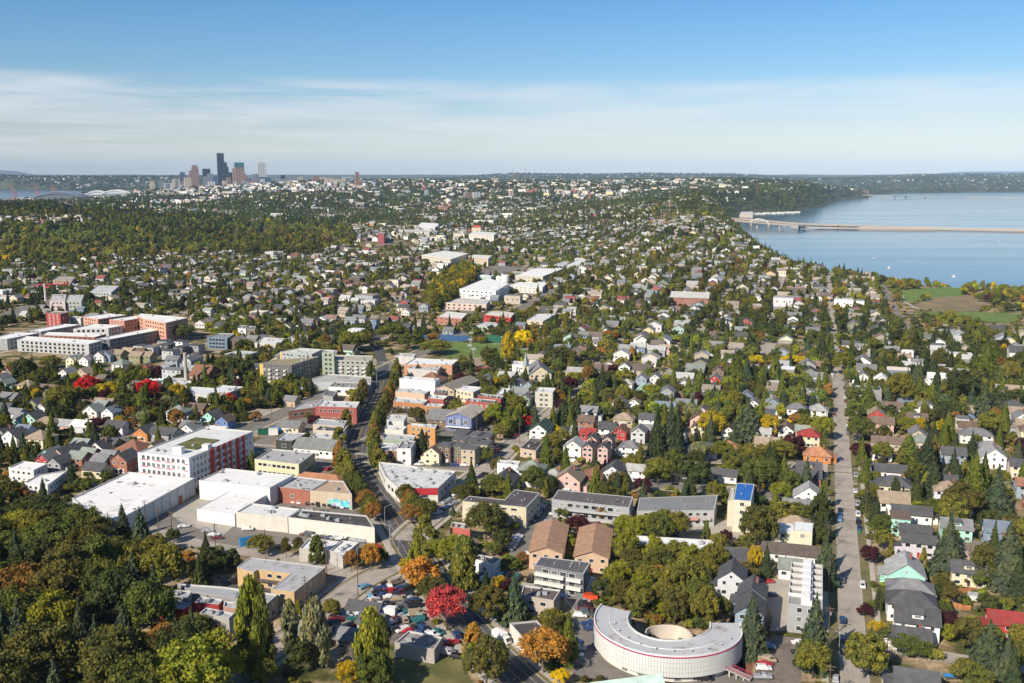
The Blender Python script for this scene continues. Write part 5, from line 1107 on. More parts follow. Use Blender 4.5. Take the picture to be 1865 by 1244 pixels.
# white tower blocks by the shopping street
NL = [('apartment_building', 'seven storey dark grey and yellow apartment block with green roof', [(688, 322), (872, 285), (1252, 262), (992, 342)], 15, (0.12, 0.115, 0.11), (0.30, 0.25, 0.14), (6, 3.4, 1.9, 1.5), 'the dark grey and yellow apartment block', 5),
 ('apartment_building', 'pale green-grey apartment block with rows of balconies', [(1296, 292), (1312, 246), (1756, 254), (1746, 302)], 13.5, (0.34, 0.35, 0.30), (0.42, 0.38, 0.30), (5, 3.4, 1.9, 1.5), 'the pale balcony apartment block', 4),
 ('car_park_deck', 'concrete parking deck between the two tall apartment blocks', [(1040, 505), (1332, 425), (1742, 455), (1736, 512), (1400, 500)], 4.5, (0.42, 0.46, 0.47), (0.42, 0.42, 0.40), None, None, 1),
 ('shop_building', 'two storey red brick store block with white cornice roof', [(1214, 732), (1282, 681), (1634, 690), (1602, 746)], 9, (0.34, 0.10, 0.08), (0.62, 0.62, 0.61), (2, 2.6, 1.3, 1.7), 'the red brick store', 5),
 ('shop_building', 'low brick shops with wide grey roof left of the red brick store', [(960, 776), (1110, 690), (1292, 666), (1212, 742)], 5, (0.30, 0.15, 0.11), (0.40, 0.39, 0.38), (1, 4, 2.6, 1.6), None, 4),
 ('shop_building', 'white retail block with dark roof in front of the pale balcony apartments', [(1340, 547), (1402, 500), (1702, 510), (1692, 562)], 5, (0.72, 0.71, 0.68), (0.28, 0.27, 0.26), (1, 6, 3.2, 1.8), None, 3),
 ('shop_building', 'small dark-roofed clinic beside the parking deck', [(1285, 625), (1330, 575), (1425, 585), (1380, 645)], 4.5, (0.3, 0.3, 0.3), (0.16, 0.16, 0.165), None, None, 1),
 ('shop_building', 'tan two storey shop with grey roof below the red brick store', [(1190, 902), (1242, 850), (1512, 870), (1482, 922)], 6.5, (0.50, 0.42, 0.34), (0.42, 0.42, 0.42), (2, 4, 1.4, 1.4), None, 4),
 ('shop_building', 'tan shop with dark gravel roof and skylights', [(1215, 957), (1272, 905), (1512, 925), (1482, 972)], 6, (0.56, 0.48, 0.40), (0.10, 0.095, 0.095), (1, 4, 1.6, 1.4), None, 7),
 ('shop_building', 'cream shop behind the white pub', [(1150, 1030), (1210, 980), (1455, 1000), (1400, 1045)], 5, (0.6, 0.55, 0.47), (0.60, 0.59, 0.56), None, None, 4),
 ('school_building', 'long white-roofed school by the market tents', [(10, 602), (40, 545), (252, 560), (332, 532), (540, 548), (302, 640), (222, 642)], 6, (0.52, 0.50, 0.47), (0.66, 0.67, 0.67), (2, 3.4, 1.8, 1.5), 'the white-roofed school', 9),
 ('school_building', 'low white-roofed school wing behind the chimney', [(-160, 470), (-60, 455), (60, 500), (0, 545), (-100, 520)], 5, (0.5, 0.5, 0.47), (0.6, 0.62, 0.62), None, None, 3),
 ('shop_building', 'dark cafe with red sign and pale vaulted roof', [(840, 1050), (922, 981), (1132, 986), (992, 1062)], 5, (0.05, 0.06, 0.05), (0.46, 0.46, 0.46), (1, 5, 2.4, 1.8), 'the dark cafe', 4),
 ('office_building', 'blue-grey glazed office block near the olive townhouses', [(190, 80), (300, 40), (450, 45), (380, 90)], 9, (0.14, 0.19, 0.25), (0.24, 0.26, 0.28), (3, 3, 2.2, 1.6), None, 2),
 ('shop_building', 'pale low supermarket beyond the apartment blocks', [(640, 130), (720, 80), (930, 90), (870, 145)], 6, (0.5, 0.47, 0.41), (0.66, 0.66, 0.62), None, None, 4),
 ('apartment_building', 'glass-fronted apartment building behind the dark grey and yellow block', [(880, 215), (1060, 180), (1280, 195), (1180, 240), (1030, 230)], 12, (0.35, 0.38, 0.38), (0.62, 0.61, 0.55), (4, 3.4, 2.0, 1.6), None, 3),
 ('office_building', 'lime green and grey corner tower of the apartment blocks', [(1276, 222), (1290, 195), (1398, 203), (1390, 228)], 19, (0.30, 0.34, 0.25), (0.5, 0.5, 0.42), (6, 3.2, 1.8, 1.5), None, 1)]
for nm, lb, pts, h, wc, rc, wn, l_, un in NL:
    r, p = fb(nm, lb, {'a': 'apartment building', 'c': 'parking deck', 's': 'shop', 'o': 'office'}[nm[0]] if nm != 'school_building' else 'school', 'N', pts, h, wc, rc, units=un, win=wn, joined=(pts[0][1] < 500 and nm[0] != 'a'), lm=l_)
    if 'balcon' in lb or 'yellow' in lb:
        q = [Vector((*C('N', *pts[0], h), 0)), Vector((*C('N', *pts[-1], h), 0))]
        for f_ in range(1, int(h/2.8)):
            for t0 in ((0.28, 0.52, 0.75) if 'pale' not in lb else (0.16, 0.32, 0.48, 0.64, 0.8)): wallbox(r, 'balcony', q[0], q[1], t0, t0+0.07, 2.7*f_, 2.7*f_+1, 1.2, (0.62, 0.6, 0.56))
        if 'yellow' in lb: wallbox(r, 'yellow_panel', q[0], q[1], 0.0, 0.11, 0, h-0.1, 0.12, (0.62, 0.42, 0.12))
phouse('N', 1260, 1060, 'gx', 24, 12, 4.6, 'white', (0.20, 0.215, 0.20), label='white public house with grey roof and red base at the crossing', name='pub', cat='pub', lm='the white public house')
phouse('N', 175, 370, 'gx', 14, 18, 7, 'brick', 'rust', label='brown brick church with steep roof above the market tents', name='church', cat='church', lm='the brick church')
phouse('N', 365, 830, 'gy', 8, 8, 5, (0.13, 0.25, 0.48), 'brown')
# chimney stack
X_, Y_ = W(340, 707); mb = MB(); mb.tube((0, 0, -1), (0, 0, 24), 1.4, 1.1, 12); o_ = ob('chimney_stack', mb.mesh('chimney_stack', [M_CONC]), None, (X_, Y_, 0)); tagt(o_, 'tall pale chimney stack rising beside the white-roofed school', 'chimney')
# market tents
mb = MB(); 
for s in ((-1.4, -1.4), (1.4, -1.4), (1.4, 1.4), (-1.4, 1.4)): mb.tube((*s, 0), (*s, 2.3), 0.05, n=4)
leg_m = mb.mesh('frame', [M_METAL]); mb = MB(); mb.add([(-1.6, -1.6, 2.2), (1.6, -1.6, 2.2), (1.6, 1.6, 2.2), (-1.6, 1.6, 2.2), (0, 0, 3.5)], [(0, 1, 4), (1, 2, 4), (2, 3, 4), (3, 0, 4)]); can_m = mb.mesh('canopy', [M_WALL])
for i in range(44):
    a = i % 15; x = 1290+a*42+random.uniform(-12, 12); y = 648+(i//15)*26+a*1.2+random.uniform(-5, 5)
    X_, Y_ = C('M', x, y, 2.5)
    root = bpy.data.objects.new('market_tent', None); COL.objects.link(root); root.location = (X_, Y_, 0); root.rotation_euler = (0, 0, random.uniform(-0.3, 0.3))
    cc = random.choice(((0.78, 0.78, 0.76),)*7+((0.06, 0.2, 0.5), (0.5, 0.7, 0.75), (0.6, 0.5, 0.2)))
    ob('frame', leg_m, root); ob('canopy', can_m, root, color=cc, scl=(1.15, 1.15, 1))
    auto(root, ('white' if cc[0] > 0.7 else 'coloured')+' pyramid market tent', X_, Y_, 'market tent', 'market tents')
LANDMARKS.append(('the market', *C('M', 1550, 665)))
# white flats at the left edge
fb('apartment_building', 'white flat-roofed two storey flats at the left edge, rear block', 'apartment building', 'G', [(45, 96), (122, 62), (252, 76), (178, 112)], 6, (0.66, 0.64, 0.62), WHT, units=2, win=(2, 3, 1.5, 1.3))
fb('apartment_building', 'white flat-roofed two storey flats at the left edge, front block', 'apartment building', 'G', [(128, 176), (202, 136), (362, 110), (252, 192)], 6, (0.70, 0.69, 0.70), WHT, units=2, win=(2, 3, 1.5, 1.3), lm='the white flats at the left edge')
# ---- mid-distance landmarks up the valley
BL = [('hospital_building', 'long white block with small red hip roof up the valley', [(740, 428), (760, 412), (886, 420), (872, 436)], 13, (0.66, 0.58, 0.50), (0.7, 0.68, 0.64)),
 ('apartment_building', 'white stepped apartment complex left of the long tree belt', [(490, 537), (602, 515), (737, 530), (642, 562)], 12, (0.66, 0.60, 0.50), (0.72, 0.70, 0.66)),
 ('apartment_building', 'cream stepped apartment complex right of the white one', [(745, 548), (762, 536), (862, 541), (842, 560)], 11, (0.58, 0.50, 0.38), (0.70, 0.66, 0.58)),
 ('warehouse', 'wide white supermarket roof in the middle of the valley', [(985, 648), (1082, 610), (1242, 610), (1132, 652)], 8, (0.55, 0.50, 0.42), WHT),
 ('factory', 'white factory halls beside the tall white silos', [(690, 718), (832, 660), (952, 690), (882, 732)], 12, (0.72, 0.71, 0.68), WHT),
 ('factory', 'lower white factory shed in front of the silos', [(668, 745), (700, 735), (770, 742), (742, 757)], 7, (0.66, 0.65, 0.62), (0.66, 0.66, 0.64)),
 ('factory', 'white factory extension to the right of the silos', [(950, 700), (1000, 682), (1155, 688), (1130, 712)], 7, (0.6, 0.58, 0.55), WHT),
 ('shop_building', 'pinkish store with arched entrance below the factory', [(605, 792), (692, 766), (852, 776), (832, 802)], 7, (0.60, 0.45, 0.38), (0.6, 0.56, 0.5)),
 ('shop_building', 'red-brick edged white-roofed hall by the blue courts', [(570, 866), (622, 838), (732, 850), (702, 878)], 7, (0.38, 0.16, 0.11), (0.68, 0.66, 0.6)),
 ('shop_building', 'hall with bright red end wall near the silos', [(820, 855), (862, 836), (982, 846), (962, 872)], 8, (0.45, 0.04, 0.04), (0.66, 0.62, 0.54)),
 ('shop_building', 'pale long hall next to the diagonal car park', [(1048, 884), (1102, 851), (1202, 851), (1132, 892)], 7, (0.55, 0.48, 0.38), (0.66, 0.65, 0.62)),
 ('shop_building', 'green-edged long low building above the courts', [(780, 912), (830, 893), (908, 900), (880, 922)], 5, (0.38, 0.42, 0.36), (0.56, 0.57, 0.55)),
 ('shop_building', 'pale hall with bowed white roof in the upper valley', [(455, 388), (490, 365), (590, 372), (560, 392)], 9, (0.55, 0.55, 0.53), WHT),
 ('apartment_building', 'tan apartment slab in the upper valley', [(490, 340), (505, 328), (575, 334), (565, 350)], 14, (0.42, 0.28, 0.2), (0.6, 0.56, 0.5)),
 ('shop_building', 'long low shopping parade in the upper valley', [(345, 412), (370, 402), (550, 405), (530, 420)], 6, (0.5, 0.48, 0.42), (0.6, 0.58, 0.52)),
 ('shop_building', 'orange stucco store in the upper valley', [(195, 368), (215, 358), (245, 362), (232, 376)], 9, (0.6, 0.28, 0.12), (0.6, 0.5, 0.4)),
 ('apartment_building', 'dark red apartment tower beside the upper valley road', [(255, 425), (262, 415), (295, 418), (290, 428)], 16, (0.28, 0.06, 0.07), (0.3, 0.2, 0.2)),
 ('school_building', 'red brick school gable on the upper green', [(575, 285), (590, 278), (635, 278), (625, 290)], 12, (0.42, 0.2, 0.14), (0.34, 0.16, 0.12)),
 ('apartment_building', 'brick house block in the tree-covered slope', [(915, 500), (925, 492), (955, 495), (948, 505)], 9, (0.36, 0.18, 0.13), (0.4, 0.33, 0.28)),
 ('apartment_building', 'long grey roof row by the supermarket', [(1190, 590), (1240, 572), (1275, 575), (1240, 600)], 7, (0.5, 0.5, 0.46), (0.5, 0.52, 0.53)),
 ('apartment_building', 'row of white roofs beside the grey roof row', [(1255, 592), (1330, 560), (1385, 562), (1310, 600)], 7, (0.5, 0.5, 0.47), (0.66, 0.66, 0.66))]
catn = dict(hospital_building='hospital', apartment_building='apartment building', warehouse='warehouse', factory='factory', shop_building='store', school_building='school')
for nm, lb, pts, h, wc, rc in BL: fb(nm, lb, catn[nm], 'B', pts, h, wc, rc, units=2, win=(max(1, int(h/3.5)), 6, 2.4, 1.5), joined=True, far=True, par=0.3)
for x, yt, yb, rr_ in ((903, 650, 690, 4.5), (933, 643, 702, 5), (885, 705, 752, 4.5)):
    X_, Y_ = GC('B', x, yb+10); z_ = ht(X_, Y_); u, v = CR['B'][0]+x/2.914, CR['B'][1]+yt/2.914; d_ = ray(u, v); zt = CAMH+Y_*d_[2]/d_[1]-z_
    mb = MB(); mb.tube((0, 0, -2), (0, 0, zt), rr_, rr_, 16); o_ = ob('silo', mb.mesh('silo', [M_TRIM]), None, (X_, Y_, z_)); auto(o_, 'tall white cylindrical silo', X_, Y_, 'silo', 'factory silos')
LANDMARKS.append(('the white factory', *GC('B', 850, 720)))
LANDMARKS.append(('the supermarket', *GC('B', 1110, 640)))
X_, Y_ = GC('B', 785, 425); z_ = ht(X_, Y_)
house(X_, Y_, 'hip', 22, 14, 15, 'cream', (0.4, 0.07, 0.04), z=z_, label='red hip-roofed tower part on top of the long white block', name='roof_tower', cat='building')
phouse('C', 95, 745, 'gx', 40, 17, 8, (0.32, 0.12, 0.08), (0.40, 0.40, 0.38), label='brick school with arched gable front and white roof beside the dirt lot', name='school_building', cat='school', lm='the brick school', jitter=False)
# other mid-field buildings on the left
DL = [('school_building', 'grey school with long roof behind the tower crane', [(475, 150), (520, 118), (632, 120), (590, 155)], 9, (0.42, 0.43, 0.42), (0.52, 0.53, 0.52)),
 ('apartment_building', 'green-grey apartment block by the crane', [(352, 200), (365, 168), (445, 168), (432, 202)], 12, (0.34, 0.36, 0.32), (0.5, 0.5, 0.48)),
 ('apartment_building', 'pink and grey apartment block by the crane', [(262, 200), (275, 165), (352, 165), (345, 202)], 12, (0.50, 0.42, 0.40), (0.52, 0.5, 0.48)),
 ('apartment_building', 'brown apartment block behind the pink and grey one', [(280, 88), (310, 70), (400, 72), (380, 95)], 11, (0.38, 0.25, 0.18), (0.4, 0.33, 0.28)),
 ('apartment_building', 'white modern corner house left of the tower blocks', [(1262, 345), (1272, 328), (1312, 330), (1305, 348)], 9, (0.66, 0.66, 0.66), (0.2, 0.2, 0.2)),
 ('apartment_building', 'brown modern corner house left of the tower blocks', [(1310, 350), (1318, 333), (1358, 335), (1352, 353)], 9, (0.2, 0.16, 0.13), (0.2, 0.2, 0.2))]
for nm, lb, pts, h, wc, rc in DL: fb(nm, lb, 'school' if nm[0] == 's' else 'apartment building', 'D', pts, h, wc, rc, units=2, win=(max(1, int(h/3.2)), 4, 2, 1.5), joined=True, far=True, par=0.3)
# ------------------------------------------------------------------ houses read off the photograph
HL = """X 355 60 hip 14 11 4 cream dark;X 350 215 gx 12 11 6 white tan;X 520 340 gx 15 8 4 white dark;X 555 515 gx 11 6.5 5.5 tan dark;X 585 612 gx 11.5 6.5 6 lilac dark;X 462 862 gy 12 13 4.5 mint ltgrey;X 510 1040 hip 14.5 10 4.5 greyblue grey
X 520 1152 hip 14.5 10 6 white dark;X 1330 490 gx 9 10 7 greyblue bluegrey;X 1325 625 gx 8.5 9 6 greyblue bluegrey;Y 670 450 gxd 12.5 10 6 white dark;Y 612 660 gx 10.5 7 4 white dark;Y 1735 492 gx 14 8.5 5 red red;Y 665 1135 gx 11 8.5 4.5 white dark
F 1165 395 gx 11.5 8 6 white brown;F 1112 475 gx 12 9 6 pink brown;F 1150 580 gx 17 8 4 tan brown;F 1110 622 hip 10 8 5 white dark;F 1150 727 gx 15 8 4 white dark;F 1010 235 gy 8 10 6 white grey;F 1110 250 gy 9 10 6 white white;F 1345 390 gy 9 10 5 white grey;F 1440 425 gy 7 8 4 white ltgrey;F 1405 240 gx 12 9 6 white white;F 1275 165 flat 15 10 4 white white;F 1245 105 flat 9 7 6 white white
F 1540 118 flat 13 8 5 white white;F 1765 200 gy 6 8 5 white ltgrey;F 1790 305 gx 16 9 5 white tan;F 1540 455 flat 6 8 6 white grey;F 1600 500 gx 16 8 4 tan brown;F 1610 535 hip 16 9 5 white grey;F 1700 640 gy 11 12 6 white ltgrey;F 1490 637 gx 11 9 5 greyblue dark;F 1680 602 hip 10 8 5 cream grey;F 1310 165 gx 10 8 4 white grey
F 740 325 gxd 12 8 5 white grey;F 705 268 gx 15 7 4 white bluegrey;F 760 235 gx 9 8 5 white grey;F 660 400 hip 11 9 4 white grey;F 777 405 hip 10 10 5 white ltgrey;F 540 405 hip 9 9 5 white grey;F 770 635 hip 13 11 4 orange orange;F 710 757 gx 13 8 5 brick dark;F 605 512 gy 8 11 5 white brown;F 225 248 gy 8 9 6 red grey;F 245 205 gy 8 9 7 brown brown;F 430 377 gy 6 8 5 white grey
F 75 380 gx 12 9 5 ltgrey grey;F 185 612 gx 10 8 5 white dark;F 300 602 hip 9 8 5 green orange;F 255 750 gx 15 7 3.5 white dark;F 85 716 gx 11 9 6 cream ltgrey;F 765 470 hip 9 9 4 white tan;F 510 335 gy 6 10 5 white rgreen;F 45 535 gy 7 9 6 ltgrey grey;F 140 350 gx 9 8 5 yellow dark;F 300 520 gy 7 8 5 white brown;F 145 500 gy 8 9 5 cream brown;F 700 520 gx 9 8 5 tan rgreen;F 50 625 gx 9 8 5 tan dark
F 395 335 gy 7 8 5 blue grey;F 1230 135 gx 9 8 4 white tan;F 240 70 gx 13 8 4 blue grey;F 590 85 gx 12 9 4 tan brown;F 945 68 gx 13 9 4 white dark
E 1300 712 gy 9 9 7 white ltgrey;E 1380 722 gy 5 9 8 pink dark;E 1460 727 gy 5 9 8 pink dark;E 1402 680 gy 5 9 8 pink dark;E 1484 682 gy 5 9 8 pink dark;E 1595 717 hip 9.5 8 5 white grey;E 1645 640 gy 7.5 9 6 ltgrey grey;E 1548 640 gy 7 9 6 red rust;E 1375 652 gx 8 8 6 red red;E 1325 640 gx 8 8 5 tan rgreen
E 1480 620 gx 9 9 5 white dark;E 1565 570 hip 11 9 4.5 tan tan;E 1380 532 gx 10 8 6 ltgrey grey;E 1540 490 gy 8 9 6 white grey;E 1795 430 gy 9 9 7 grey grey;E 1672 420 gy 9 9 6 mint mint;E 1512 842 gy 8.5 11 6.5 white dark;E 1402 862 hip 9.5 9 5.5 brick rust;E 1275 878 gy 12 11 6 pink tan;E 1190 870 hip 9 8 4.5 white ltgrey
E 1632 842 gx 9 7 5.5 white ltgrey;E 1075 827 hip 11.5 10.5 8 white rgreen;E 932 888 gy 10 12 5.5 greyblue dark;E 1128 620 gy 9.5 15 8 white green;E 560 745 gy 8 10 6 cream brown;E 1045 465 gy 7 8 6 green grey;E 1000 393 gy 10 9 7 ltgrey grey;E 1062 400 gy 8 9 7 greyblue grey;E 1660 362 gy 7 8 7 greyblue grey;E 1732 358 gy 7 8 7 white grey
E 1580 387 hip 8 8 5 white ltgrey;E 1440 310 gx 11 9 5 brick brown;E 1245 640 hip 8 8 4 white dark;E 1620 490 gy 7 8 5 white tan;E 1690 572 gx 9 8 5 white dark;E 830 365 gy 8 8 4 cream rgreen;E 960 350 gx 15 9 5 ltgrey ltgrey;E 1200 560 gy 7 12 5 tan tan;E 1310 325 gx 12 8 4 cream ltgrey;E 1570 300 gy 8 8 6 white grey;E 1480 440 hip 8 8 5 ltgrey grey
E 1360 135 gx 12 8 5 blue grey;E 1240 205 gx 13 8 5 greyblue bluegrey;E 1440 175 gx 11 8 5 white grey;E 1640 195 gx 12 8 5 blue ltgrey;E 1800 205 gx 14 8 5 pink tan;E 1230 125 hip 10 8 5 tan tan;E 1510 50 gx 12 8 5 white grey;E 1640 22 gx 12 8 5 blue grey;E 1445 65 gx 10 8 4 tan grey;E 240 55 flat 7 8 9 blue grey;E 145 105 flat 12 10 8 white white
O 745 138 hip 13 12 5.5 yellow rust;O 960 150 gy 9 9 4.5 tan brown;O 445 142 gy 10 10 4.5 white dark;O 262 118 gx 9 9 5 grey rgreen;O 88 205 gy 9 10 6 pink dark;O 205 172 gy 8 9 6 grey dark;O 232 238 gx 9 8 5.5 brick rgreen;O 332 205 gx 8 8 5.5 brown rgreen;O 452 262 gx 8 8 6 greyblue grey;O 520 225 gx 8 7 5.5 greyblue grey
O 660 245 gy 9.5 10 6.5 brick dark;O 45 282 gy 8 9 5 grey dark;O 395 345 gx 11 8 4 cream dark;O 700 120 gx 8 6 4 tan dark;O 530 110 gx 9 8 5 olive dark;O -30 210 gy 8 9 6 mint grey;O -60 250 gy 8 9 6 red grey
M 690 468 gy 7 8 7 cream olive;M 740 470 gy 6 8 7 cream rgreen;M 820 472 gy 8 8 7 white ltgrey;M 960 430 gy 9 8 5 white grey;M 1030 425 gy 9 9 5 blue grey;M 1125 412 gx 9 9 5.5 olive tan;M 1215 395 gx 9 9 5.5 olive tan;M 1300 432 gx 10 9 5.5 olive tan;M 1400 432 gx 9 9 5.5 olive tan;M 1330 395 gx 8 9 5.5 olive brown
M 1345 340 flat 11 9 6 white dark;M 1430 352 flat 9 9 7 ltgrey grey;M 1570 330 flat 10 9 8 dark dark;M 1610 385 flat 10 9 7 ltgrey dark;M 1710 352 flat 9 9 7 dark dark;M 1560 295 flat 9 9 7 grey dark;M 1700 298 flat 10 9 6 white dark;M 1850 335 flat 10 9 7 grey dark;M 1150 502 hip 10 10 7.5 white rgreen;M 1387 540 gy 5 7 7 red rust;M 1650 560 flat 15 9 9 ltgrey grey
M 1580 525 flat 8 8 8 greyblue ltgrey;M 1790 478 gy 7 8 8 ltgrey grey;M 1645 468 gx 10 8 6 greyblue grey;M 1845 450 gy 8 8 7 ltgrey grey;M 640 592 gy 9 10 6 white grey;M 800 590 gy 10 9 5 tan tan;M 265 700 hip 10 9 5 yellow tan;M 62 690 gy 7 9 5 mint rgreen;M 345 880 gy 8 8 4 olive dark;M 425 912 gy 7 8 4 white grey;M 885 940 gy 10 8 5 white rgreen;M 970 895 gx 8 9 6 ltgrey rgreen
M 1050 957 gy 8 8 4.5 white bluegrey;M 60 920 gx 9 9 5 dark dark;M 155 968 gx 9 8 5.5 white grey;M 220 1012 gx 8 8 4.5 mint grey;M 325 1005 gy 8 9 5 mint dark;M 445 1050 hip 12 9 5 white tan;M 625 1075 gx 14 8 3.5 pink ltgrey;M 785 1082 gx 11 8 4 ltgrey white;M 1110 1085 gx 12 8 5 white dark;M 1375 1142 gy 9 10 4.5 orange dark;M 1560 1150 gx 15 9 4.5 grey dark
M 1800 1112 gy 9 9 5 white rgreen;M 385 1182 hip 12 11 5.5 cream tan;M 140 1172 gy 10 9 5.5 white dark;M 60 1160 gy 9 9 5 grey dark;M 235 1130 gx 8 10 5.5 white bluegrey;M 100 820 gx 12 9 4.5 tan grey;M 470 745 gx 13 9 4 tan brown;M 90 620 gx 10 9 5 tan tan;M 100 575 gy 6 8 5 white red;M 20 640 gy 7 9 6 greyblue grey
N 75 905 gy 8 8 4 tan tan;N 30 880 gx 8 8 4 cream grey;N 240 790 gy 9 9 4.5 mint dark;N 985 880 gx 13 8 3.5 cream grey;N 990 640 gx 8 7 4 tan grey;N 50 245 gy 8 9 7 ltgrey grey;N 590 275 gx 7 7 4 tan red;N 550 215 gx 10 8 4 blue dark"""
for rec in HL.replace('\n', ';').split(';'):
    if not rec.strip(): continue
    k, x, y, ty, w_, d, h, wc, rc = rec.split()
    phouse(k, float(x), float(y), ty, float(w_), float(d), float(h), wc, {'olive': 'rgreen'}.get(rc, rc))
n_manual = nh
# ------------------------------------------------------------------ zones
WOODW = [W(*p) for p in [(-160, 1330), (-160, 955), (-40, 938), (90, 945), (140, 968), (165, 1003), (215, 1022), (270, 1050), (318, 1080), (335, 1100), (300, 1130), (310, 1180), (420, 1235), (440, 1330)]]
WOODE = [CpT for CpT in [C('U', x, y) for x, y in [(300, -330), (900, -420), (1400, -150), (1480, 60), (1350, 220), (1380, 540), (1330, 600), (1180, 640), (900, 560), (640, 590), (520, 440), (300, 360), (230, 200), (240, -100)]]]
FORESTH = [G(*p) for p in [(-400, 372), (0, 372), (130, 382), (300, 392), (460, 412), (600, 402), (650, 425), (640, 452), (560, 462), (480, 466), (380, 462), (300, 470), (150, 472), (0, 478), (-400, 490)]]
BELT = [G(*p) for p in [(775, 560), (800, 520), (850, 490), (868, 505), (850, 530), (800, 570)]]
SHOPS = [W(*p) for p in [(120, 960), (230, 850), (440, 790), (560, 735), (690, 600), (760, 620), (860, 690), (900, 760), (860, 850), (820, 900), (870, 990), (700, 1060), (640, 1244), (300, 1244), (430, 1000)]]
APTS = [W(*p) for p in [(-40, 650), (20, 590), (340, 575), (430, 640), (430, 665), (300, 690), (180, 685), (-40, 670)]]
PARK = [G(*p) for p in [(1605, 530), (1640, 512), (1900, 512), (2200, 530), (2200, 610), (1865, 612), (1660, 606)]]
VALLEY = [G(*p) for p in [(640, 440), (760, 420), (900, 425), (1010, 480), (1010, 530), (900, 590), (760, 610), (700, 560), (740, 500)]]
FLD = [G(*p) for p in [(760, 610), (960, 615), (970, 665), (820, 675), (760, 640)]]
SLOPE = [W(*p) for p in [(1060, 1244), (1075, 1090), (1180, 1140), (1360, 1130), (1380, 1244)]]
def nearroad(x, y, extra=0):
    for pts, kp in ROADS:
        d = np.min((pts[:, 0]-x)**2+(pts[:, 1]-y)**2)
        if d < (kp+extra+3)**2:
            if float(segd(np.array([x]), np.array([y]), pts)[0]) < kp+extra: return True
    return False
WALLP = ['white']*6+['cream']*6+['tan']*7+['grey']*3+['ltgrey']*5+['greyblue']*4+['blue']*2+['green']*2+['brick']*2+['brown']*2+['yellow', 'olive', 'lilac', 'pink', 'red', 'mint']
ROOFP = ['dark']*6+['grey']*9+['brown']*6+['tan']*6+['rgreen']*4+['ltgrey']*3+['bluegrey']*2+['rust', 'red']
STY = [('gx', 11, 8, 4), ('gx', 12, 9, 5), ('gy', 8.5, 11, 5.5), ('gy', 8, 12, 4), ('hip', 10.5, 9.5, 4), ('hip', 11, 10, 6), ('gx', 13, 8, 3.5), ('gxd', 11, 9, 5), ('gy', 9, 10, 6), ('hip', 12, 9, 3.5), ('gx', 9, 8, 6), ('flat', 7, 10, 7)]
cand = []
for ib in range(-17, 12):
    c0 = 16+58*ib
    if c0 < -190: c0 = -302 + 66*(ib+6) if ib < -6 else c0
    for side in (-1, 1):
        s = 300 if c0 > 0 else 480
        while s < 2400:
            c = c0+side*(18+random.uniform(-2, 3)); x, y = grid(c, s); cand.append((x, y, side)); s += random.uniform(13.5, 17.5)
FARH = []
def okhouse(x, y):
    if y < 240 or abs(x) > 0.56*y+30: return False
    if any(inpoly(x, y, p) for p in (WOODW, WOODE, SHOPS, APTS, PARK, FLD, SLOPE)): return False
    if any(inpoly(x, y, p) for p in OPEN): return False
    return True
for x, y, side in sorted(cand, key=lambda p: p[1]):
    if not okhouse(x, y) or nearroad(x, y, 4) or blocked(x, y, 7.5): continue
    if y > 900 and (inpoly(x, y, FORESTH) or inpoly(x, y, VALLEY) or inpoly(x, y, BELT)): continue
    if sdist(x, y, LAKE) < 60: continue
    if random.random() < (0.10 if nh < 300 else 0.25): continue
    if nh < 300: 
        st_ = random.choice(STY); house(x, y, st_[0], st_[1], st_[2], st_[3], random.choice(WALLP), random.choice(ROOFP), ang=GA+(math.pi/2 if 0 else 0))
    else: FARH.append((x, y))
print('houses', nh, 'manual', n_manual, 'far lots', len(FARH), 'farthest', y)
# ------------------------------------------------------------------ occupancy raster (2.5 m cells)
RX0, RY0, RC_ = -1500.0, 180.0, 2.5; RNX, RNY = 1000, 1000
occR = np.zeros((RNY, RNX), bool); occB = np.zeros((RNY, RNX), bool); occO = np.zeros((RNY, RNX), bool)
gxs = RX0+(np.arange(RNX)+.5)*RC_; gys = RY0+(np.arange(RNY)+.5)*RC_
def stamp(arr, x, y, r):
    i0, i1 = int((x-r-RX0)/RC_), int((x+r-RX0)/RC_)+1; j0, j1 = int((y-r-RY0)/RC_), int((y+r-RY0)/RC_)+1
    if i1 < 0 or j1 < 0 or i0 >= RNX or j0 >= RNY: return
    i0, j0 = max(i0, 0), max(j0, 0); X = gxs[i0:i1]; Y = gys[j0:j1]
    arr[j0:j1, i0:i1] |= ((X[None, :]-x)**2+(Y[:, None]-y)**2 < r*r)
def stamppoly(arr, poly, grow=0.0):
    P = np.array(poly); x0, y0 = P.min(0)-grow; x1, y1 = P.max(0)+grow
    i0, i1 = max(0, int((x0-RX0)/RC_)), min(RNX, int((x1-RX0)/RC_)+2); j0, j1 = max(0, int((y0-RY0)/RC_)), min(RNY, int((y1-RY0)/RC_)+2)
    if i1 <= i0 or j1 <= j0: return
    X, Y = np.meshgrid(gxs[i0:i1], gys[j0:j1]); arr[j0:j1, i0:i1] |= sdist(X, Y, P) < grow
for pts, kp in ROADS:
    for p in sample([tuple(q) for q in pts], 5): stamp(occR, p[0], p[1], max(kp-2.5, 3.0))
for cx0, cy0, rr, poly in FOOT: stamppoly(occB, poly, 1.2)
for p in OPEN: stamppoly(occO, p, 0.5)
def q(arr, x, y):
    i = ((np.asarray(x)-RX0)/RC_).astype(int); j = ((np.asarray(y)-RY0)/RC_).astype(int)
    ok = (i >= 0) & (i < RNX) & (j >= 0) & (j < RNY)
    return np.where(ok, arr[np.clip(j, 0, RNY-1), np.clip(i, 0, RNX-1)], False)
def inzone(x, y, poly): return sdist(x, y, np.array(poly)) < 0
def fov(x, y, m=60): return np.abs(x) < 0.53*y+m
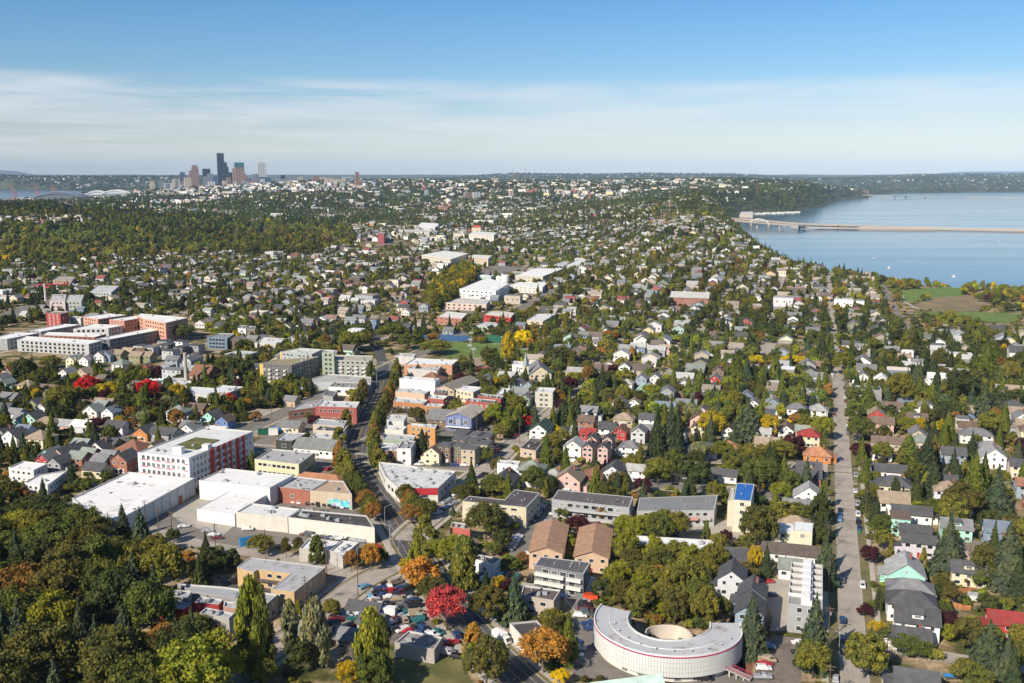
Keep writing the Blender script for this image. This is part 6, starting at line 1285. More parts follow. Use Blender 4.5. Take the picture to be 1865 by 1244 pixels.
# ------------------------------------------------------------------ far houses: one mesh
def far_field(n, y0, y1, power=1.0):
    y = (y0**power+(y1**power-y0**power)*rng.random(n))**(1/power); x = (rng.random(n)*2-1)*(0.53*y+60); return x, y
class BoxSoup:
    """many small gabled or flat boxes in one mesh with a colour per corner"""
    def __init__(s): s.v = []; s.c = []
    def gabled(s, x, y, z, w_, d, h, ang, wc, rc, axis):
        n = len(x); a, b = w_/2, d/2; ca, sa = np.cos(ang), np.sin(ang)
        def P(px_, py_, pz): return np.stack([x+ca*px_-sa*py_, y+sa*px_+ca*py_, z+pz], -1)
        rh = np.where(axis < 2, np.minimum(a, b)*0.65, 0.3)
        Z0 = -3-0*a; e = 0.5
        c = [P(-a, -b, Z0), P(a, -b, Z0), P(a, b, Z0), P(-a, b, Z0), P(-a, -b, h), P(a, -b, h), P(a, b, h), P(-a, b, h)]
        gx_ = axis == 0
        r0 = np.where((axis < 2)[:, None], np.where(gx_[:, None], P(-a, 0*a, h+rh), P(0*a, -b, h+rh)), P(-a, -b, h+rh))
        # walls
        quads = [(c[0], c[1], c[5], c[4]), (c[1], c[2], c[6], c[5]), (c[3], c[0], c[4], c[7])]
        for qd in quads: s.v.append(np.stack(qd, 1)); s.c.append(np.repeat(wc[:, None, :], 4, 1))
        # roofs
        g = np.nonzero(axis == 0)[0]
        def sub(arr, i): return arr[i]
        def E(px_, py_, pz): return P(px_, py_, pz)
        R0, R1 = E(-a-e, 0*a, h+rh), E(a+e, 0*a, h+rh); f0, f1, k0, k1 = E(-a-e, -b-e, h-.3), E(a+e, -b-e, h-.3), E(-a-e, b+e, h-.3), E(a+e, b+e, h-.3)
        if len(g):
            for qd in ((f0, f1, R1, R0), (k1, k0, R0, R1)): s.v.append(np.stack([t[g] for t in qd], 1)); s.c.append(np.repeat(rc[g][:, None, :], 4, 1))
            gp = (c[4], E(-a, 0*a, h+rh), c[7], c[4]); s.v.append(np.stack([t[g] for t in gp], 1)); s.c.append(np.repeat(wc[g][:, None, :], 4, 1))
        g = np.nonzero(axis == 1)[0]
        if len(g):
            S0, S1 = E(0*a, -b-e, h+rh), E(0*a, b+e, h+rh)
            for qd in ((f1, k1, S1, S0), (k0, f0, S0, S1)): s.v.append(np.stack([t[g] for t in qd], 1)); s.c.append(np.repeat(rc[g][:, None, :], 4, 1))
            gp = (c[4], c[5], E(0*a, -b, h+rh), c[4]); s.v.append(np.stack([t[g] for t in gp], 1)); s.c.append(np.repeat(wc[g][:, None, :], 4, 1))
        g = np.nonzero(axis == 2)[0]
        if len(g):
            T = (c[4]+[0, 0, .0], c[5]+[0, 0, 0], c[6]+[0, 0, 0], c[7]+[0, 0, 0]); s.v.append(np.stack([t[g] for t in T], 1)); s.c.append(np.repeat(rc[g][:, None, :], 4, 1))
        return s
    def windows(s, x, y, z, w_, d, h, ang):
        a, b = w_/2, d/2; ca, sa = np.cos(ang), np.sin(ang); dk = np.array([0.035, 0.04, 0.05])
        for k in (-0.3, 0.05, 0.33):
            for zz in (0.55,):
                def P(px_, py_, pz): return np.stack([x+ca*px_-sa*py_, y+sa*px_+ca*py_, z+pz], -1)
                cx0 = k*w_; ww = 0.7; hz = h*zz; yb = -b-0.05
                s.v.append(np.stack([P(cx0-ww, yb, hz-.7), P(cx0+ww, yb, hz-.7), P(cx0+ww, yb, hz+.7), P(cx0-ww, yb, hz+.7)], 1)); s.c.append(np.tile(dk, (len(x), 4, 1)))
    def build(s, name, matl):
        V = np.concatenate(s.v).reshape(-1, 3); Cc = np.concatenate(s.c).reshape(-1, 3); n = len(V)//4
        m = me(name, V, np.arange(n*4).reshape(-1, 4), [matl])
        at = m.attributes.new('paint', 'FLOAT_COLOR', 'POINT'); at.data.foreach_set('color', np.concatenate([Cc, np.ones((len(Cc), 1))], 1).astype(np.float32).ravel())
        return ob(name, m, kind='stuff')
M_FARP = mat('far_paint', attr='paint', var=0.12, scale=0.15, fine=0.8)
WCA = np.array([WC[c] for c in WALLP]); RCA = np.array([RC[c] for c in ROOFP])
bs = BoxSoup()
def soup(x, y, sw, sh, apt=0.05, win=False, bright=1.0, angj=0.03):
    n = len(x); z = HT(x, y); ax = rng.choice(3, n, p=[(1-apt)/2, (1-apt)/2, apt]); k = sw*(0.8+0.5*rng.random(n)); k = np.where(ax == 2, k*1.6, k)
    w_ = 10.5*k; d = 8.5*k*(0.8+0.4*rng.random(n)); h = sh*rng.choice([3.8, 5, 6, 7], n)*np.where(ax == 2, 1.3, 1)
    wc = WCA[rng.integers(len(WCA), size=n)]*(0.85+.25*rng.random((n, 1)))*bright; rc = RCA[rng.integers(len(RCA), size=n)]*(0.8+.4*rng.random((n, 1)))
    gz = wc.mean(1, keepdims=True); wc = wc*0.55+gz*0.45*np.array([1.05, 1, .93]); gz = rc.mean(1, keepdims=True); rc = rc*0.6+gz*0.4; rc = np.where((ax == 2)[:, None], np.clip(rc*2.2, 0, 0.75), rc)
    ang = GA+rng.normal(size=n)*angj; bs.gabled(x, y, z, w_, d, h, ang, wc, rc, ax)
    if win: bs.windows(x, y, z, w_, d, h, ang)
if FARH:
    F_ = np.array(FARH); soup(F_[:, 0]+rng.normal(size=len(F_))*1.2, F_[:, 1], 0.98, 1.0, 0.05, True)
FH = np.array(FORESTH); VL = np.array(VALLEY)
def dens(x, y, s, seed):   # smooth clumping
    r = np.random.default_rng(int(seed*10)); v = 0; wt = 0
    for k, a_ in ((2.2, 1.0), (1.0, 0.8), (0.45, 0.5)):
        for _ in range(4):
            th = r.random()*6.28; v = v+a_*np.sin((x*np.cos(th)+y*np.sin(th))/(s*k)+r.random()*6.28+1.5*np.sin((x*np.sin(th)-y*np.cos(th))/(s*k*1.7))); wt += a_*a_
    return np.clip(0.5+v/np.sqrt(wt)*0.27, 0, 1)
def keepland(x, y, m=70): return (sdist(x, y, LAKE) > m) & (sdist(x, y, BAY) > m)
x, y = far_field(1200, 950, 2400, 1.5)
ok = ~q(occR, x, y) & ~q(occB, x, y) & ~q(occO, x, y) & ~inzone(x, y, FH) & ~inzone(x, y, PARK) & ~inzone(x, y, BELT) & keepland(x, y) & (y > 1000)
soup(x[ok], y[ok], 0.95, 1.0, 0.10, True)
x, y = far_field(7500, 2000, 4300, 1.6)
ok = ~q(occR, x, y) & ~q(occB, x, y) & ~inzone(x, y, FH) & keepland(x, y) & (dens(x, y, 190, 1.0) > 0.22*(x > 250)+0.12)
STRIPS = [np.array([G(*p) for p in pp]) for pp in ([(-300, 404), (170, 399), (175, 409), (-300, 417)], [(280, 386), (480, 380), (480, 392), (280, 397)], [(480, 396), (650, 394), (650, 406), (480, 408)])]
def instrip(x, y): return inzone(x, y, STRIPS[0]) | inzone(x, y, STRIPS[1]) | inzone(x, y, STRIPS[2])
xs, ys = far_field(9000, 1700, 4300, 1.2); k_ = instrip(xs, ys); soup(xs[k_], ys[k_], 1.1, 1.05, 0.15, False, 1.15, 0.08)
# the lake ridge is mostly wooded
ok &= ~((x > 330+0.07*(y-1200)) & (rng.random(len(x)) < 0.55)); ok &= ~((x < -350) & (rng.random(len(x)) < 0.45))
soup(x[ok], y[ok], 1.05, 1.05, 0.16, False, 1.1, 0.08)
x, y = far_field(9000, 4200, 8200, 1.6)
ok = keepland(x, y, 110) & (dens(x, y, 330, 4.0) > 0.17) & ~((x > 500) & (rng.random(len(x)) < 0.35))
soup(x[ok], y[ok], 1.15, 1.1, 0.25, False, 1.1, 0.15)
x, y = far_field(7000, 8200, 15500, 1.6)
ok = keepland(x, y, 150) & (HT(x, y) > 8) & (rng.random(len(x)) < np.where(x < -2500, 1.0, 0.55))
soup(x[ok], y[ok], 1.6, 1.2, 0.2, False, 1.2, 0.3)
# First Hill and Capitol Hill: bigger pale blocks
x = -1500+2600*rng.random(520); y = 4500+1800*rng.random(520)
soup(x, y, 1.7, 2.0, 0.8, False, 1.1, 0.05)
# industrial flats and the waterfront
x = -3400+2000*rng.random(230); y = 5200+2300*rng.random(230); ok = keepland(x, y, 60) & (x > -0.52*y)
soup(x[ok], y[ok], 2.4, 1.6, 0.9, False, 1.05)
x, y = far_field(300, 2600, 4600, 1.0); ok = (x > -700) & (x < 80)
soup(x[ok], y[ok], 2.8, 1.4, 0.9, False, 1.15)
bs.build('distant_houses', M_FARP)
# ------------------------------------------------------------------ masses of trees
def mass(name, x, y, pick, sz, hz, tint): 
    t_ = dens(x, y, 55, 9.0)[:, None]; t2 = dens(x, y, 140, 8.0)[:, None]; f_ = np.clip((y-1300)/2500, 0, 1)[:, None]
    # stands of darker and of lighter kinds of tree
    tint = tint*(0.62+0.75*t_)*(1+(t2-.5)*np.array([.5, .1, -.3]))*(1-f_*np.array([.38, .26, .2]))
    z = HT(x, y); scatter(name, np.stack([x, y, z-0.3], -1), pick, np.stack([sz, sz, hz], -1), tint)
def okd(x, y): return ~q(occR, x, y) & ~q(occB, x, y) & ~q(occO, x, y) & keepland(x, y, 12)
# 1: hillside wood
n = 42000; xa, xb = FH[:, 0].min(), FH[:, 0].max(); ya, yb = FH[:, 1].min(), FH[:, 1].max()
x = xa+(xb-xa)*rng.random(n); y = ya+(yb-ya)*rng.random(n); ok = inzone(x, y, FH) & fov(x, y, 150) & okd(x, y) & ~(instrip(x, y) & (rng.random(n) < .8)); x, y = x[ok], y[ok]; n = len(x)
con = rng.random(n) < np.clip((y-1950)/900, 0.02, 0.5)
pk = np.where(con, 10, 7+rng.integers(3, size=n)); sz = np.where(con, 7, 12)*(0.7+.6*rng.random(n)); hz = np.where(con, 20, 14)*(0.7+.5*rng.random(n))
tn = tints(n, [5, 8, 4, 3, 1, 1, 3, .4, .25, 0, 0, 0]); tn[con] = tints(con.sum(), [1, .5, 0.5, 3, 6, 1, 0, 0, 0, 0, 0, 3])
mass('hillside_wood', x, y, pk, sz, hz, tn); print('wood', n)
# 2: trees among the houses, 600 m - 2.4 km
x, y = far_field(33000, 560, 2450, 1.55)
ok = okd(x, y) & ~inzone(x, y, FH) & ~inzone(x, y, APTS) & (dens(x, y, 60, 2.0)+0.25*(x > 150) > 0.1+0.45*rng.random(len(x))) 
ok &= ~(inzone(x, y, SHOPS) & (rng.random(len(x)) < 0.93)) & ~(inzone(x, y, VL) & (rng.random(len(x)) < 0.6)) & ~inzone(x, y, PARK)
x, y = x[ok], y[ok]; n = len(x); con = rng.random(n) < 0.14; col = rng.random(n) < 0.03
hi = y < 1300
pk = np.where(con, np.where(hi, 4+rng.integers(2, size=n), 10), np.where(hi, rng.integers(4, size=n), 7+rng.integers(3, size=n))); pk = np.where(col & ~con, 6, pk)
sz = np.where(con, 6.5, 8.6)*(0.55+.9*rng.random(n)**1.5); hz = np.where(con, 14, 8.5)*(0.6+.7*rng.random(n)); sz = np.where(pk == 6, 4, sz); hz = np.where(pk == 6, 12, hz)
tn = tints(n, [8, 7, 5, 7, 2, 2, 2, .7, 0.15, 0.04, 0.7, 0.7]); tn[con] = tints(con.sum(), [1, 1.5, 1, 3, 5, 4, 0, 0, 0, 0, 0, 3])
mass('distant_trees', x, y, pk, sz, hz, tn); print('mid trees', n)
# wooded lake ridge and park edge
x, y = far_field(12000, 950, 3900, 1.3); ok = okd(x, y) & keepland(x, y, 6) & (x > 345+0.07*(y-1000)) & (y > 880) & (rng.random(len(x)) < 0.85) & ~inzone(x, y, PARK) & ~((x > 520) & (y < 1000) & (rng.random(len(x)) < 0.5))
ok &= ~((x > 480) & (y < 1500) & (sdist(x, y, LAKE) > 25) & (rng.random(len(x)) < 0.6))
x, y = x[ok], y[ok]; n = len(x); con = rng.random(n) < 0.35
pk = np.where(con, np.where(y < 1400, 4, 10), np.where(y < 1400, rng.integers(4, size=n), 7+rng.integers(3, size=n)))
sz = np.where(con, 6.5, 9)*(0.6+.7*rng.random(n)); hz = np.where(con, 18, 11)*(0.6+.6*rng.random(n))
tn = tints(n, [7, 4, 4, 9, 5, 2, .8, .4, 0.1, 0.02, 0.3, 2])
mass('ridge_wood', x, y, pk, sz, hz, tn); print('ridge', n)
# park trees
P_ = np.array(PARK); x = P_[:, 0].min()+(np.ptp(P_[:, 0]))*rng.random(2600); y = P_[:, 1].min()+(np.ptp(P_[:, 1]))*rng.random(2600)
ok = inzone(x, y, PARK) & okd(x, y); x, y = x[ok], y[ok]; edge_ = dens(x, y, 45, 7.0) > 0.42; x, y = x[edge_], y[edge_]; n = len(x)
mass('park_trees', x, y, rng.integers(4, size=n), 9*(0.6+.6*rng.random(n)), 10*(0.6+.6*rng.random(n)), tints(n, [5, 6, 3, 2, 0, 0, 4, 1.0, 1.8, 0.3, 0.2, 0])); print('park', n)
BT = np.array(BELT); x = BT[:, 0].min()+np.ptp(BT[:, 0])*rng.random(900); y = BT[:, 1].min()+np.ptp(BT[:, 1])*rng.random(900); ok = inzone(x, y, BT); x, y = x[ok], y[ok]; n = len(x)
mass('tree_belt', x, y, rng.integers(4, size=n), 13*(0.7+.5*rng.random(n)), 16*(0.7+.5*rng.random(n)), tints(n, [3, 5, 2, 1, 0, 0, 5, 0.5, 2, 0, 0, 0]))
# 3: beyond
x, y = far_field(52000, 2350, 5200, 1.7)
ok = okd(x, y) & ~inzone(x, y, FH) & keepland(x, y, 25) & ((dens(x, y, 150, 3.0) > 0.12+0.38*rng.random(len(x))) | (x > 300+0.07*(y-1200)))
x, y = x[ok], y[ok]; n = len(x); con = rng.random(n) < 0.35
pk = np.where(con, 13, 11+rng.integers(2, size=n)); sz = np.where(con, 7.5, 11)*(0.6+.8*rng.random(n)); hz = np.where(con, 16, 11)*(0.6+.7*rng.random(n))
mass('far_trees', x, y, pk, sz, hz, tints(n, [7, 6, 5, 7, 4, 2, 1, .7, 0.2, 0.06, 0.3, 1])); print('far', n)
x, y = far_field(42000, 5000, 10500, 1.7); ok = keepland(x, y, 30) & (dens(x, y, 300, 5.0)+0.25*(x > 500) > 0.15+0.4*rng.random(len(x))) & ~((x < -1500) & (y > 5200) & (y < 7600) & (rng.random(len(x)) < 0.75))
x, y = x[ok], y[ok]; n = len(x); sz = 17*(0.6+.9*rng.random(n)); hz = 14*(0.6+.8*rng.random(n))
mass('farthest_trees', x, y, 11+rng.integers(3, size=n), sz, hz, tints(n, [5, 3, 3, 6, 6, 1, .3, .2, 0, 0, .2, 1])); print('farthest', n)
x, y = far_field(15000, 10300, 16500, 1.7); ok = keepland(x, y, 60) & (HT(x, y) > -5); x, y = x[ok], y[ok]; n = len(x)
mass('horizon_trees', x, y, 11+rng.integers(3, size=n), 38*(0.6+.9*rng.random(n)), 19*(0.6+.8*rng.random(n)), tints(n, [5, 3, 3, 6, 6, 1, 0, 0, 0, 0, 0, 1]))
# ------------------------------------------------------------------ trees one can tell apart in the photograph
TL = """R 1000 455 850 330 broad pink;R 770 205 500 300 broad orange;R 690 200 300 190 broad gold;R 875 370 580 250 broad darkolive;R 735 45 330 120 column lime;R 975 25 270 225 broad lime;R 1165 95 500 205 column olive;R 880 40 170 200 column olive
R 1360 440 770 280 round darkolive;R 1235 770 1060 165 column orange;R 1345 890 1340 350 round darkolive;R 345 665 1260 250 column lime;R 430 700 1260 180 column green;R 380 1000 1400 300 round green;R 150 1080 1330 200 broad gold
R 30 540 700 110 broad olive;R 200 870 1090 130 bare grey;R 350 50 300 150 broad orange;R 400 60 240 110 broad red;R 180 110 300 120 broad rust;R 450 110 260 110 broad dark;R 390 130 260 90 broad orange;R 330 180 260 70 broad green
Q 820 390 1190 240 column lime;Q 900 460 1180 220 column green;Q 1150 555 930 140 column pale;Q 1360 560 1140 230 column pale;Q 1310 600 1100 130 column pale;Q 1225 545 700 60 column lime;Q 1500 540 700 150 broad olive;Q 325 670 960 250 broad green
Q 1210 880 1180 220 round dark;Q 560 660 900 150 bare grey;Q 320 215 350 110 broad olive;Q 430 230 350 90 broad olive;Q 500 190 340 100 round dark;Q 580 160 300 100 round dark;Q 665 110 270 110 column dark;Q 900 0 170 210 broad olive;Q 725 290 350 60 round green
Q 1380 0 240 120 column green;Q 1120 0 180 80 broad darkolive;Q 1220 0 110 80 broad darkolive;Q 930 1060 1300 200 broad olive;Q 800 1000 1250 180 broad green;Q 1640 860 1060 170 bare grey;Q 60 770 1120 260 broad rust;Q 30 850 1260 300 broad darkolive
H 980 660 930 150 fir bluefir;H 1140 990 1225 250 broad orange;H 1225 1175 1270 90 broad yellow;H 830 295 500 190 broad darkolive;H 870 330 430 140 broad olive;H 1185 860 990 130 broad olive;H 1210 900 1020 110 broad darkolive;H 1450 690 820 100 round dark;H 650 460 640 130 broad lime
H 860 140 250 110 broad green;H 905 170 260 90 broad lime;H 1080 90 200 120 broad green;H 1165 140 250 90 broad dark;H 655 300 350 40 fir bluefir;H 430 300 400 110 broad rust;H 500 270 380 120 broad darkolive;H 530 270 330 70 broad olive;H 1320 360 470 120 broad purple;H 1270 460 550 110 broad lime;H 1100 545 600 50 round green;H 1025 545 610 60 broad rust;H 960 585 650 110 round green
H 1450 500 600 90 broad green;H 1450 550 620 60 broad purple;H 870 500 570 90 broad green;H 1525 275 370 70 broad green;H 1450 290 380 80 broad rust;H 1250 270 340 60 broad green;H 1240 310 370 70 round green;H 700 190 290 110 broad darkolive;H 760 190 270 70 broad olive;H 720 480 760 150 column green;H 510 360 540 120 column olive;H 1340 150 210 80 broad olive
I 430 780 1120 170 cedar bluefir;I 765 790 1190 190 fir bluefir;I 760 1040 1240 170 broad olive;I 1040 1000 1245 210 round olive;I 800 165 330 44 column green;I 785 250 420 100 column dark;I 1265 1010 1100 250 broad green;I 1465 875 1000 140 broad purple;I 1482 935 1035 80 broad lime;I 1590 900 1080 140 round darkolive;I 1700 930 1230 230 fir bluefir;I 1790 1000 1260 160 fir bluefir
I 1480 335 690 170 fir bluefir;I 1590 430 640 150 bare grey;I 1680 510 730 150 broad darkolive;I 1800 400 760 210 fir bluefir;I 1850 560 800 120 fir fir;I 1740 95 400 190 fir bluefir;I 1615 20 300 150 cedar cedar;I 1560 180 420 190 broad darkolive;I 1500 250 450 150 round olive;I 1400 60 260 130 fir fir;I 1520 60 220 110 fir fir;I 1450 720 805 90 round dark;I 1030 825 895 80 broad purple;I 1095 920 1000 90 broad gold;I 1140 950 1020 70 broad purple
I 1315 285 370 120 broad lime;I 1400 270 380 120 broad green;I 1300 60 160 90 round green;I 1350 120 210 40 column lime;I 1145 360 450 140 broad green;I 1045 510 575 50 round dark;I 1140 270 330 80 broad rust;I 1040 215 290 90 broad olive;I 470 60 240 180 broad green;I 620 120 250 130 broad green;I 130 60 230 150 round dark;I 230 170 290 90 broad olive;I 470 300 560 180 broad darkolive;I 600 290 410 150 round olive;I 680 290 400 130 round green
I 770 420 520 110 broad green;I 790 520 600 100 broad olive;I 440 510 660 70 broad gold;I 70 590 780 190 broad olive;I 110 720 920 170 broad green;I 260 790 920 110 broad green;I 30 500 640 150 broad olive;I 250 450 560 90 broad olive;I 1130 430 540 90 broad olive;I 1450 810 900 90 broad green;I 1380 870 990 60 round dark;I 1230 880 940 60 round green;I 1630 640 740 120 round green;I 1750 640 720 130 broad olive;I 1600 1150 1260 180 broad olive;I 1850 1020 1240 120 broad green
M 805 650 850 205 round red;M 985 710 875 200 round gold;M 1365 695 900 240 round red;M 1455 715 880 110 broad red;M 1660 725 910 165 round gold;M 1335 740 1030 175 cedar cedar;M 1650 840 1050 190 fir bluefir;M 1150 610 850 160 broad olive;M 530 750 1020 260 broad olive;M 585 850 1030 150 cedar cedar;M 1165 860 1020 160 round dark;M 690 620 720 90 broad gold;M 420 1050 1150 60 round green
M 900 1060 1190 220 round purple;M 1215 1070 1190 120 broad rust;M 1530 1120 1230 180 broad lime;M 870 450 620 60 fir fir;M 925 500 620 80 fir fir;M 200 480 720 200 round dark;M 450 460 590 180 broad olive;M 600 340 420 80 round dark;M 680 350 410 70 round dark;M 1710 160 320 200 broad green;M 1020 1150 1243 90 broad purple;M 800 850 960 110 round dark;M 100 320 385 55 broad olive;M 1440 880 1020 120 broad purple;M 230 960 1060 120 broad olive;M 30 1000 1180 100 broad olive;M 590 1160 1243 170 broad dark;M 1240 640 700 60 broad purple
N 565 550 660 150 broad olive;N 720 495 610 100 round dark;N 400 600 750 110 broad red;N 540 660 760 120 broad orange;N 300 600 700 90 broad orange;N 330 640 800 100 fir dark;N 540 740 870 110 fir dark;N 640 780 880 110 broad rust;N 890 620 720 90 broad darkolive;N 450 380 490 110 broad orange;N 350 260 470 200 broad green;N 540 290 490 160 broad dark;N 700 190 290 170 broad olive;N 860 200 290 80 broad rust;N 1300 50 190 120 broad rust
N 1550 30 230 200 broad olive;N 1440 520 600 110 broad dark;N 1145 790 860 60 broad olive;N 150 640 730 110 round dark;N 240 820 930 70 fir dark;N 545 1120 1243 110 fir fir;N 370 200 270 110 round dark;N 720 90 150 90 broad green;N 560 120 180 80 broad gold;N 690 650 720 120 broad rust
O 630 725 1075 160 fir bluefir;O 790 770 1150 210 fir bluefir;O 305 225 350 120 round green;O 545 120 200 110 broad gold;O 320 410 480 110 round green;O 470 410 490 110 round green;O 1090 0 110 140 broad lime;O 100 540 620 120 broad olive;O 510 10 90 90 broad purple
E 950 135 275 70 column gold;E 1030 120 215 85 round yellow;E 850 210 320 95 broad green;E 890 260 360 80 round dark;E 862 365 460 75 fir fir;E 975 370 480 34 column bluefir;E 985 468 590 95 broad olive;E 1010 520 630 65 column lime;E 880 515 640 115 broad lime;E 1050 575 650 68 round red;E 492 660 800 80 fir fir;E 370 540 600 60 broad darkolive;E 458 535 615 90 round darkolive;E 838 745 840 62 round green;E 1082 845 985 115 round green;E 868 895 1010 125 broad green
E 1190 630 705 80 broad yellow;E 1240 500 640 120 fir fir;E 1310 455 640 85 fir fir;E 1450 300 490 95 fir fir;E 1280 370 460 75 broad purple;E 1370 310 390 50 broad rust;E 1740 520 800 100 fir fir;E 1815 500 790 110 fir bluefir;E 1850 560 830 90 fir fir;E 1230 650 740 90 broad olive;E 1180 680 770 100 broad olive;E 1750 810 960 140 broad olive;E 1830 760 950 110 broad green;E 1540 880 980 110 broad darkolive;E 1170 900 1010 80 broad dark;E 780 735 800 50 round dark
E 1215 440 520 75 broad rust;E 1230 490 560 60 broad purple;E 1710 410 510 90 broad lime;E 1650 440 540 70 broad darkolive;E 1200 100 150 50 fir cedar;E 1560 60 150 50 fir cedar;E 330 90 190 160 broad green;E 420 140 230 120 broad green;E 560 180 260 150 broad olive;E 130 140 240 150 broad olive;E 470 300 370 60 fir bluefir;E 700 350 420 90 broad purple;E 890 340 390 45 column lime;E 935 345 400 45 column green;E 1230 220 310 160 broad darkolive;E 1390 230 290 110 round green;E 1490 120 200 80 broad rust;E 920 30 110 40 fir green
F 340 130 250 85 cedar cedar;F 150 210 350 85 cedar cedar;F 555 140 250 75 cedar cedar;F 480 195 330 80 cedar cedar;F 1045 290 460 130 cedar cedar;F 1300 180 350 90 fir bluefir;F 1425 100 230 75 broad darkolive;F 1680 70 260 150 cedar cedar;F 1560 220 420 170 broad dark;F 1670 290 480 130 fir bluefir;F 590 320 440 70 fir bluefir;F 410 380 610 200 fir bluefir;F 470 370 560 90 cedar cedar;F 650 145 210 140 broad yellow;F 480 145 190 110 broad yellow
F 1010 605 700 100 round purple;F 800 465 600 110 broad lime;F 1265 560 700 120 cedar cedar;F 1470 430 610 100 cedar cedar;F 1395 490 600 60 fir fir;F 920 120 250 110 broad olive;F 1010 470 610 130 broad green;F 1120 600 720 90 broad olive;F 220 440 590 140 broad gold;F 650 560 690 110 round purple;F 510 460 600 110 broad gold;F 30 400 620 90 fir fir;F 110 400 500 90 broad pale;F 700 420 500 70 round dark;F 1210 230 420 130 broad olive;F 1270 290 420 110 broad olive;F 1350 470 560 70 fir fir
F 800 30 190 90 fir fir;F 750 80 200 80 cedar cedar;F 430 160 260 50 fir fir;F 1630 80 150 90 fir fir;F 1700 440 600 120 broad olive;F 1250 470 560 100 broad lime;F 1810 170 300 90 broad olive;F 1740 180 290 70 cedar cedar;F 1830 330 440 130 broad dark;F 670 250 340 80 round dark;F 1320 470 560 60 broad gold;F 270 600 720 120 broad olive;F 420 620 720 140 broad olive;F 590 600 710 150 broad olive;F 150 600 720 90 broad pale;F 1010 250 300 50 broad green;F 1360 560 800 130 fir fir;F 1500 640 850 120 fir fir
C 1640 320 400 1 broad green"""
for rec in TL.replace('\n', ';').split(';'):
    k, x, y0, y1, wd_, kd, cl_ = rec.split()
    if float(wd_) < 5: continue
    ptree(k, float(x), float(y0), float(y1), float(wd_), kd, cl_)
print('manual trees', len(TREES))
def treefree(x, y, r):
    for tx_, ty_, tr_ in TREES:
        if (tx_-x)**2+(ty_-y)**2 < (0.75*(tr_+r))**2: return False
    return True
# the dark maple wood at lower left
WL = ['green', 'olive', 'darkolive', 'olive', 'dark', 'lime', 'green', 'darkolive']
P_ = np.array(WOODW); cnt = 0
for _ in range(3500):
    if cnt > 135: break
    x = random.uniform(P_[:, 0].min(), P_[:, 0].max()); y = random.uniform(max(235, P_[:, 1].min()), P_[:, 1].max())
    if not inpoly(x, y, WOODW) or abs(x) > .52*y+25: continue
    wd_ = random.uniform(14, 22)
    if not treefree(x, y, wd_*0.34) or blocked(x, y, 4): continue
    kd = 'broad' if random.random() < 0.9 else 'fir'
    if x < -115 and y < 285 and random.random() < 0.5: kd = 'fir'
    hmax = 22 if y < 330 else 17
    if kd == 'fir': tree(x, y, random.uniform(16, 22), random.uniform(8, 11), 'fir', 'bluefir')
    else: tree(x, y, random.uniform(hmax-5, hmax), wd_, 'broad', random.choice(WL) if random.random() > 0.03 else 'rust')
    cnt += 1
cnt2 = 0; P_ = np.array(WOODE)
for _ in range(900):
    if cnt2 > 42: break
    x = random.uniform(P_[:, 0].min(), P_[:, 0].max()); y = random.uniform(P_[:, 1].min(), P_[:, 1].max())
    if not inpoly(x, y, WOODE): continue
    wd_ = random.uniform(8, 13)
    if not treefree(x, y, wd_*0.42) or blocked(x, y, wd_*0.4): continue
    tree(x, y, random.uniform(9, 14), wd_, 'broad', random.choice(['lime', 'olive', 'olive', 'green', 'lime', 'darkolive'])); cnt2 += 1
LANDMARKS.append(('the dark maple wood', *W(150, 1080))); LANDMARKS.append(('the wood behind the curved hall', *W(1220, 1040)))
# street trees of the main road
rd = sample([tuple(p) for p in RAINIER], 7.5); nn = offsets(rd)
for i, (p, n_) in enumerate(zip(rd, nn)):
    u, v = proj(*p)
    if v > 960: continue
    for s in (-1, 1):
        if random.random() < 0.10: continue
        off = 8.6; x, y = p[0]+n_[0]*off*s, p[1]+n_[1]*off*s
        if blocked(x, y, 1.5): continue
        if v > 880: tree(x, y, random.uniform(7.5, 9.5), random.uniform(7.5, 9), 'broad', random.choice(['olive', 'olive', 'darkolive', 'rust', 'green']))
        else: tree(x, y, random.uniform(10, 14), random.uniform(5.5, 7.5), 'column', random.choice(['olive', 'olive', 'olive', 'rust', 'green', 'darkolive']))
